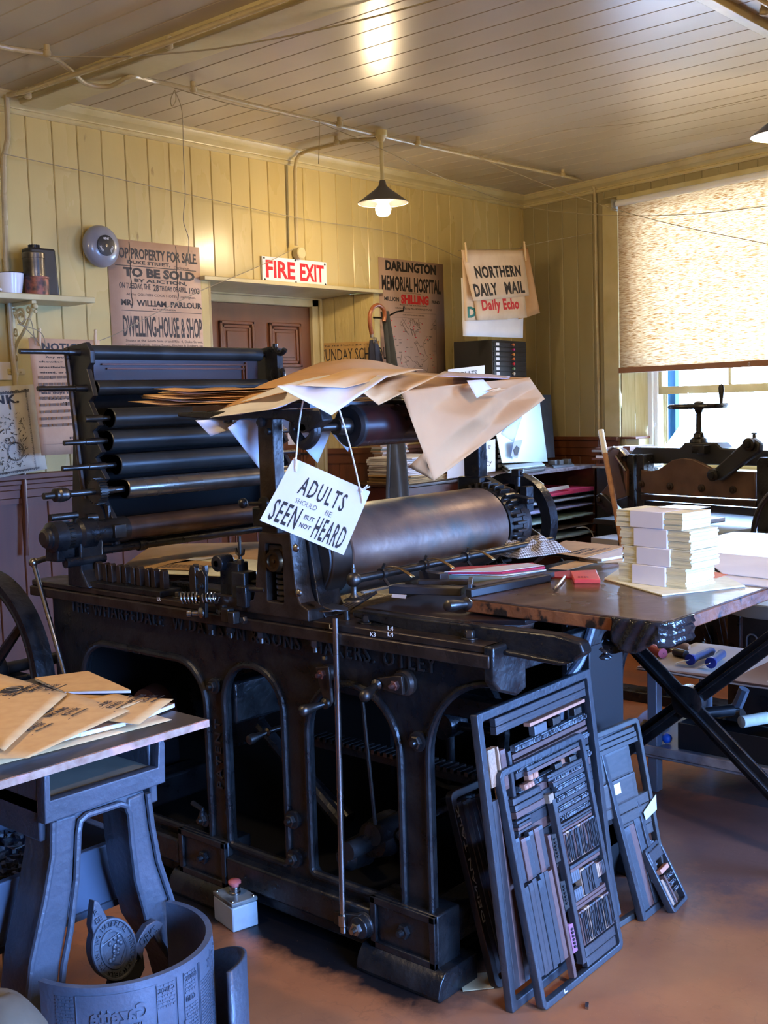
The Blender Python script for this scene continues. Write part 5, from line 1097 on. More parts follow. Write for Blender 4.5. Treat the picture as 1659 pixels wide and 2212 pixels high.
# B: the big forme in front
tB, MBf, wB, hB = forme('type_forme', 'large iron forme in front with rows of wood type, lowest and nearest the camera', (1176, 2188), (1349, 2046), (1078, 1668), .017)
iu0, iu1, iv0, iv1 = .019, wB-.019, .019, hB-.019; W_ = iu1-iu0; H_ = iv1-iv0
U = lambda f: iu0+W_*f
V = lambda f: iv0+H_*f
strips(tB, MBf, [(U(0), U(.36), V(.10), V(.52), 7), (U(0), U(.34), V(.52), V(.72), 6)], None)
bar('furniture_strip', FURN2, tB, MBf, U(.37), U(.405), V(.0), V(.66), -.02, -.002, .08)
for q_, v_ in ((0, .10), (1, .30), (2, .52)):
    mbq = MB().prism([MBf @ Vector((U(.425)+a, V(v_)+b, -.02)) for a, b in ((0, 0), (.022, 0), (.022, .07), (0, .075))], MBf.to_3x3() @ Vector((0, 0, .014)))
    qn = obj('quoin', mbq, STEELD if q_ != 0 else mat('pink_quoin', srgb(150, 90, 110), .5), tB)
    tq = MB()
    for i in range(6): tq.box(U(.425)+.007, U(.425)+.014, V(v_)+.012+i*.009, V(v_)+.017+i*.009, -.006, -.002, MBf)
    obj('quoin_teeth', tq, BLK, qn, stuff=True)
bar('furniture_strip', FURN, tB, MBf, U(.50), U(.545), V(.03), V(.80), -.02, 0, .08)
bar('furniture_strip', FURN3, tB, MBf, U(.47), U(.535), V(.79), V(.83), -.02, -.002, .08)
woodtype(tB, MBf, U(.56), U(.99), V(.10), V(.255), 'THURSDAYNIX', 3)
strips(tB, MBf, [(U(.56), U(.99), V(.265), V(.30), 2)], None, vertical=False)
strips(tB, MBf, [(U(.56), U(.66), V(.30), V(.33), 1)], None)
woodtype(tB, MBf, U(.67), U(.88), V(.305), V(.43), 'IMI', 6, (FURN2, FURN, FURN3)); 
for v_ in (.305, .39): 
    for i in range(4): bar('metal_block', LEAD, tB, MBf, U(.565)+i*.010, U(.565)+i*.010+.009, V(v_), V(v_)+.03, -.02, -.003, .1)
for i in range(5): bar('thin_wood_type', rf.choice((FURN2, FURN3, FURN)), tB, MBf, U(.89)+i*.0085, U(.89)+i*.0085+.0078, V(.345), V(.41), -.02, -.002, .1)
strips(tB, MBf, [(U(.56), U(.99), V(.44), V(.475), 2)], None, vertical=False)
woodtype(tB, MBf, U(.555), U(.99), V(.485), V(.63), 'ONTRIMAKUWM', 9, (FURN, FURN, FURN3, FURN2, FURN3))
strips(tB, MBf, [(U(.555), U(.99), V(.635), V(.675), 3)], None, vertical=False)
for i in range(5):
    typeline(tB, MBf, U(.57), U(.97), V(.685)+i*.026, .012, 20+i); strips(tB, MBf, [(U(.555), U(.985), V(.685)+.013+i*.026, V(.685)+.025+i*.026, 1)], FURN, vertical=False)
strips(tB, MBf, [(U(.555), U(.985), V(.86), V(.875), 1)], FURN2, vertical=False)
strips(tB, MBf, [(U(.50), U(.985), V(.885), V(.915), 2), (U(.28), U(.985), V(.955), V(.995), 2)], None, vertical=False)
for i, u_ in enumerate((.62, .82)): bar('quoin', STEELD, tB, MBf, U(u_), U(u_)+.034, V(.922), V(.948), -.02, -.002, .1)
for i in range(3): bar('pale_block', mat('salmon_wood', srgb(196, 130, 100), .6) if 'salmon_wood' not in MATS else MATS['salmon_wood'], tB, MBf, U(.22)+i*.015, U(.22)+i*.015+.014, V(.90), V(.925), -.02, -.002, .2)
strips(tB, MBf, [(U(.06), U(.42), V(.80), V(.89), 3), (U(.06), U(.24), V(.73), V(.79), 4)], None, vertical=False)
strips(tB, MBf, [(U(.555), U(.985), V(.0), V(.09), 2)], FURN, vertical=False)
mk = MB().box(.10, .113, .006, .0085, 0.0001, .0012, MBf).box(.098, .101, .006, .016, .0001, .0012, MBf); obj('chalk_tick', mk, WHT, tB)
# A: taller forme behind it
tA, MA, wA, hA = forme('type_forme', 'tallest iron forme standing just behind the front one with wood furniture near its top', (1108, 2190), (1341, 2002), (1030, 1545), .022, rr=.005)
U = lambda f: .024+(wA-.048)*f
V = lambda f: .024+(hA-.048)*f
strips(tA, MA, [(U(0), U(.14), V(.03), V(.72), 3)], None)
bar('pale_block', FURN3, tA, MA, U(.015), U(.075), V(.76), V(.895), -.022, -.002, .1); bar('furniture_strip', FURN3, tA, MA, U(.085), U(.098), V(.66), V(.895), -.022, .001, .1)
bar('furniture_strip', FURN2, tA, MA, U(.115), U(.16), V(.73), V(.875), -.022, -.002, .1); bar('furniture_strip', FURN, tA, MA, U(.175), U(.20), V(.50), V(.86), -.022, 0, .1)
strips(tA, MA, [(U(.10), U(.985), V(.935), V(.995), 2)], FURN, vertical=False)
bar('furniture_strip', MATS['salmon_wood'], tA, MA, U(.40), U(.96), V(.912), V(.925), -.022, -.001, .1)
bar('metal_block', LEAD, tA, MA, U(.44), U(.56), V(.87), V(.905), -.022, -.003, .08)
for u_ in (.62, .84): bar('quoin', STEELD, tA, MA, U(u_), U(u_)+.04, V(.875), V(.905), -.02, -.002, .1)
for i in range(3): typeline(tA, MA, U(.24), U(.96), V(.845)-i*.052, .015, 40+i); 
strips(tA, MA, [(U(.22), U(.96), V(.80), V(.815), 1)], FURN2, vertical=False)
strips(tA, MA, [(U(.22), U(.96), V(.82), V(.84), 1), (U(.22), U(.96), V(.745), V(.77), 1), (U(.22), U(.96), V(.60), V(.69), 3), (U(.22), U(.96), V(.05), V(.60), 14)], None, vertical=False)
for u_ in (.34, .39, .66, .71): bar('pale_block', MATS['salmon_wood'], tA, MA, U(u_), U(u_)+.02, V(.715), V(.74), -.02, -.002, .2)
# E: thin forme at the left
tE, ME_, wE, hE = forme('type_forme', 'dark brown forme at the left of the row, leaning furthest from upright', (1074, 2140), (1150, 2088), (972, 1713), .020, m=mat('brown_rusty_iron', srgb(44, 34, 30), .45, .4, srgb(30, 26, 24), 12))
strips(tE, ME_, [(.022, wE-.022, .03, hE-.03, 6)], None)
letE = MB(); letters(letE, frame_M(ME_ @ Vector((.003, .17, .0005)), ME_.to_3x3() @ Vector((0, 1, 0)), ME_.to_3x3() @ Vector((-1, 0, 0))) @ Matrix.Diagonal((1, 1, 1, 1)), 'DEMAN TALK', 0, -.014, .30, .010, .0008, 0); obj('chalk_lettering', letE, mat('chalk', srgb(150, 148, 140), .9), tE)
# C: right-hand forme
tC, MCf, wC, hC = forme('type_forme', 'broad forme at the right of the row with a small white paper label', (1392, 1992), (1440, 1952), (1289, 1588), .020, rr=.006)
wC0 = wC
tC_w = wC
strips(tC, MCf, [(.022, wC-.022, .02, hC*.5, 3)], None)
# F: wide grey forme behind C leaning on the leg
tF, MFf, wF, hF = forme('type_forme', 'wide grey-brown forme leaning on the black leg behind the others with a taped label', (1300, 2030), (1450, 1935), (1225, 1610), .016, m=mat('grey_brown_iron', srgb(74, 72, 70), .5, .3, srgb(56, 55, 54), 9))
U = lambda f: .018+(wF-.036)*f
V = lambda f: .018+(hF-.036)*f
strips(tF, MFf, [(U(.0), U(.99), V(.90), V(.99), 3), (U(.0), U(.85), V(.74), V(.90), 1), (U(0), U(.85), V(.60), V(.74), 1), (U(0), U(1), V(.54), V(.60), 1), (U(.5), U(1), V(.36), V(.54), 3)], mat('grey_furniture', srgb(70, 66, 64), .5, 0, srgb(54, 52, 52), 8), vertical=False)
bar('paper_label', WHITE, tF, MFf, U(.50), U(.50)+.030, V(.66), V(.66)+.030, -.003, -.001)
strips(tF, MFf, [(U(.0), U(.3), V(.02), V(.45), 5)], None)
for i in range(4): typeline(tF, MFf, U(.55), U(.95), V(.30)-i*.022, .011, 60+i)
# D: smallest forme at the right
tD, MDf, wD, hD = forme('type_forme', 'smallest forme at the right end of the row with a pale wood block inside', (1458, 1974), (1488, 1940), (1392, 1838), .012, rr=.012)
U = lambda f: .013+(wD-.026)*f
V = lambda f: .013+(hD-.026)*f
bar('furniture_strip', FURN, tD, MDf, U(0), U(1), V(.80), V(.99), -.018, -.002, .08); bar('pale_block', MATS['salmon_wood'], tD, MDf, U(.28), U(.95), V(.56), V(.64), -.018, -.001, .1)
bar('furniture_strip', FURN3, tD, MDf, U(.02), U(.16), V(.03), V(.5), -.018, -.001, .1); bar('furniture_strip', FURN2, tD, MDf, U(.32), U(.42), V(.02), V(.52), -.018, -.001, .1)
for i in range(3): typeline(tD, MDf, U(.5), U(.95), V(.42)-i*.02, .010, 80+i)
strips(tD, MDf, [(U(.18), U(.3), V(.02), V(.5), 2)], FURN)
# loose scraps
single('cardboard_offcut', MB().prism([A(*q, z=.002) for q in ((988, 2107), (1060, 2101), (1067, 2135), (1000, 2142))], (0, 0, .002)), mat('stained_cream_card', srgb(210, 190, 146), .8, 0, srgb(170, 136, 84), 9, .45, .7), 'cream cardboard offcut lying on the floor beside the press foot', 'card')
wc = A(1390, 1740, y=1.60)
single('torn_white_card', MB().prism([MFf @ Vector((wF-.07, hF*.50, .003)), MFf @ Vector((wF+.01, hF*.56, .003)), MFf @ Vector((wF-.0, hF*.48, .003)), MFf @ Vector((wF-.065, hF*.455, .003))], MFf.to_3x3() @ Vector((0, 0, .0015))), mat('mint_card', srgb(196, 214, 206), .7), 'torn pale green card tucked over the right-hand formes', 'card')
single('metal_scrap', MB().box(-.012, .012, -.004, .004, 0, .006, Matrix.Translation(A(1268, 2175, z=0)) @ Matrix.Rotation(.5, 4, 'Z')), STEEL, 'small metal offcut lying on the floor in front of the formes', 'scrap')
# emergency stop box
eb = T('stop_button_box', 'grey metal box with a red mushroom stop button on the floor beside the press', 'switch', (2.10, 2.46, 0))
ec, el, er = [A(*q, z=0)-Vector((.028, .01, 0)) for q in ((515, 2006), (470, 1977), (569, 1988))]
u = (er-ec); v = (el-ec); wE_, dE_ = u.length, v.length; ME2 = frame_M(ec, u, v)
obj('box_body', MB().box(0, wE_, 0, dE_, .0, .072, ME2), GREYP, eb, bev=.004); obj('box_lid', MB().box(-.001, wE_+.001, -.001, dE_+.001, .074, .086, ME2), mat('grimy_grey_lid', srgb(112, 116, 112), .45, 0, srgb(60, 62, 60), 16, .4, .6), eb, bev=.003)
for a, b in ((.09, .09), (.91, .09), (.09, .91), (.91, .91)): obj('lid_screw', MB().lathe(ME2 @ Vector((wE_*a, dE_*b, .086)), (0, 0, 1), [(0, .005), (.003, .004), (.004, 0)], 10), STEEL, eb)
cm = ME2 @ Vector((wE_*.5, dE_*.5, .086))
obj('chrome_collar', MB().lathe(cm, (0, 0, 1), [(0, .017), (.006, .017), (.008, .014), (.016, .014), (.018, .016), (.024, .016)], 24), STEEL, eb)
obj('red_button', MB().lathe(cm+Vector((0, 0, .024)), (0, 0, 1), [(0, .012), (.006, .012), (.008, .019), (.014, .019), (.018, .014), (.019, 0)], 28), mat('faded_red_plastic', srgb(176, 90, 84), .4), eb, label='faded red mushroom button')
# ================================================================== FEED TABLE AND WHAT LIES ON IT
ZT = 1.0
ftab = T('feed_table', 'worn brown wooden feed table top at the right of the press with chipped edges', 'table', (3.0, 1.45, 0))
tl = [(2.262, 1.735), (2.245, 1.20), (2.252, 1.18), (2.27, 1.168), (3.85, 1.168), (3.85, 1.735)]
obj('table_top', MB().prism([(a, b, ZT-.004) for a, b in tl], (0, 0, .004)), WOODT, ftab)
obj('table_edge', MB().prism([(a, b, ZT-.036) for a, b in tl], (0, 0, .0318)), WOODP, ftab, bev=.003)
# black wrap on the corner
wr_ = MB().grid(lambda a, b: Vector((2.238+.004*math.sin(23*a+7*b), 1.30-.145*a, ZT-.001-.058*b*(1+.35*math.sin(5*a)))) if a < .8 else Vector((2.238+(a-.8)*.65, 1.163-.003*math.sin(30*b)*(a > .82)+(.02 if a < .801 else 0), ZT-.001-.058*b)), 30, 8)
obj('corner_wrap', wr_, BLKG, ftab, solid=.004, ang=60, label='crumpled black plastic taped round the corner')
obj('wrap_bundle', MB().grid(lambda a, b: Vector((2.262+.15*a, 1.31-.03*a-.036*math.cos(b*2*PI)+.006*math.sin(13*a+9*b), .936-.022*math.sin(b*2*PI)*(1-.3*a)-.006*math.sin(19*a+6*b))), 18, 16), BLKG, ftab, ang=60)
obj('hanging_tape', MB().grid(lambda a, b: A(1302+a*12, 1400+b*25, y=1.32)+Vector((0, .01*math.sin(9*b+5*a), 0)), 4, 6), BLKG, ftab, solid=.002)
for sx in (2.6, 3.42):
    pass
# X-braced iron legs standing at the table's far end
leg_ = T('cross_braced_legs', 'pair of crossed black iron braces with T-shaped ribs at the right under the table', 'table legs', (3.42, 1.7, 0))
yc_, zc2 = 1.705, .478
def brace(name, p0, p1):
    p0 = Vector(p0); p1 = Vector(p1); d = (p1-p0).normalized(); M = frame_M(p0, d, (1, 0, 0)); L_ = (p1-p0).length
    o = obj(name, MB().box(0, L_, -.006, .006, -.030, .030, M), IRON, leg_, bev=.003)
    obj('brace_rib', MB().box(0, L_, -.026, .000, -.006, .006, M), IRON, o, bev=.002)
brace('brace', (3.42, yc_+.50, zc2+.425), (3.42, yc_-.56, 0)); brace('brace', (3.44, yc_-.50, zc2+.425), (3.44, yc_+.56, 0))
obj('cross_boss', MB().lathe((3.45, yc_, zc2), (-1, 0, 0), [(0, .055), (.035, .055), (.04, .045)], 24), IRON, leg_)
obj('top_rail', MB().box(3.39, 3.46, 1.2, 2.28, .935, .963), IRON, leg_, bev=.003)
# stacks of wrapped ivory card
B0, B1, B2 = A(1337, 1259, z=ZT), A(1482, 1277, z=ZT), A(1541, 1264, z=ZT)
ub = (B1-B0); wb_ = ub.length; ub.normalize(); vb = (B2-B1); vb -= ub*vb.dot(ub); vb.normalize(); db = .125
names = ['bottom', 'second from bottom', 'third from bottom', 'top']
zb = ZT+.0045; rb2 = random.Random(6)
offs = [(.0, 0, wb_), (.012, .004, wb_*1.0), (.002, .006, wb_*1.03), (-.008, .004, wb_*.98)]
for i in range(4):
    h = (.050, .045, .048, .043)[i]; du, dv, ww = offs[i]
    o_ = B0+ub*du+vb*dv; o_.z = zb; M = frame_M(o_, ub, vb)
    t = T('card_bundle', f'{names[i]} of the four paper-banded bundles of ivory card on the feed table', 'card stack', o_, 'banded bundles of ivory card')
    mb = MB(); n = 9; z_ = 0
    for k_ in range(n):
        a, b = rb2.uniform(-.003, .003), rb2.uniform(-.003, .003); hh = h/n; mb.box(a, a+ww, b, b+db, z_, z_+hh*.97, M); z_ += hh
    obj('cards', mb, IVEDGE, t, ang=0, stuff=True)
    obj('top_card', MB().box(0, ww, 0, db, h-.001, h+.0004, M), CREAMP, t)
    obj('paper_band', MB().box(.045, .045+wb_*.5, -.0045, db+.0045, -.0003, h+.0012, M), WHITE, t, bev=.002)
    zb += h+.0017
lt_ = frame_M(B0+Vector((0, 0, zb-ZT)), ub, vb)
single('loose_top_card', MB().box(.06, .17, .09, .17, 0, .0012, lt_), WHT, 'loose white card lying on the top of the banded stack', 'card')
def flat(name, pts, z, th, m, label, cat, group=None, bev=0):
    return single(name, MB().prism([A(*q, z=z) for q in pts], (0, 0, th)), m, label, cat, group, bev=bev)
flat('ivory_sheets', ((1305, 1252), (1430, 1288), (1610, 1268), (1500, 1215), (1350, 1222)), ZT+.0002, .0040, CREAMP, 'loose ivory sheets lying under the banded card stack', 'paper', bev=.001)
flat('white_sheets', ((1500, 1192), (1760, 1215), (1760, 1262), (1560, 1240)), ZT+.0045, .003, WHITE, 'pile of plain white sheets at the right end of the feed table', 'paper', bev=.001)
flat('lower_white_sheets', ((1540, 1238), (1760, 1256), (1760, 1280), (1590, 1262)), ZT+.0003, .003, WHITE, 'lower white sheets sticking out beside the banded card stack', 'paper')
flat('orange_slip', ((1530, 1236), (1583, 1238), (1548, 1249), (1528, 1247)), ZT+.0046, .0008, mat('orange_card', srgb(222, 130, 96), .7), 'orange slip of card just right of the banded stack', 'card')
rbk = T('red_packet', 'red rectangular packet with a printed lid on the feed table', 'packet', A(1263, 1250, z=ZT))
P4 = [A(*q, z=ZT+.0005) for q in ((1240, 1261), (1297, 1261), (1288, 1240), (1232, 1243))]
obj('packet_body', MB().prism(P4, (0, 0, .013)), PINKR, rbk, bev=.002); M = frame_M(P4[0]+Vector((.006, .006, .0135)), P4[1]-P4[0], P4[3]-P4[0])
mb = MB(); fineprint(mb, M, .012, .012, .03, .022, 4, .0004); obj('packet_print', mb, mat('dark_red_ink', srgb(120, 30, 30), .6), rbk)
obj('packet_stripe', MB().box(.018, .030, -.0075, -.0063, -.012, -.001, M), MAG, rbk)
flat('magenta_card', ((1175, 1240), (1232, 1234), (1236, 1250), (1190, 1248)), ZT+.0003, .003, REDC, 'crimson card partly under the red packet', 'card')
pen = T('pen', 'silver pen with a clear barrel lying on the feed table', 'pen', A(1208, 1260, z=ZT)); q0, q1 = A(1197, 1273, z=ZT+.006), A(1221, 1246, z=ZT+.006); d_ = (q1-q0).normalized()
obj('barrel', MB().lathe(q0, d_, [(0, .001), (.006, .003), (.01, .0045), ((q1-q0).length*.9, .005), ((q1-q0).length*.92, .003), ((q1-q0).length, .003)], 14), STEEL, pen); obj('clip', MB().box(0, .03, -.001, .001, 0, .0015, frame_M(q1-d_*.035+Vector((0, 0, .005)), d_, (0, 0, 1).__class__((0, 1, 0)))), WHT, pen)
# printed kraft card with the dark oval, white folded stack
kc = T('printed_card', 'kraft printed card with a dark oval lying beside the checked cloth', 'card', A(1250, 1185, z=ZT))
P4 = [A(*q, z=ZT+.017) for q in ((1168, 1190), (1262, 1206), (1350, 1181), (1222, 1168))]
obj('card_sheet', MB().prism(P4, (0, 0, .0012)), KRAFTC, kc); e = [A(1204+14*math.cos(t), 1190+3*math.sin(t), z=ZT+.0184) for t in np.linspace(0, 2*PI, 25)[:-1]]
obj('dark_oval', MB().prism(e, (0, 0, .0003)), INKP, kc); M = frame_M(P4[1]+(P4[2]-P4[1])*.1+(P4[0]-P4[1])*.12+Vector((0, 0, .0013)), P4[2]-P4[1], P4[0]-P4[1])
mb = MB(); wc_ = (P4[2]-P4[1]).length; letters(mb, M, 'EMORIES', .02, .03, wc_*.5, .016, .0003, .02); letters(mb, M, 'SUMMER', .03, .055, wc_*.45, .014, .0003, .02); fineprint(mb, M, .02, .0, wc_*.6, .02, 2, .0003); obj('card_print', mb, INKK, kc, ang=0)
wf_ = flat('white_folder', ((1258, 1207), (1345, 1183), (1345, 1205), (1300, 1213)), ZT+.008, .0075, WHITE, 'white folded leaves just left of the banded card stack', 'paper', bev=.001)
flat('kraft_folder', ((1250, 1211), (1345, 1200), (1345, 1215), (1290, 1217)), ZT+.0003, .0075, KRAFTL, 'kraft folder under the white folded leaves', 'paper', bev=.001)
flat('loose_note', ((1185, 1228), (1245, 1212), (1282, 1217), (1225, 1232)), ZT+.0035, .0008, KRAFTL, 'thin printed note between the cloth and the red packet', 'paper')
# chase and cards lying at the left of the table
zc3 = .962
tc_ = T('flat_chase', 'black iron chase lying flat across the left end of the feed table', 'chase', A(1000, 1270, z=1.0))
def barpx(q0, q1, z, w, h, m, name, parent):
    a, b = A(*q0, z=z), A(*q1, z=z); d = b-a; M = frame_M(a, d, Vector((0, 0, 1)).cross(d)); return obj(name, MB().box(0, d.length, -w/2, w/2, 0, h, M), m, parent, bev=.002)
barpx((1020, 1277), (1190, 1246), 1.003, .03, .016, FURN, 'near_bar', tc_); barpx((905, 1262), (1022, 1262), 1.003, .03, .012, FURN, 'left_bar', tc_); barpx((845, 1280), (1000, 1285), .985, .04, .02, FURN, 'side_bar', tc_)
barpx((1015, 1284), (1018, 1266), 1.004, .012, .026, CHASE, 'corner_lug', tc_); barpx((915, 1254), (960, 1262), 1.0, .03, .03, FURN, 'lug_block', tc_); barpx((1012, 1290), (1185, 1256), 1.0005, .02, .02, BLK, 'under_bar', tc_)
crd = T('card_pile', 'pile of crimson and grey-green cards beside the gripper bar', 'card stack', A(1080, 1240, z=1.0))
for nm, pts, z, th, m in (('grey_cards', ((970, 1256), (1085, 1262), (1175, 1246), (1100, 1236), (985, 1242)), 1.003, .018, GREYC), ('white_card', ((975, 1241), (1090, 1244), (1180, 1232), (1150, 1226)), 1.022, .002, WHITE), ('crimson_cards', ((968, 1240), (1085, 1240), (1178, 1228), (1150, 1219), (980, 1229)), 1.026, .005, REDC), ('top_white_card', ((960, 1236), (1080, 1235), (1175, 1222), (1140, 1217)), 1.032, .0012, WHITE)):
    obj(nm, MB().prism([A(*q, z=z) for q in pts], (0, 0, th)), m, crd)
rul = T('steel_rule', 'white-marked steel rule leaning beside the ball-ended bar', 'ruler', A(820, 1280, z=.985)); barpx((782, 1282), (872, 1264), .975, .014, .006, mat('pale_rule', srgb(188, 186, 178), .4), 'blade', rul)
single('white_tag', MB().prism([A(*q, x=2.185) for q in ((848, 1283), (878, 1285), (876, 1293), (846, 1290))], (-.001, 0, 0)), WHITE, 'small white paper tag on the edge of the feed plate', 'tag')
# checked cloth
clm = bpy.data.materials.new('checked_cotton'); clm.use_nodes = True; N = clm.node_tree.nodes; L = clm.node_tree.links; b_ = N['Principled BSDF']; b_.inputs['Roughness'].default_value = .95
uvn = N.new('ShaderNodeUVMap'); sp = N.new('ShaderNodeSeparateXYZ'); L.new(uvn.outputs[0], sp.inputs[0]); outs = []
for ax in ('X', 'Y'):
    m1 = N.new('ShaderNodeMath'); m1.operation = 'MULTIPLY'; m1.inputs[1].default_value = 26; L.new(sp.outputs[ax], m1.inputs[0])
    m2 = N.new('ShaderNodeMath'); m2.operation = 'FRACT'; L.new(m1.outputs[0], m2.inputs[0]); m3 = N.new('ShaderNodeMath'); m3.operation = 'GREATER_THAN'; m3.inputs[1].default_value = .5; L.new(m2.outputs[0], m3.inputs[0]); outs.append(m3.outputs[0])
ad = N.new('ShaderNodeMath'); ad.operation = 'ADD'; L.new(outs[0], ad.inputs[0]); L.new(outs[1], ad.inputs[1]); dv = N.new('ShaderNodeMath'); dv.operation = 'MULTIPLY'; dv.inputs[1].default_value = .5; L.new(ad.outputs[0], dv.inputs[0])
cr = N.new('ShaderNodeValToRGB'); cr.color_ramp.interpolation = 'CONSTANT'; e = cr.color_ramp.elements; e[0].color = (*srgb(216, 210, 200), 1); e[1].position = .75; e[1].color = (*srgb(96, 84, 74), 1); x_ = e.new(.25); x_.color = (*srgb(160, 150, 138), 1)
L.new(dv.outputs[0], cr.inputs[0]); L.new(cr.outputs[0], b_.inputs['Base Color'])
cc_ = A(1145, 1205, z=1.0)
ue = (A(1215, 1200, z=1.0)-A(1085, 1215, z=1.0)); ve = Vector((ue.y*-1, ue.x, 0)).normalized()*.16; nu = nv = 44
from mathutils import noise as MN
def clf(a, b):
    s_, t_ = a*2-1, b*2-1; r_ = math.sqrt(s_*s_+t_*t_); env = max(0, 1-max(abs(s_), abs(t_))**2.2)
    w_ = MN.noise(Vector((a*3.1, b*3.1, 3)))*.9+MN.noise(Vector((a*7, b*7, 9)))*.5
    return cc_+ue*.5*(s_*.92+.12*MN.noise(Vector((a*4, b*4, 1))))+ve*.5*(t_+.15*MN.noise(Vector((a*4, b*4, 7))))+Vector((0, 0, .016+env*(.034+.034*w_)+.022*env*math.exp(-((s_-.55)**2+(t_-.3)**2)*4)))
cl = obj('checked_cloth', MB().grid(clf, nu, nv), clm, None, ang=70, solid=.002)
uv = cl.data.uv_layers.new(name='UVMap'); me = cl.data
for lp in me.loops: i = lp.vertex_index; uv.data[lp.index].uv = ((i % (nu+1))/nu, (i//(nu+1))/nv)
recenter(tag(cl, 'crumpled grey-checked cloth lying at the end of the cylinder', 'cloth'))

# ================================================================== PAPER HEAP ON TOP OF THE PRESS
P_('feed_board', MB().box(2.12, 3.0, 2.12, 2.60, 1.489, 1.503), WOODD)
def sag(pts, m, name, label, hump=.0, crease=0, n=14, seed=0, group='sheets of paper heaped on top of the press', wob=.006, curl=0):
    P4 = [A(q[0], q[1], y=q[2]) for q in pts]; nrm = (P4[1]-P4[0]).cross(P4[3]-P4[0]).normalized()
    if nrm.y > 0: nrm = -nrm
    def f(a, b):
        p_ = (P4[0]*(1-a)+P4[1]*a)*(1-b)+(P4[3]*(1-a)+P4[2]*a)*b
        e = math.sin(a*PI)*math.sin(b*PI); w_ = MN.noise(Vector((a*3+seed, b*3, seed*1.7)))*wob*2
        cz = crease*(abs(((a*1.3+b*.9) % 1)-.5)+abs(((a*.8-b*1.2) % 1)-.5)-.5) if crease else 0
        return p_+Vector((0, 0, hump*e))+nrm*(w_*e**.4+cz*e**.35)
    o = obj(name, MB().grid(f, n, n), m, None, ang=60, solid=.0008); tag(o, label, 'paper', group); return recenter(o)
SG = 'kraft_sheet'
sag([(432, 895, 2.62), (600, 850, 2.14), (830, 818, 2.12), (650, 800, 2.62)], KRAFT, SG, 'wide kraft sheet rising from the left tip of the heap on the press', .03, seed=1)
sag([(600, 818, 2.45), (695, 782, 2.66), (915, 798, 2.66), (780, 815, 2.3)], KRAFT, SG, 'kraft sheet forming the highest hump at the back of the heap', .04, seed=2)
sag([(425, 906, 2.60), (590, 884, 2.07), (655, 860, 2.05), (600, 836, 2.2)], WHITE, 'white_sheet', 'white sheet showing its underside at the left of the heap', -.01, seed=3)
sag([(598, 834, 2.02), (716, 897, 1.97), (838, 812, 2.0), (720, 806, 2.4)], WHITE, 'white_sheet', 'white sheet whose pointed corner hangs over the front of the heap', .012, seed=4)
sag([(640, 832, 2.05), (745, 838, 2.03), (905, 798, 2.06), (770, 796, 2.4)], KRAFTL, SG, 'creased yellowish kraft sheet along the front of the heap', .02, seed=5, crease=.01)
sag([(781, 846, 2.03), (818, 875, 2.01), (945, 812, 2.02), (850, 800, 2.3)], KRAFTL, SG, 'yellowish kraft sheet with a short pointed corner above the dark roller', .01, seed=6, crease=.008)
sag([(865, 843, 2.02), (937, 1039, 1.99), (1177, 862, 1.995), (1143, 815, 2.03)], KRAFT, SG, 'largest kraft sheet hanging down over the right end of the cylinder', .0, seed=7, crease=.07, n=40)
sag([(916, 977, 1.99), (882, 1008, 2.03), (936, 1038, 1.992), (926, 1008, 1.985)], KRAFT, SG, 'folded-back tip of the largest hanging kraft sheet', 0, seed=8, n=4)
sag([(860, 846, 2.03), (1146, 816, 2.035), (1040, 812, 2.6), (870, 803, 2.55)], KRAFT, SG, 'kraft sheet covering the right half of the top of the heap', .004, seed=9)
sag([(1008, 822, 2.0), (1030, 860, 1.975), (1064, 842, 1.975), (1044, 820, 1.99)], WHITE, 'white_sheet', 'small white patch of paper showing through the large kraft sheet', 0, seed=10, n=4)
sag([(1050, 845, 1.97), (1066, 846, 1.965), (1096, 840, 1.97), (1070, 838, 1.975)], KRAFTL, SG, 'small torn kraft tongue on the front of the hanging sheet', 0, n=4)
sag([(940, 812, 2.05), (1100, 818, 2.05), (1102, 813, 2.2), (960, 802, 2.3)], mat('lilac_paper', srgb(206, 192, 200), .7), 'lilac_sheet', 'thin lilac sheet at the top right of the heap', .0, seed=11)
sag([(1082, 938, 2.05), (1110, 955, 2.05), (1128, 900, 2.06), (1095, 905, 2.06)], WHITE, 'white_sheet', 'torn white corner hanging under the right end of the heap', 0, n=5)
sag([(492, 924, 2.38), (563, 1016, 2.38), (566, 905, 2.38), (520, 905, 2.38)], WHITE, 'white_sheet', 'long pointed white sheet hanging behind the near post', 0, n=8, seed=12)
sag([(422, 908, 2.52), (455, 942, 2.50), (496, 928, 2.46), (520, 904, 2.46)], WHITE, 'white_sheet', 'stepped white sheet corner hanging at the far left under the heap', 0, n=6, seed=13)
sag([(600, 905, 2.42), (686, 1000, 2.42), (716, 930, 2.42), (690, 900, 2.42)], WHITE, 'white_sheet', 'white sheet hanging to a point between the post and the dark roller', 0, n=8, seed=14)
sag([(690, 905, 2.40), (738, 960, 2.40), (752, 976, 2.40), (760, 915, 2.40)], WHITE, 'white_sheet', 'smaller white sheet corner hanging just behind the dark roller', 0, n=6, seed=15)
rs = random.Random(3)
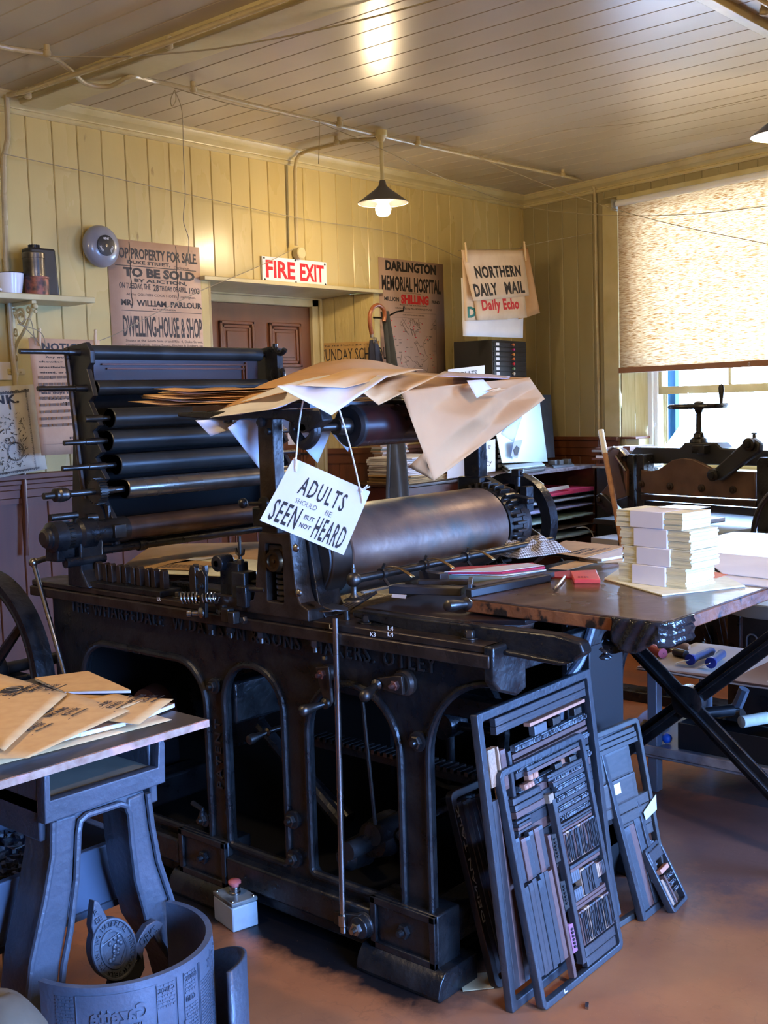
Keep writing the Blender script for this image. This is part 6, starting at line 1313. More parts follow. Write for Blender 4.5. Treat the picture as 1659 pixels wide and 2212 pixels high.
for i in range(9):
    zz = 1.507+i*.0052; yl = 2.86-rs.uniform(0, .10); xl = 2.10+rs.uniform(-.02, .05)
    a = Vector((xl, yl, zz+rs.uniform(-.001, .003))); b = Vector((2.14+rs.uniform(0, .1), 2.18, zz)); c_ = Vector((2.75, 2.2, zz)); d_ = Vector((2.6+rs.uniform(-.1, .1), 2.78, zz))
    m = (KRAFT, KRAFTL, WHITE, KRAFT, KRAFTL)[i % 5]
    f = lambda s_, t_: (a*(1-s_)+b*s_)*(1-t_)+(d_*(1-s_)+c_*s_)*t_+Vector((0, 0, .012*MN.noise(Vector((s_*4, t_*4, 3.3)))*(1.2-s_)+.012*max(0, .12-s_)*6))
    o = obj('sheet_edge', MB().grid(f, 12, 6), m, None, ang=60, solid=.0009); recenter(tag(o, ['lowest', 'second lowest', 'third lowest', 'fourth lowest', 'middle', 'fourth from top', 'third from top', 'second from top', 'topmost'][i]+(' kraft', ' light kraft', ' white', ' kraft', ' light kraft')[i % 5]+' sheet in the layered pile left of the heap', 'paper', 'layered sheets at the left end of the heap'))
# ------------------------------------------------------------------ the hanging card
sg = T('hanging_sign', 'white card sign lettered ADULTS SHOULD BE SEEN BUT NOT HEARD hanging on twine', 'sign', (2.1, 2.15, 1.1))
PL = (2.05, 2.10, 1.2); NN = (-.72, -.69, .10)
c4 = [AN(*q, PL, NN) for q in ((561, 1124), (742, 1199), (800, 1062), (634, 989))]
u = (c4[1]-c4[0]); wS = u.length; M = frame_M(c4[0], u, c4[3]-c4[0]); Mi = M.inverted(); q = [Mi @ p_ for p_ in c4]
nz_ = 1 if (M.to_3x3() @ Vector((0, 0, 1))).dot(Vector(EYE)-c4[0]) > 0 else -1
obj('card', MB().prism([p_-M.to_3x3() @ Vector((0, 0, .0015)) for p_ in c4], M.to_3x3() @ Vector((0, 0, .0015))), WHITE, sg)
def bl(a, b): return (c4[0]*(1-a)+c4[1]*a)*(1-b)+(c4[3]*(1-a)+c4[2]*a)*b
nS = M.to_3x3() @ Vector((0, 0, 1))
def wl(body, a, b, w, h, bold=.0, m=INKK, sp=1.0, sh=0):
    mb = MB(); letters(mb, None, body, 0, 0, 1, 1, 1, bold, sp, False, warp=lambda p_: bl(a+p_[0]*w+sh*p_[1]*h, b+p_[1]*h)+nS*(.0003+.0004*p_[2])); obj('lettering', mb, m, sg, ang=0)
wl('ADULTS', .225, .56, .56, .27, .012, sp=1.25); wl('SHOULD', .25, .43, .26, .075, -.012, INKP); wl('BE', .62, .43, .08, .075, -.012, INKP)
wl('SEEN', .06, .06, .32, .33, .012, sp=1.2); wl('HEARD', .58, .055, .36, .33, .012, sp=1.2); wl('BUT', .425, .26, .12, .07, .01); wl('NOT', .415, .13, .13, .07, .01)
h1, h2 = bl(.06, .93), bl(.92, .90)
obj('twine', MB().tube(smooth([A(655, 862, y=2.07), A(646, 920, y=2.10), h1+nS*.004, h1+nS*.003-Vector((0, 0, .02))], 5), .0024, 6), TWINE, sg)
obj('twine', MB().tube(smooth([A(733, 885, y=2.02), A(755, 960, y=2.02), h2+nS*.004, h2+nS*.003-Vector((0, 0, .02))], 5), .0024, 6), TWINE, sg)
obj('twine_knot', MB().ball(h2+nS*.006+Vector((0, 0, .012)), .005, 8).tube([h2+nS*.006+Vector((0, 0, .012)), h2+nS*.01+Vector((.012, -.012, .026))], .002, 5).tube([h2+nS*.006+Vector((0, 0, .012)), h2+nS*.01+Vector((.016, -.016, .022))], .002, 5).ball(h1+nS*.006+Vector((0, 0, .014)), .004, 8), TWINE, sg)
# papers on the press bed behind the mechanism
flat('kraft_bed_sheet', ((250, 1235), (575, 1208), (560, 1172), (330, 1178)), .952, .003, KRAFTL, 'printed kraft sheet lying furthest back on the press bed', 'paper')
flat('white_bed_sheet', ((310, 1238), (580, 1250), (590, 1212), (420, 1205)), .956, .003, CREAMP, 'large cream sheet lying on the press bed behind the spring mechanism', 'paper')
bs = flat('lilac_bed_card', ((350, 1222), (470, 1205), (520, 1198), (420, 1207)), .961, .002, WHITE, 'narrow white card on the press bed', 'card')
pk = T('printed_bed_card', 'small printed kraft cards scattered on the press bed', 'card', A(420, 1222, z=.962)); P4 = [A(*q, z=.962) for q in ((300, 1228), (420, 1232), (480, 1216), (380, 1208))]
obj('card_sheet', MB().prism(P4, (0, 0, .001)), KRAFTC, pk); M = frame_M(P4[0]+Vector((0, 0, .0012)), P4[1]-P4[0], P4[3]-P4[0]); mb = MB(); fineprint(mb, M, .05, .03, .2, .08, 4, .0003); obj('card_print', mb, INKP, pk)
# bench of the press under the heap carries nothing else
# ================================================================== ON THE BACK WALL
MBW = lambda x, z, y=4.997: frame_M((x, y, z), (1, 0, 0), (0, 0, 1))
def bwp(q, y=4.997): p_ = A(*q, y=y); return p_.x, p_.z
def poster(name, label, x0, x1, z0, z1, m, y=4.997, th=.0015, wave=.002, seed=0):
    t = T(name, label, 'poster', ((x0+x1)/2, y, z0)); M = MBW(x0, z0, y); w, h = x1-x0, z1-z0
    obj('paper', MB().grid(lambda a, b: M @ Vector((a*w, b*h, -.0005+wave*max(0, MN.noise(Vector((a*3, b*5, seed))))*0)), 4, 4), m, t, solid=.0008); return t, M, w, h
def lines(t, M, w, h, rows, m=INKK, name='printed_line'):
    "rows: (text, left, right, bottom, top) as fractions"
    for r in rows:
        mb = MB(); body, l_, r_, b_, t_ = r[:5]; bold = r[5] if len(r) > 5 else .02
        letters(mb, M, body, l_*w, b_*h, (r_-l_)*w, (t_-b_)*h, .0006, bold)
        obj(name, mb, m, t, ang=0)
x0, z1 = bwp((262, 522)); x1, _ = bwp((427, 530)); x0 = bwp((233, 560))[0]
zt_ = 2.385; zb_ = 1.60
ps, M, w, h = poster('auction_poster', 'tall pinkish property auction bill dated 1903 beside the alarm bell', x0, x1+.01, zb_, zt_, POSTERM)
def fz(py, px=340): return (bwp((px, py))[1]-zb_)/(zt_-zb_)
lines(ps, M, w, h, [('SHOP PROPERTY FOR SALE.', .02, .97, fz(564), fz(541), .03), ('DUKE STREET,', .20, .66, fz(576), fz(567), .03), ('Darlington.', .70, .88, fz(579), fz(572), 0),
 ('TO BE SOLD', .15, .93, fz(602), fz(582), .05), ('BY AUCTION,', .26, .84, fz(614), fz(605), .04), ('ON TUESDAY, THE', .10, .43, fz(629), fz(615), .02), ('28', .46, .52, fz(630), fz(615), .03), ('TH DAY OF APRIL,', .53, .84, fz(630), fz(617), .02), ('1903', .86, .98, fz(630), fz(617), .02),
 ('At the GOLDEN COCK HOTEL, Darlington.', .17, .93, fz(643), fz(636), 0), ('MR.  WILLIAM  PARLOUR', .11, 1.0, fz(663), fz(650), .04), ('AUCTIONEER', .44, .70, fz(670), fz(667), .02), ('DWELLING-HOUSE & SHOP', .12, .99, fz(729), fz(684), .02),
 ('Situate at the South Side of and No. 4, Duke Street,', .14, .99, fz(740), fz(734), 0), ('containing Shop, Sitting Room, Kitchen & Scullery, on', .14, .99, fz(749), fz(743), 0)], INKK)
mb = MB(); rule(mb, M, .07*w, fz(580)*h, .88*w, .004); rule(mb, M, .11*w, fz(674)*h, .88*w, .003); obj('ruled_lines', mb, INKK, ps)
mb = MB(); 
for xx, a, b in ((.225, .99, .55), (.73, .99, .62)):
    pts = [M @ Vector((xx*w+.004*math.sin(i*2.3), h*(a+(b-a)*i/10), .0006)) for i in range(11)]; mb.tube(pts, .0022, 5)
obj('paper_tear', mb, BLK, ps, stuff=True)
# hospital poster
x0, zt_ = bwp((817, 557)); x1 = bwp((957, 573))[0]; zb_ = 1.55; zt_ = bwp((885, 563))[1]+.0
hp, M, w, h = poster('hospital_poster', 'tall mauve hospital shilling fund poster with a line map beside the door recess', x0, x1, zb_, zt_, POSTERG)
fz = lambda py, px=885: (bwp((px, py))[1]-zb_)/(zt_-zb_)
lines(hp, M, w, h, [('DARLINGTON', .10, .88, fz(589), fz(567), .05), ('MEMORIAL HOSPITAL', .04, .95, fz(631), fz(599), .03), ('MILLION', .07, .29, fz(653), fz(644), .03), ('FUND', .80, .93, fz(653), fz(646), .03), ('IN AID OF THE BUILDING FUND', .30, .72, fz(661), fz(658), .0), ('ORGANISED by Mrs. REGINALD PEASE', .23, .80, fz(670), fz(665), 0), ('OUR HOSPITAL SERVES THIS AREA', .34, .68, fz(682), fz(679.5), 0)])
lines(hp, M, w, h, [('SHILLING', .32, .75, fz(657), fz(637), .05)], INKR, 'red_lettering')
mb = MB(); rf = random.Random(9); bx0, bx1, bz1 = .14*w, .86*w, fz(676)*h
rule(mb, M, .37*w, fz(634)*h, .26*w, .0015)
for a, b, c_, d_ in ((bx0, bx1, bz1, bz1+.0015), (bx0, bx1, bz1-.035, bz1-.034), (bx0, bx0+.0015, .02, bz1), (bx1, bx1+.0015, .02, bz1)): mb.box(a, b, c_, d_, .0001, .0006, M)
for i in range(15):
    x_, y_ = rf.uniform(bx0, bx1), rf.uniform(.05, bz1-.05); pts = [(x_, y_)]
    for k_ in range(8):
        x_ = min(bx1, max(bx0, x_+rf.uniform(-.055, .055))); y_ = min(bz1-.04, max(.03, y_+rf.uniform(-.05, .05))); pts.append((x_, y_))
    mb.tube([M @ Vector((a, b, .0006)) for a, b in pts], .0010, 4)
for i in range(60):
    a, b = rf.uniform(bx0, bx1-.03), rf.uniform(.03, bz1-.05); mb.box(a, a+rf.uniform(.012, .035), b, b+.0035, .0001, .0006, M)
obj('line_map', mb, INKP, hp, ang=0, stuff=True)
mb = MB()
for i in range(22): a, b = rf.uniform(bx0, bx1-.02), rf.uniform(.1, bz1-.05); mb.box(a, a+.012, b, b+.006, .0001, .0006, M)
obj('red_place_marks', mb, INKR, hp, stuff=True)
# fire exit sign
M4 = [A(*q, y=4.985) for q in ((568, 607), (707, 619), (707.6, 566.5), (566.5, 552.5))]
fe = T('fire_exit_sign', 'white enamel sign lettered FIRE EXIT in red above the door', 'sign', M4[0]); M = frame_M(M4[0], (1, 0, 0), (0, 0, 1)); w = M4[1].x-M4[0].x; h = M4[3].z-M4[0].z
obj('enamel_plate', MB().box(0, w, 0, h, -.012, 0, M), WHT, fe, bev=.002); mb = MB(); letters(mb, M, 'FIRE', .05*w, .16*h, .44*w, .70*h, .001, .03); letters(mb, M, 'EXIT', .57*w, .13*h, .38*w, .72*h, .001, .03); obj('red_lettering', mb, REDP, fe, ang=0)
for a, b in ((.03, .93), (.97, .90), (.03, .07), (.5, .05), (.97, .06), (.5, .95)): obj('screw', MB().lathe(M @ Vector((a*w, b*h, 0)), (0, -1, 0), [(0, .007), (.002, .006), (.003, 0)], 12), BLK, fe)
# alarm bell
ac_ = A(230, 530, y=4.9); al = T('alarm_bell', 'round grey alarm bell with a black centre disc above the auction bill', 'alarm bell', (ac_.x, 4.99, ac_.z))
obj('dome', MB().lathe((ac_.x, 4.998, ac_.z), (0, -1, 0), [(0, .03), (.01, .08), (.03, .098), (.045, .106), (.06, .104), (.075, .094), (.087, .072), (.092, .05), (.092, 0)], 56), MIDG, al)
obj('centre_disc', MB().lathe((ac_.x, 4.905, ac_.z), (0, -1, 0), [(0, .052), (.004, .052), (.005, .049), (.005, 0)], 40), BLK, al); obj('centre_screw', MB().lathe((ac_.x, 4.900, ac_.z), (0, -1, 0), [(0, .009), (.004, .008), (.005, 0)], 14), STEEL, al)
mb = MB()
for a_ in (PI/2, PI/2+2*PI/3, PI/2-2*PI/3):
    c_ = Vector((ac_.x+.034*math.cos(a_), 4.899, ac_.z+.034*math.sin(a_))); uu = Vector((math.sin(a_), 0, -math.cos(a_))); M = frame_M(c_-uu*.017, uu, Vector((math.cos(a_), 0, math.sin(a_)))); letters(mb, M, 'GENT', 0, -.005, .034, .011, .001, .01)
obj('bell_lettering', mb, WHT, al, ang=0)
# sunday school bill on the recess side
Mr = frame_M((0, 0, 0), (1, 0, 0), (0, 1, 0)); Pn = (-.90, -.44, 0); Pp = (5.62, 4.99, 0)
r4 = [AN(*q, Pp, (-.889, -.457, 0)) for q in ((692, 742), (820, 730), (815, 900), (690, 880))]
ss = T('sunday_school_poster', 'buff bill headed SUNDAY SCHOOL on the side of the door recess', 'poster', r4[0])
M = frame_M(r4[0]+Vector((-.014, -.007, 0)), (r4[1]-r4[0])*Vector((1, 1, 0)), (0, 0, -1)); u_ = Vector((r4[1].x-r4[0].x, r4[1].y-r4[0].y, 0)); w = u_.length; M = frame_M(r4[0]+Vector((-.013, -.007, -.40)), u_, (0, 0, 1)); h = .40
sgn = 1 if (M.to_3x3() @ Vector((0, 0, 1))).dot(Vector(EYE)-r4[0]) > 0 else -1
obj('paper', MB().box(0, w, 0, h, -.0008, 0, M), POSTERY, ss); lines(ss, M, w, h, [('The Hill Methodist Chapel', .04, .98, .93, .965, 0), ('SUNDAY SCHOOL', .03, 1.12, .70, .90, .0), ('ANNIVERSARY', .20, 1.0, .52, .655, .02)])
# pegged newspaper bills near the corner
def hang(name, label, pts, m, texts=(), y=None, group=None, inkm=INKK):
    P4 = [A(q[0], q[1], y=q[2]) for q in pts]; t = T(name, label, 'news bill', P4[3], group)
    nn = (P4[1]-P4[0]).cross(P4[3]-P4[0]).normalized(); nn = nn if nn.dot(Vector(EYE)-P4[0]) > 0 else -nn
    def f(a, b): return (P4[3]*(1-a)+P4[2]*a)*(1-b)+(P4[0]*(1-a)+P4[1]*a)*b+nn*(.006*math.sin(a*5)*(1-b))
    obj('paper', MB().grid(f, 12, 8), m, t, solid=.001, ang=60)
    for body, l_, r_, b_, t_, ik in texts:
        mb = MB(); letters(mb, None, body, 0, 0, 1, 1, 1, .04, 1.1, False, warp=lambda p_: f(l_+p_[0]*(r_-l_), b_+p_[1]*(t_-b_))+nn*(.0012+.0005*p_[2])); obj('lettering', mb, ik, t, ang=0)
    return t
yb = 4.55
hang('white_bill', 'blank white bill hanging lowest in the pegged bunch near the corner', ((996, 600, yb+.03), (1132, 600, yb+.03), (1131, 730, yb+.03), (1000, 726, yb+.03)), WHITE)
hang('green_lettered_bill', 'bill with green lettering mostly hidden behind the other pegged bills', ((997, 540, yb+.02), (1100, 540, yb+.02), (1098, 690, yb+.02), (1004, 693, yb+.02)), BILL, [('DAILY', .06, .8, .04, .2, INKG)])
hang('brown_bill', 'plain orange-brown bill slanting at the right of the pegged bunch', ((1095, 545, yb+.026), (1140, 536, yb+.026), (1168, 676, yb+.026), (1120, 690, yb+.026)), KRAFT)
hang('red_lettered_bill', 'bill lettered DAILY ECHO in red behind the front pegged bill', ((1012, 560, yb+.008), (1125, 560, yb+.008), (1140, 686, yb+.008), (1030, 692, yb+.008)), BILL, [('Daily Echo', .12, .86, .10, .34, INKR)])
hang('black_lettered_bill', 'front pegged bill lettered NORTHERN DAILY MAIL in black', ((996, 540, yb), (1130, 541, yb), (1145, 638, yb-.01), (1022, 650, yb-.01)), BILL, [('NORTHERN', .13, .90, .43, .68, INKK), ('DAILY', .05, .43, .07, .33, INKK), ('MAIL', .57, .93, .07, .33, INKK)])
def peg(q0, q1, y, label):
    a, b = A(*q0, y=y), A(*q1, y=y); t = T('clothes_peg', label, 'peg', b); d = b-a
    obj('peg_body', MB().lathe(a, d, [(0, 0), (.002, .006), (.008, .0075), (.014, .005), (.02, .0065), (d.length*.5, .008), (d.length, .005)], 10), MATS.get('peg_wood') or mat('peg_wood', srgb(216, 190, 152), .6), t)
peg((1005, 523), (1009, 566), yb-.012, 'wooden dolly peg holding the left corner of the news bills'); peg((1132, 521), (1136, 563), yb-.012, 'wooden dolly peg holding the right corner of the news bills')
peg((86, 708), (86, 748), 4.77, 'wooden dolly peg at the left of the NOTICE bill'); peg((206, 711), (206, 745), 4.77, 'wooden dolly peg at the right of the NOTICE bill')
# NOTICE bill
nt = hang('notice_bill', 'pink bill headed NOTICE hanging from pegs behind the ink rollers', ((61, 730, 4.78), (215, 735, 4.78), (235, 975, 4.80), (90, 984, 4.80)), POSTERM,
 [('NOTICE!', .17, .78, .895, .965, INKK), ('Any workman throwing', .20, .99, .83, .85, INKP), ('chewing or filling any', .10, .99, .79, .81, INKP), ('unauthorized place will be', .10, .99, .745, .765, INKP), ('missed, or taken before the', .10, .99, .70, .72, INKP), ('Court.', .10, .27, .655, .675, INKP), ('The attention of Workmen', .09, .99, .565, .60, INKK), ('and Boys is called to the', .09, .99, .52, .55, INKK), ('following special rule No.', .09, .99, .47, .50, INKK), ('138, viz.', .38, .62, .42, .455, INKK), ('BY ORDER.', .42, .65, .13, .15, INKP), ('THE MANAGER', .52, .95, .09, .115, INKK)])
P4 = [A(70, 905, y=4.787), A(235, 895, y=4.787)]; mb = MB(); M = frame_M(A(92, 950, y=4.782), A(190, 944, y=4.782)-A(92, 950, y=4.782), (0, 0, 1)); fineprint(mb, M, .0, .06, .40, .26, 8, .001, random.Random(5), .4); rule(mb, M, .0, -.025, .4, .0015, .001); rule(mb, M, .02, .545, .3, .0015, .001) if False else None
obj('fine_print', mb, INKT, nt, ang=0, stuff=True)
# engraved ink advertisement
ik = hang('engraved_poster', 'black and white engraved INK advertisement propped on the dado rail at the left edge', ((-130, 842, 4.93), (75, 830, 4.93), (103, 1013, 4.93), (-100, 1050, 4.93)), mat('engraving_paper', srgb(206, 200, 182), .7, 0, srgb(186, 178, 158), 9), [('PRINTING INK.', -.35, .80, .80, .90, INKK)])
P0 = A(-100, 1050, y=4.925); rf = random.Random(12); mb = MB(); M = frame_M(A(-100, 1048, y=4.924), A(103, 1014, y=4.924)-A(-100, 1048, y=4.924), (0, 0, 1))
for i in range(420):
    a, b = rf.uniform(.03, .40)+0, rf.uniform(.02, .36); L_ = rf.uniform(.004, .016)
    if .29 < b: continue
    if a < .24 and b < .17 and rf.random() < .6: continue
    mb.tube([M @ Vector((a, b, .001)), M @ Vector((a+rf.uniform(-1, 1)*L_, b+rf.uniform(-1, 1)*L_, .001)), M @ Vector((a+rf.uniform(-1, 1)*L_, b+rf.uniform(-1, 1)*L_, .001))], rf.uniform(.0006, .0016), 4)
for (a, b, r_) in ((.205, .115, .017), (.228, .113, .017), (.21, .07, .015), (.232, .068, .015), (.335, .11, .045), (.335, .11, .040), (.30, .165, .014), (.325, .168, .014)): mb.tube([M @ Vector((a+r_*math.cos(t), b+r_*math.sin(t), .001)) for t in np.linspace(0, 2*PI, 21)[:-1]], .0012, 4, True)
for i in range(6): mb.box(.03, .25, .155-i*.004, .156-i*.004, 0, .001, M)
for i in range(80):
    a = .02+i*.0054; mb.box(a, a+.003, .008+.006*rf.random(), .020, 0, .001, M); mb.box(.425+.006*rf.random(), .435, .02+i*.0048, .022+i*.0048, 0, .001, M); mb.box(a, a+.003, .385, .395+.006*rf.random(), 0, .001, M)
mb.box(.335, .342, .31, .355, 0, .001, M)
obj('engraving', mb, INKK, ik, ang=0, stuff=True)
single('paper_slip', MB().box(-.12, .055, 4.985, 4.987, 1.66, 1.745, Matrix.Translation((2.93, 0, 0))), WHITE, 'plain pale paper slip on the wall at the left edge above the engraved poster', 'paper')
# ------------------------------------------------------------------ shelf at the left with tins
sz = A(205, 632, y=4.72).z; ys0 = 4.76
sf_ = T('wall_shelf', 'cream wooden wall shelf with an ornate iron bracket at the left edge', 'shelf', (3.0, 4.88, 2.0)); xe = A(205, 632, y=4.76).x; zt_ = A(100, 636, y=4.76).z
obj('shelf_board', MB().box(2.2, xe, ys0, 4.995, zt_-.028, zt_), CREAM2, sf_, bev=.004)
xb = A(27, 700, y=4.98).x
obj('bracket_upright', MB().box(xb-.014, xb+.014, 4.975, 4.996, zt_-.37, zt_-.03).lathe((xb, 4.996, zt_-.37), (0, -1, 0), [(0, .022), (.01, .02)], 14), CREAM2, sf_, bev=.003)
obj('bracket_top', MB().box(xb-.012, xb+.012, 4.78, 4.996, zt_-.044, zt_-.028), CREAM2, sf_, bev=.002)
def spiral(cy, cz, r0, r1, a0, a1, n=26): return [(xb, cy+(r0+(r1-r0)*i/n)*math.cos(a0+(a1-a0)*i/n), cz+(r0+(r1-r0)*i/n)*math.sin(a0+(a1-a0)*i/n)) for i in range(n+1)]
for pts, r_ in ((spiral(4.90, zt_-.10, .045, .012, 0, 9.5), .007), (spiral(4.95, zt_-.075, .022, .006, 1, 8), .005), (spiral(4.83, zt_-.065, .02, .006, 3, 10), .005), (spiral(4.955, zt_-.17, .022, .006, 0, 8), .005), (smooth([(xb, 4.79, zt_-.045), (xb, 4.83, zt_-.11), (xb, 4.89, zt_-.17), (xb, 4.95, zt_-.22), (xb, 4.985, zt_-.30)]), .008), (spiral(4.965, zt_-.29, .015, .005, 0, 8), .0045)):
    obj('bracket_scroll', MB().tube(pts, r_, 8), CREAM2, sf_)
obj('bracket_knob', MB().ball((xb, 4.775, zt_-.055), .013, 10).ball((xb, 4.775, zt_-.08), .009, 10), CREAM2, sf_)
def tinpos(px): return A(px, 628, y=4.83)
p_ = A(38, 628, y=4.85); cup = T('enamel_mug', 'white enamel mug at the left end of the shelf', 'mug', (A(24, 628, y=4.85).x, 4.85, zt_)); cx_ = A(24, 628, y=4.85).x
obj('mug_body', MB().lathe((cx_, 4.85, zt_), (0, 0, 1), [(0, .044), (.004, .048), (.095, .062), (.097, .062), (.097, .058), (.01, .044), (.01, 0)], 36), WHT, cup); obj('mug_rim', MB().tube([(cx_+.061*math.cos(t), 4.85+.061*math.sin(t), zt_+.098) for t in np.linspace(0, 2*PI, 37)[:-1]], .0022, 6, True), NAVY, cup)
obj('mug_handle', MB().tube([(cx_-.055, 4.85, zt_+.08), (cx_-.09, 4.84, zt_+.07), (cx_-.09, 4.84, zt_+.03), (cx_-.05, 4.85, zt_+.02)], .006, 8), WHT, cup)
cx_ = A(80, 628, y=4.82).x
jt = T('lidded_tin', 'dark round tin with a stained orange label at the front of the shelf', 'tin', (cx_, 4.82, zt_)); obj('tin_body', MB().lathe((cx_, 4.82, zt_), (0, 0, 1), [(0, .056), (.075, .056), (.076, .058), (.085, .058)], 36), mat('rusty_label', srgb(150, 84, 60), .45, .2, srgb(60, 46, 42), 30, .4, .6), jt)
obj('tin_upper', MB().lathe((cx_-.006, 4.825, zt_+.086), (0, 0, 1), [(0, .050), (.085, .050), (.086, .053), (.108, .053), (.112, .048), (.112, 0)], 36), STEELD, jt)
cx_ = A(92, 628, y=4.92).x
ot = T('oil_can', 'tall dark rectangular can with a screw cap behind the round tin', 'can', (cx_, 4.92, zt_)); obj('can_body', MB().prism([(cx_-.065, 4.885, zt_), (cx_+.075, 4.885, zt_), (cx_+.075, 4.965, zt_), (cx_-.065, 4.965, zt_)], (-.012, 0, .235)), BLK, ot, bev=.01); obj('screw_cap', MB().gear((cx_-.03, 4.925, zt_+.237), (0, 0, 1), .028, .014, 14, .004).cyl((cx_-.03, 4.925, zt_+.23), (cx_-.03, 4.925, zt_+.245), .022), IRON, ot)
# ------------------------------------------------------------------ umbrella and coat on the hook
hx_ = A(818, 668, y=4.93).x; hz_ = A(818, 664, y=4.93).z
um = T('umbrella', 'navy umbrella with a curved wooden handle hanging right of the door recess', 'umbrella', (hx_, 4.93, 1.5))
hp_ = [A(*q, y=4.74) for q in ((803, 722), (799, 700), (799, 680), (806, 664), (817, 659), (828, 668), (831, 682), (829, 694))]
obj('curved_handle', MB().tube(smooth(hp_), .013, 12), CANE, um); a = A(803, 722, y=4.74); obj('handle_collar', MB().cyl(a, a-Vector((0, 0, .02)), .010, 12), STEEL, um)
ctr = A(806, 735, y=4.74)
obj('furled_cloth', MB().grid(lambda a_, b_: ctr+Vector(((.022+.055*math.sin(min(1, b_*1.4)*PI*.5)*(1-.55*b_))*(1+.28*math.sin(6*a_*2*PI+b_*3))*math.cos(a_*2*PI)+.06*b_, (.018+.03*math.sin(min(1, b_*1.4)*PI*.5)*(1-.5*b_))*math.sin(a_*2*PI), -.42*b_)), 36, 16), NAVY, um, ang=70)
for k_ in range(4): obj('rib_tip', MB().cyl(ctr+Vector((-.015+.01*k_, -.012, .018)), ctr+Vector((-.02+.013*k_, -.02, -.02)), .0025, 6), STEEL, um)
hk = T('coat_hook', 'iron coat hook under the umbrella handle', 'hook', (hx_, 4.98, hz_)); obj('hook_body', MB().tube([(hx_+.02, 4.995, hz_-.06), (hx_+.02, 4.90, hz_-.07), (hx_, 4.78, hz_-.04), (hx_, 4.72, hz_-.035), (hx_, 4.715, hz_-.01)], .006, 8), IRON, hk)
ct = T('grey_apron', 'long grey cotton apron hanging beside the umbrella', 'apron', (hx_+.06, 4.93, .8))
def apf(a_, b_):
    top = A(820, 672, y=4.80); wd = .018+.10*b_**.8 if b_ < .30 else .018+.10*.30**.8+.12*min(1, (b_-.3)*1.6); x_ = top.x+.035+.03*b_+(a_-.45)*wd*1.6+.05*min(b_, .3)*3; z_ = top.z-1.25*b_
    k_ = (4.80-.44*b_)/4.80; x_ *= k_; z_ = 1.5+(z_-1.5)*k_
    return Vector((x_, 4.80-.02*math.sin(a_*9+b_*2)-.015*math.sin(a_*17)-.44*b_, z_))
obj('cloth', MB().grid(apf, 26, 34), COATM, ct, ang=70, solid=.003); bt = apf(.52, .27); obj('press_stud', MB().lathe(bt+Vector((0, -.02, 0)), (0, -1, 0), [(0, .008), (.003, .007), (.004, 0)], 12), STEEL, ct)
# ================================================================== BACK RIGHT CORNER
YR = 4.28
zt0 = A(1180, 1015, y=YR).z
rx1 = A(1285, 1050, y=YR).x; rx0 = 5.82
rack = T('paper_rack', 'open shelving rack filled with coloured papers in the far corner', 'shelving', (6.4, 4.5, 0))
obj('rack_top', MB().box(rx0, rx1+.02, YR-.02, 4.85, zt0-.022, zt0), mat('splintered_grey_top', srgb(150, 144, 156), .6, 0, srgb(110, 96, 100), 30, bump=.3, bscale=60), rack, bev=.002)
for xx in (rx0, rx1-.02): obj('rack_side', MB().box(xx, xx+.02, YR, 4.85, 0, zt0-.022), mat('rack_side_wood', srgb(120, 78, 56), .6, 0, srgb(84, 56, 44), 9) if 'rack_side_wood' not in MATS else MATS['rack_side_wood'], rack)
obj('rack_back', MB().box(rx0, rx1, 4.83, 4.85, 0, zt0-.022), BLK, rack)
obj('rack_drawer', MB().box(rx0+.02, rx1-.02, YR+.005, YR+.03, .06, A(1230, 1160, y=YR).z-.02), WOODD, rack, bev=.003); dl = A(1240, 1172, y=YR); obj('drawer_label', MB().box(dl.x-.03, dl.x+.03, YR+.002, YR+.005, dl.z-.014, dl.z+.014), WHITE, rack)
cols = [(1281, 1058, PINK, 'thick untidy pile of pink card on the top shelf of the rack', 'pink_card_pile', .020), (1281, 1070, mat('pale_blue_paper', srgb(178, 200, 224), .6), 'pale blue papers on the second shelf of the rack', 'blue_paper_pile', .010), (1277, 1088, mat('lilac_blue_paper', srgb(168, 176, 222), .6), 'lilac blue papers on the third shelf of the rack', 'lilac_paper_pile', .012), (1287, 1108, mat('aqua_paper', srgb(180, 220, 222), .6), 'pale aqua papers on the fourth shelf of the rack', 'aqua_paper_pile', .012), (1281, 1128, BLK, 'dark card on the fifth shelf of the rack', 'dark_card_pile', .006), (1281, 1148, mat('ice_blue_paper', srgb(176, 210, 226), .6), 'ice blue papers on the lowest open shelf of the rack', 'ice_paper_pile', .010)]
rr_ = random.Random(4)
for px, py, m, lb, nm, hh in cols:
    p_ = A(px, py, y=YR); obj('rack_shelf', MB().box(rx0+.02, rx1-.02, YR-.01, 4.83, p_.z-.008, p_.z), SHELFW, rack, bev=.001)
    t = T(nm, lb, 'paper', (6.4, 4.5, p_.z)); 
    for k_ in range(4 if m is not BLK else 1):
        M = Matrix.Translation((6.06+.29*k_+rr_.uniform(-.02, .02), YR+.005+rr_.uniform(0, .02), p_.z+.001+.0003*k_)) @ Matrix.Rotation(rr_.uniform(-.07, .07), 4, 'Z')
        obj('sheaf', MB().box(-.17, .15, -.05, .4, 0, hh*rr_.uniform(.8, 1.5), M), m, t, bev=.001)
single('white_cable', MB().tube(smooth([A(1245, 1140, y=YR-.03), A(1265, 1139, y=YR-.05), A(1278, 1150, y=YR-.06), A(1286, 1172, y=YR-.06)]), .004, 6), WHT, 'white cable hanging off the lowest open shelf of the rack', 'cable')
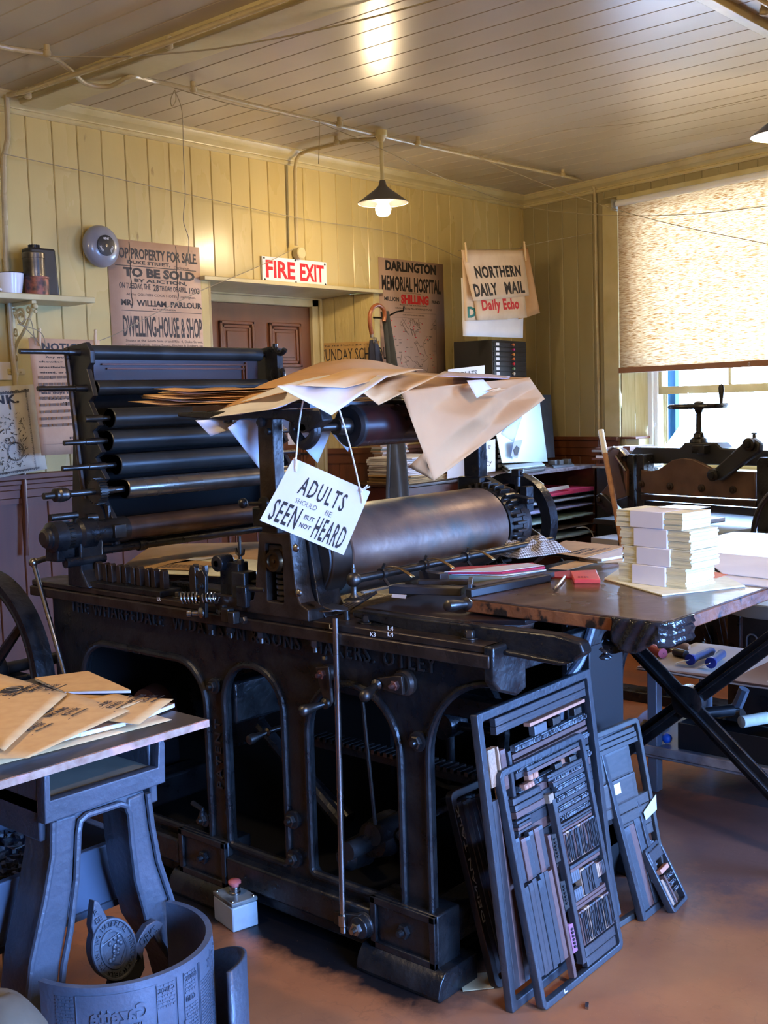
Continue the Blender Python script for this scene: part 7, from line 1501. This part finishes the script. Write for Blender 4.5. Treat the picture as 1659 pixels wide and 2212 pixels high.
crp = T('white_offcuts', 'white curled paper offcuts on the top shelf of the rack', 'paper', A(1160, 1040, y=YR-.02)); obj('strip', MB().prism([A(*q, y=YR-.03) for q in ((1148, 1026), (1168, 1040), (1176, 1046), (1168, 1047), (1152, 1030))], (0, .002, 0)), CREAMP, crp)
obj('strip', MB().prism([A(*q, y=YR-.035) for q in ((1165, 1058), (1228, 1048), (1231, 1054), (1172, 1066))], (0, .01, 0)), WHITE, crp)
# on the rack top
def onr(px, py=1005): return A(px, py, z=zt0)
wbx = T('white_board', 'big glossy white board leaning against the wall on top of the rack', 'board', A(1140, 985, y=4.60)); obj('board_sheet', MB().prism([A(*q, y=yy) for q, yy in (((1085, 1000), 4.44), ((1183, 997), 4.44), ((1165, 860), 4.50), ((1060, 880), 4.50))], (0, .006, 0)), mat('pale_glossy_board', srgb(196, 226, 240), .3), wbx)
bbx = T('blue_board', 'narrow blue-grey board leaning behind the white one', 'board', A(1190, 980, y=4.66)); obj('board_sheet', MB().prism([A(*q, y=yy) for q, yy in (((1150, 990), 4.60), ((1199, 988), 4.60), ((1190, 853), 4.72), ((1140, 853), 4.72))], (0, .012, 0)), mat('scuffed_blue_board', srgb(84, 104, 140), .5, 0, srgb(70, 88, 124), 12), bbx)
pcd = T('picture_card', 'white card with a pen drawing standing beside the far post', 'card', A(1057, 1015, y=4.32)); P4 = [A(*q, y=4.34) for q in ((1043, 1022), (1070, 1018), (1070, 948), (1043, 955))]; obj('card_sheet', MB().prism(P4, (0, .002, 0)), WHITE, pcd); M = frame_M(P4[0]+Vector((0, -.001, 0)), P4[1]-P4[0], (0, 0, 1)); mb = MB()
for q in ([(.02, .06), (.03, .12), (.05, .11), (.06, .07), (.09, .06)], [(.03, .05), (.07, .04), (.10, .07)], [(.08, .15), (.09, .17), (.075, .175), (.07, .155), (.08, .15)]): mb.tube([M @ Vector((a, b, .0008)) for a, b in q], .0012, 4)
obj('pen_drawing', mb, INKP, pcd, stuff=True)
p2 = T('figure_card', 'small blue-tinted card printed with a dark figure standing on the rack top', 'card', A(1115, 980, y=4.4)); P4 = [A(*q, y=4.42) for q in ((1104, 985), (1118, 990), (1129, 950), (1110, 952))]; obj('card_sheet', MB().prism(P4, (0, .002, 0)), MATS['lilac_blue_paper'], p2); obj('printed_figure', MB().prism([A(*q, y=4.418) for q in ((1112, 984), (1118, 984), (1122, 968), (1116, 962), (1109, 972))], (0, .0006, 0)), INKK, p2)
single('pink_folder', MB().prism([onr(*q)+Vector((0, 0, .045)) for q in ((1071, 984), (1092, 1000), (1140, 997), (1108, 982))], (0, 0, .004)), MAG, 'magenta card lying on the books on the rack top', 'card', bev=.001)
bk2 = T('pad_pile', 'pile of grey and black paper pads on the front of the rack top', 'paper', onr(1130, 1012))
for i, (m, a, b) in enumerate(((BLK, 0, 0), (GREYP, .004, .01), (BLK, .01, 0), (mat('pale_pad', srgb(176, 196, 204), .6), 0, .005))):
    q = [onr(*p_) for p_ in ((1100, 1026), (1178, 1017), (1168, 1009), (1086, 1017))]; obj('pad', MB().prism([p_+Vector((a, b, .0005+.011*i)) for p_ in q], (0, 0, .010)), m, bk2, bev=.001)
mt = T('metal_blocks', 'grey metal spacing blocks and tray at the right end of the rack top', 'metal blocks', onr(1230, 1000))
obj('tray', MB().prism([onr(*p_)+Vector((0, 0, .0005)) for p_ in ((1196, 1012), (1240, 1007), (1232, 999), (1188, 1003))], (0, 0, .012)), GALVB, mt, bev=.001)
for q, s_ in (((1206, 1007), .05), ((1224, 1005), .04), ((1194, 1008), .03)): c_ = onr(*q); obj('block', MB().box(c_.x-s_/2, c_.x+s_/2, c_.y-.03, c_.y+.03, zt0+.013, zt0+.045), GALVB if s_ != .07 else GREYP, mt, bev=.003)
# chest with newspapers left of the rack
ch = T('wooden_chest', 'red-brown wooden chest against the back wall under the newspaper pile', 'chest', (5.5, 4.6, 0)); cz = A(940, 1040, y=4.45).z
obj('chest_body', MB().box(5.24, 5.76, 4.45, 4.9, 0, cz-.02), mat('red_chest_wood', srgb(96, 44, 30), .35, 0, srgb(70, 32, 24), 6), ch, bev=.004); obj('chest_top', MB().box(5.22, 5.77, 4.43, 4.92, cz-.02, cz), WOODD, ch, bev=.004)
xs0 = A(885, 1000, y=4.47).x
for k_, (m, lb, z0, n) in enumerate(((mat('yellowed_newsprint', srgb(190, 160, 112), .85, 0, srgb(160, 126, 84), 9), 'yellowed old newspapers at the bottom of the pile on the chest', cz, 5), (WHITE, 'pile of white newspapers and magazines on the chest', cz+.05, 9))):
    t = T('newspaper_pile', lb, 'newspapers', (5.5, 4.6, z0))
    for i in range(n):
        M = Matrix.Translation((xs0+.20+rr_.uniform(-.012, .012), 4.63+rr_.uniform(-.01, .01), z0+i*.0125 if k_ else z0+i*.0099)) @ Matrix.Rotation(rr_.uniform(-.08, .08), 4, 'Z'); obj('newspaper', MB().box(-.22, .22, -.17, .17, 0, .011 if k_ else .0095, M), m, t, bev=.002)
t = T('bundled_magazines', 'tall untidy pile of magazines at the back of the chest beside the apron', 'magazines', (5.45, 4.8, cz))
for i in range(14):
    M = Matrix.Translation((5.60+rr_.uniform(-.01, .01), 4.86, cz+.172+i*.0115)) @ Matrix.Rotation(rr_.uniform(-.06, .06), 4, 'Z'); obj('magazine', MB().box(-.13, .13, -.03, .06, 0, .010, M), (WHITE, POSTERM, GREYC)[i % 3], t)
obj('magazine_base', MB().box(5.48, 5.72, 4.84, 4.91, cz+.001, cz+.171), POSTERM, t)
# multi-drawer cabinet facing the room
q0, q1 = A(1063, 734, y=4.56), A(1136, 734, y=4.63); d_ = Vector((q1.x-q0.x, q1.y-q0.y, 0)); wcab = d_.length
dc = T('drawer_cabinet', 'black cabinet of shallow drawers with coloured knobs beside the corner', 'cabinet', (q0.x, q0.y, zt0))
M = frame_M((q0.x, q0.y, zt0+.001), d_, (0, 0, 1)); H_ = q0.z-zt0
obj('cabinet_body', MB().box(0, wcab, 0, H_, -.30, 0, M), BLK, dc, bev=.003)
kc_ = [(176, 100, 60), (150, 40, 100), (196, 130, 70), (190, 110, 70), (190, 50, 70), (120, 160, 130), (200, 196, 190), (190, 40, 40), (176, 100, 60), (150, 40, 100)]
nd = 22; dh_ = H_*(11.2/ (815-734))/ (H_/(H_)) if False else (q0.z-A(1063, 815, y=4.55).z)/7.6
i = 0; z_ = H_-.012-dh_
while z_ > .01:
    dr = obj('drawer', MB().box(.012, wcab-.01, z_+.003, z_+dh_-.003, .0, .006, M), BLK, dc, bev=.001)
    obj('label_card', MB().box(.042, .088, z_+dh_*.22, z_+dh_*.8, .006, .0075, M), WHITE, dr); kk = kc_[i % len(kc_)]; nm = 'knob_%d_%d' % kk[:2]
    obj('knob', MB().lathe(M @ Vector((wcab*.54, z_+dh_*.5, .006)), M.to_3x3() @ Vector((0, 0, 1)), [(0, .004), (.008, .004), (.010, .010), (.018, .011), (.022, .007), (.023, 0)], 16), MATS.get(nm) or mat(nm, srgb(*kk), .35), dr); z_ -= dh_; i += 1
ca = T('small_adults_card', 'card lettered ADULTS propped behind the paper heap', 'sign', A(1010, 800, y=4.4)); P4 = [A(*q, y=4.40) for q in ((968, 860), (1046, 850), (1047, 789), (968, 798))]; obj('card_sheet', MB().prism(P4, (0, .002, 0)), WHITE, ca); M = frame_M(P4[0], P4[1]-P4[0], (0, 0, 1)); mb = MB(); w = (P4[1]-P4[0]).length; hh = P4[3].z-P4[0].z; letters(mb, M, 'ADULTS', .27*w, .68*hh, .56*w, .19*hh, .0006, .02); obj('lettering', mb, INKK, ca, ang=0)
obj('card_prop', MB().prism([P4[0]+Vector((.02, .003, 0)), P4[1]+Vector((-.02, .003, 0)), Vector((P4[1].x-.02, 4.44, zt0)), Vector((P4[0].x+.02, 4.44, zt0))], (0, .004, 0)), WHITE, ca)
single('white_figurine', MB().lathe((A(1127, 812, y=4.3).x, 4.34, A(1127, 815, y=4.3).z-.02), (.1, 0, 1), [(0, .012), (.02, .014), (.035, .010), (.05, .006), (.06, 0)], 14), WHT, 'small white pointed ornament in front of the drawer cabinet', 'ornament') if False else None
# ================================================================== GUILLOTINE BY THE WINDOW
OC = .9
def C(px, py, o=OC): return AW(px, py, o)
def Cz(px, py): return C(px, py)
gl = T('paper_guillotine', 'large black and brown cast-iron paper guillotine in front of the window', 'guillotine', tuple(C(1500, 1200)*Vector((1, 1, 0)) if False else (C(1500, 1100).x, C(1500, 1100).y, 0)))
INW = Vector(WN)
def cpl(name, pts, m, th=.04, o=OC, bev=.004): return obj(name, MB().prism([C(*q, o) for q in pts], INW*th), m, gl, bev=bev)
BLD = mat('brown_blade_plate', srgb(96, 74, 60), .45, .2, srgb(70, 50, 40), 7, .35, .7, bump=.1, col3=srgb(120, 70, 44), scale3=4, lo3=.55, hi3=.7)
bp_ = [(1384, 1012), (1392, 1016), (1405, 1018), (1420, 1015), (1436, 1005), (1452, 994), (1472, 990), (1495, 992), (1515, 1001), (1535, 1012), (1560, 1016), (1631, 1020), (1631, 1078), (1384, 1065)]
bpl = cpl('blade_carrier', bp_, BLD, .03)
for q in ((1386, 1046), (1448, 1050), (1516, 1054), (1584, 1058)): obj('carrier_bolt', MB().lathe(C(*q), -INW, [(0, .022), (.008, .022), (.010, .012), (.02, .011), (.022, 0)], 16), IRONB, bpl)
cpl('clamp_bar', [(1384, 1068), (1632, 1081), (1632, 1096), (1384, 1080)], IRONB, .06, OC+.01); cpl('lower_bar', [(1395, 1082), (1632, 1098), (1632, 1116), (1395, 1092)], BLK, .06, OC-.02)
for a, b in ((1354, 1368), (1374, 1390)): cpl('left_column', [(a, 985), (a+4, 982), (b-2, 982), (b, 990), (b+2, 1260), (a+2, 1260)], IRON, .10)
cpl('right_column', [(1634, 1000), (1640, 988), (1700, 992), (1700, 1500), (1636, 1500)], IRON, .10)
cpl('top_beam', [(1362, 978), (1372, 966), (1468, 968), (1478, 956), (1546, 956), (1558, 968), (1690, 975), (1690, 1008), (1362, 1000)], BLK, .12, OC-.10, .008)
cpl('nut_block', [(1494, 962), (1520, 962), (1520, 981), (1494, 980)], IRON, .1, OC-.04)
sc0, sc1 = C(1510, 955, OC-.15), C(1513, 905, OC-.15)
obj('screw_column', MB().lathe(sc0, (0, 0, 1), [(0, .055), (.02, .05), (.03, .035), (.05, .03), (.06, .018), (.17, .016), (.18, .024), (.20, .026)], 24), IRON, gl)
hw = Vector((sc0.x, sc0.y, sc0.z+.21)); obj('hand_wheel', MB().tube([hw+Vector((.165*math.cos(t), .165*math.sin(t), 0)) for t in np.linspace(0, 2*PI, 41)[:-1]], .014, 10, True).cyl(hw+Vector((-.16, 0, 0)), hw+Vector((.16, 0, 0)), .010).cyl(hw+Vector((0, -.16, 0)), hw+Vector((0, .16, 0)), .010).lathe(hw-Vector((0, 0, .02)), (0, 0, 1), [(0, .03), (.04, .03), (.05, .012)], 18), IRON, gl)
hh_ = hw+Vector(WT)*.155+Vector((0, 0, .01)); obj('wheel_handle', MB().lathe(hh_, (0, 0, 1), [(0, .008), (.02, .009), (.05, .014), (.09, .017), (.11, .012), (.115, 0)], 14), BLK, gl)
cpl('swing_arm', [(1352, 985), (1340, 970), (1325, 966), (1314, 975), (1312, 1000), (1318, 1020), (1314, 1045), (1300, 1062), (1290, 1072), (1290, 1085), (1300, 1096), (1314, 1085), (1330, 1080), (1354, 1072), (1354, 1015), (1330, 985), (1330, 990)], BLD, .05, OC+.02)
obj('arm_edge', MB().tube([C(*q, OC+.02) for q in ((1352, 985), (1340, 970), (1325, 966), (1314, 975))], .008, 6), STEEL, gl)
obj('slot_edge', MB().tube([C(*q, OC+.025) for q in ((1352, 1017), (1330, 985))], .008, 6), STEEL, gl)
cpl('arm_lever', [(1286, 1072), (1294, 1066), (1304, 1070), (1334, 1100), (1330, 1112), (1318, 1114), (1290, 1092)], IRON, .04, OC+.05); obj('lever_pin', MB().lathe(C(1294, 1079, OC+.055), -INW, [(0, .016), (.01, .014), (.012, 0)], 14), IRONB, gl)
cpl('diagonal_arm', [(1608, 952), (1622, 945), (1640, 958), (1638, 976), (1556, 1038), (1538, 1036), (1532, 1018), (1545, 1010)], BLK, .05, OC+.06, .01)
for q, r_ in (((1543, 1026), .034), ((1620, 960), .036)): obj('arm_joint', MB().lathe(C(*q, OC+.06), -INW, [(0, r_), (.02, r_), (.024, r_*.6), (.035, r_*.5), (.036, 0)], 22), IRON, gl)
obj('oil_cup', MB().lathe(C(1629, 946), (0, 0, 1), [(0, .01), (.02, .008), (.022, .016), (.028, .016), (.03, 0)], 12), IRON, gl); obj('small_hook', MB().tube([C(1400, 1018), C(1400, 1000), C(1402, 997)], .004, 6), IRON, gl)
tz = C(1600, 1140).z; 
def gbox(name, t0, t1, o0, o1, z0, z1, m, bev=.004): return obj(name, wbox(MB(), t0, t1, o0, o1, z0, z1), m, gl, bev=bev)
tL = (Vector(C(1352, 1100)*1)-Vector(WC)).dot(Vector(WT)); tR = (C(1634, 1100)-Vector(WC)).dot(Vector(WT))
tz = C(1470, 1133).z
gbox('cutting_table', tL-.02, tR+.1, .25, 1.0, tz-.04, tz, BLK); gbox('front_table', tL+.45, tR+.04, 1.0, 1.28, tz-.04, tz, STEELD); gbox('side_wing', tL-.22, tL-.03, .7, .95, tz-.035, tz, BLK)
gbox('body_box', tL+.05, tR+.05, .4, .85, .25, tz-.04, BLK); 
for tt in (tL+.02, tR-.02): gbox('base_foot', tt, tt+.08, .3, 1.0, 0, tz-.04, BLK)
sh2 = T('blue_sheets', 'pale blue sheets lying on the guillotine table', 'paper', WP(tR-.3, tz, .95)); obj('sheaf', wbox(MB(), tR-.45, tR+.0, .9, 1.2, tz+.0005, tz+.018), MATS['pale_blue_paper'], sh2, bev=.001)
ww_ = T('striped_offcuts', 'white paper offcuts lying under the guillotine clamp', 'paper', WP(tL+.2, tz, .8)); obj('sheaf', wbox(MB(), tL+.08, tL+.5, .6, .98, tz+.0005, tz+.022), WHITE, ww_, bev=.001)
wl_ = T('guillotine_wheel', 'thin polished hand wheel rim at the right edge beside the guillotine', 'wheel', C(1700, 1200, 1.35)*Vector((1, 1, 0))); wc_ = C(1712, 1170, 1.35); obj('wheel_rim', MB().tube([wc_+Vector((0, .20*math.cos(t), .28*math.sin(t))) for t in np.linspace(0, 2*PI, 49)[:-1]], .014, 10, True), STEELD, wl_)
obj('wheel_spoke', MB().cyl(wc_-Vector((0, .2, 0)), wc_+Vector((0, .2, 0)), .012), IRON, wl_); obj('wheel_axle', MB().cyl(wc_, wc_+INW*.35, .02), IRON, wl_)
# A-frame, gear and drum under the guillotine
af = T('gear_stand', 'iron A-shaped stand with a toothed wheel behind the tool rack', 'stand', (4.9, 2.5, 0)); XA = 4.9
def XP(px, py, x=XA): return A(px, py, x=x)
obj('angled_leg', MB().prism([XP(*q) for q in ((1500, 1332), (1516, 1330), (1535, 1380), (1545, 1440), (1536, 1440), (1520, 1372), (1505, 1345))], (.06, 0, 0)), IRON, af, bev=.004)
obj('angled_leg', MB().prism([XP(*q) for q in ((1538, 1318), (1550, 1318), (1572, 1440), (1562, 1440))], (.06, 0, 0)), IRON, af, bev=.004)
obj('leg_plate', MB().prism([XP(*q, XA+.03) for q in ((1510, 1330), (1545, 1318), (1568, 1440), (1540, 1440))], (.02, 0, 0)), BLK, af)
gc = XP(1478, 1352, 4.95); obj('toothed_wheel', MB().gear(gc, (1, 0, 0), .12, .03, 40, .012).lathe(gc+Vector((-.03, 0, 0)), (1, 0, 0), [(0, .03), (.09, .03)], 16), IRON, af)
obj('stand_base', MB().box(XA-.02, XA+.1, 2.05, 2.9, 0, .05).box(XA+.0, XA+.05, 2.18, 2.24, .05, .7).box(XA+.0, XA+.05, 2.55, 2.6, .05, .7), IRON, af, bev=.004)
dr_ = T('round_iron_table', 'round blue-grey iron table on an arched pedestal at the right edge under the feed table', 'table', (4.35, 1.62, 0))
dc_ = XP(1690, 1305, 4.55); obj('round_top', MB().lathe((dc_.x, dc_.y, dc_.z-.03), (0, 0, 1), [(0, .21), (.004, .228), (.055, .228), (.06, .222), (.06, 0)], 48), GALVB, dr_)
obj('pedestal', MB().box(dc_.x-.1, dc_.x+.12, dc_.y-.14, dc_.y+.13, 0, dc_.z-.03), IRON, dr_, bev=.006)
for k_ in (0, 1): obj('arch_opening_rim', MB().tube([(dc_.x-.104, dc_.y+.085-k_*.09+.022*math.cos(a), dc_.z-.14+.022*math.sin(a)) for a in np.linspace(PI, 0, 9)]+[(dc_.x-.104, dc_.y+.063-k_*.09+.0, dc_.z-.14)]*0+[(dc_.x-.104, dc_.y+.107-k_*.09, dc_.z-.24), (dc_.x-.104, dc_.y+.063-k_*.09, dc_.z-.24)], .004, 6, True), GALVB, dr_)
# ================================================================== TOOL RACK UNDER THE TABLE
XR = 3.785
zu = A(1378, 1440, x=XR).z; zl_ = A(1377, 1606, x=XR).z
tr_ = T('tool_rack', 'low iron-legged two-tier rack of hand rollers at the right', 'rack', (4.0, 1.8, 0))
obj('upper_shelf', MB().box(XR, XR+.48, 1.2, 2.09, zu-.014, zu), mat('rack_shelf_wood', srgb(110, 74, 56), .6), tr_, bev=.002); obj('paper_lining', MB().grid(lambda a, b: Vector((XR-.012+.50*b, 1.2+.89*a, zu+.002+.003*math.sin(9*a)-(.012*max(0, .06-b)*14))), 24, 8), mat('grey_lining_paper', srgb(176, 168, 158), .8), tr_, solid=.001, ang=60)
obj('lower_shelf', MB().box(XR, XR+.48, 1.2, 2.12, zl_-.012, zl_), GALVB, tr_, bev=.002); obj('shelf_rail', MB().box(XR-.014, XR, 1.2, 2.13, zl_-.03, zl_+.004).box(XR-.008, XR, 1.2, 2.13, zl_-.042, zl_-.03), SHELFW, tr_, bev=.003)
for y_, x_ in ((2.03, XR), (2.03, XR+.43), (1.25, XR+.43)): obj('rack_leg', MB().box(x_, x_+.045, y_-.02, y_+.02, 0, zu-.014), GALVB, tr_, bev=.004)
obj('curved_leg', MB().tube(smooth([A(1600, 1490, x=XR+.45), A(1590, 1520, x=XR+.45), A(1575, 1560, x=XR+.45)]), .022, 8).box(0, 0, 0, 0, 0, 0) if False else MB().tube(smooth([A(1608, 1488, x=XR+.46), A(1592, 1525, x=XR+.46), A(1570, 1552, x=XR+.46)]), .022, 8), GALVB, tr_)
def on(px, py, z=zu+.004): return A(px, py, z=z)
def brayer(q0, q1, q2, m, label, r=.016, hm=BLK, hl=None):
    a, b = on(*q0, z=zu+.005+r), on(*q1, z=zu+.005+r); t = T('hand_roller', label, 'hand roller', on(*q0)); L_ = (b-a).length
    obj('roller_barrel', MB().lathe(a, b-a, [(0, r*.4), (0, r), (L_, r), (L_, r*.4)], 24), m, t)
    c_ = (a+b)/2; e = on(*q2, z=zu+.03); obj('wire_frame', MB().tube([a, a+(e-c_)*.5, c_+(e-c_)*.8, b+(e-c_)*.5, b], .0025, 6), STEEL, t)
    if hl: f = on(*hl, z=zu+.03); obj('wooden_handle', MB().lathe(e, f-e, [(0, .009), (.01, .012), ((f-e).length*.5, .010), ((f-e).length*.85, .015), ((f-e).length, .010), ((f-e).length+.003, 0)], 16), hm, t)
brayer((1411, 1402), (1432, 1412), (1436, 1400), mat('red_rubber', srgb(170, 64, 76), .5), 'hand roller with a red rubber barrel on the upper tier of the tool rack', .019)
brayer((1458, 1408), (1482, 1414), (1450, 1398), BLK, 'black hand roller between the red one and the scrapers', .016)
wh = T('wooden_handle_tool', 'turned bare wood tool handle behind the red hand roller', 'tool', on(1450, 1392)); a, b = on(1420, 1384, z=zu+.035), on(1484, 1398, z=zu+.03); obj('turned_handle', MB().lathe(a, b-a, [(0, .008), (.01, .013), (.03, .010), (.09, .013), ((b-a).length, .016), ((b-a).length+.012, .009), ((b-a).length+.014, 0)], 18), WOODL, wh); obj('ferrule', MB().cyl(a, a-(b-a)*.12, .004).tube([a-(b-a)*.1, a-(b-a)*.1+Vector((0, 0, .03))], .003, 6), STEEL, wh)
for (q0, q1, q2, lb) in (((1462, 1432), (1490, 1425), (1540, 1406), 'navy-handled scraper lying nearest the hand rollers'), ((1510, 1440), (1535, 1432), (1562, 1410), 'navy-handled scraper lying furthest right on the tool rack')):
    a, b, c_ = on(*q0, z=zu+.012), on(*q1, z=zu+.030), on(*q2, z=zu+.030); t = T('scraper', lb, 'scraper', a); d = (b-a).normalized(); M = frame_M(a, d, Vector((0, 0, 1)).cross(d)); obj('scraper_blade', MB().box(0, (b-a).length, -.02, .02, 0, .0015, M), mat('pale_blade', srgb(214, 208, 196), .4) if 'pale_blade' not in MATS else MATS['pale_blade'], t)
    obj('scraper_handle', MB().lathe(b, c_-b, [(0, .010), (.006, .020), (.02, .019), (.05, .014), ((c_-b).length*.9, .017), ((c_-b).length, .011), ((c_-b).length+.002, 0)], 18), mat('slate_grip', srgb(62, 70, 96), .5) if 'slate_grip' not in MATS else MATS['slate_grip'], t); obj('blade_collar', MB().lathe(b, c_-b, [(-.002, .013), (0, .021), (.008, .0215), (.012, .018)], 18), mat('royal_blue_plastic', srgb(30, 40, 110), .4) if 'royal_blue_plastic' not in MATS else MATS['royal_blue_plastic'], t)
# lower tier
bx = T('black_trough', 'long black metal trough of rollers on the lower tier of the rack', 'trough', (XR+.1, 1.5, zl_)); obj('trough_shell', MB().box(XR+.03, XR+.035, 1.05, 1.94, zl_+.001, zl_+.10).box(XR+.16, XR+.165, 1.05, 1.94, zl_+.001, zl_+.10).box(XR+.035, XR+.16, 1.05, 1.94, zl_+.001, zl_+.006).box(XR+.035, XR+.16, 1.935, 1.94, zl_+.006, zl_+.1), BLK, bx, bev=.002)
for y0_, y1_, m, lb, nm in ((1.90, 1.74, BLK, 'black ink roller lying in the left end of the trough', 'ink_hand_roller'), (1.72, 1.60, CREAMP, 'pale roller in the middle of the trough', 'pale_hand_roller'), (1.40, 1.28, WOODL, 'bare wood handle at the right end of the trough', 'wood_hand_roller'), (1.26, 1.14, BLK, 'black ball-ended tool at the right edge of the trough', 'black_tool')):
    t = T(nm, lb, 'hand roller', (XR+.09, y0_, zl_+.09)); obj('roller_barrel', MB().lathe((XR+.09, y0_, zl_+.124), (.25, y1_-y0_, 0), [(0, .008), (.002, .022), (abs(y1_-y0_), .022), (abs(y1_-y0_)+.01, .006), (abs(y1_-y0_)+.03, .005)], 18), m, t)
single('white_wrapper', MB().grid(lambda a, b: A(1376+a*60-b*5, 1552-42*math.sin(a*1.7)+a*40*a+b*30, x=XR+.2)+Vector((.08*b, 0, -.02*b)), 8, 6), WHITE, 'crumpled white paper at the left of the lower tier', 'paper', solid=.001, ang=60)
single('wooden_blocks', MB().cyl(A(1385, 1585, x=XR+.06), A(1400, 1562, x=XR+.10), .022, 12), mat('mottled_roller', srgb(140, 120, 90), .7, 0, srgb(70, 60, 48), 40), 'mottled wooden roller end beside the crumpled paper', 'roller')
sl = A(1560, 1552, x=XR+.46); fr2 = T('sprung_roller', 'heavy sprung iron roller lying behind the trough', 'roller', sl); obj('roller_barrel', MB().cyl(A(1545, 1560, x=XR+.40), A(1606, 1546, x=XR+.40), .028, 18), STEELD, fr2); obj('coil_spring', MB().spring(A(1555, 1572, x=XR+.36), A(1575, 1562, x=XR+.36), .022, .004, 5), STEELD, fr2)
single('paper_strip', MB().box(XR+.06, XR+.14, 1.42, 1.60, zl_+.101, zl_+.104), mat('cream_strip', srgb(206, 192, 172), .7), 'cream strip of card lying across the trough', 'card')
bag = single('blue_bag', MB().ball((XR+.06, 2.0, zl_+.022), .02, 12), mat('blue_plastic', srgb(30, 90, 190), .4), 'scrap of blue plastic on the lower tier of the rack', 'plastic')
# white pole and odds and ends left of the guillotine
pole = T('wooden_pole', 'pale wooden pole leaning beside the guillotine', 'pole', C(1330, 1110, 1.0)*Vector((1, 1, 0))); pa, pb = C(1298, 932, .95), C(1322, 1060, 1.05); obj('pole_shaft', MB().cyl(pa, pb+(pb-pa)*1.9, .016, 14), WOODL, pole); obj('painted_end', MB().cyl(pa-(pb-pa)*.02, pa+(pb-pa)*.38, .0175, 14), WHT, pole)
cs = T('type_cases', 'cluttered white and brown trays stacked under the window ledge', 'trays', WP(.9, .9, .25))
for i in range(3):
    z_ = 1.0+i*.055
    obj('tray', wbox(MB(), .97, 1.34, .05, .35, z_, z_+.014), (SHELFW, BROWN, SHELFW)[i], cs, bev=.002)
    for j in range(3): obj('tray_contents', wbox(MB(), .99+.12*j, 1.07+.11*j+.02*(i % 2), .08, .33, z_+.0145, z_+.03+.006*j), WHITE if (i+j) % 2 else BROWN, cs)
obj('tray_stand', wbox(MB(), .97, 1.34, .10, .30, 0, .998), BLK, cs)
single('grey_cupboard', (lambda m_: wbox(m_, 1.25, 1.7, .45, .68, 0, C(1320, 1165, .68).z))(MB()), mat('grey_cupboard_paint', srgb(176, 176, 180), .5), 'pale grey cupboard standing beside the guillotine', 'cupboard', bev=.005)
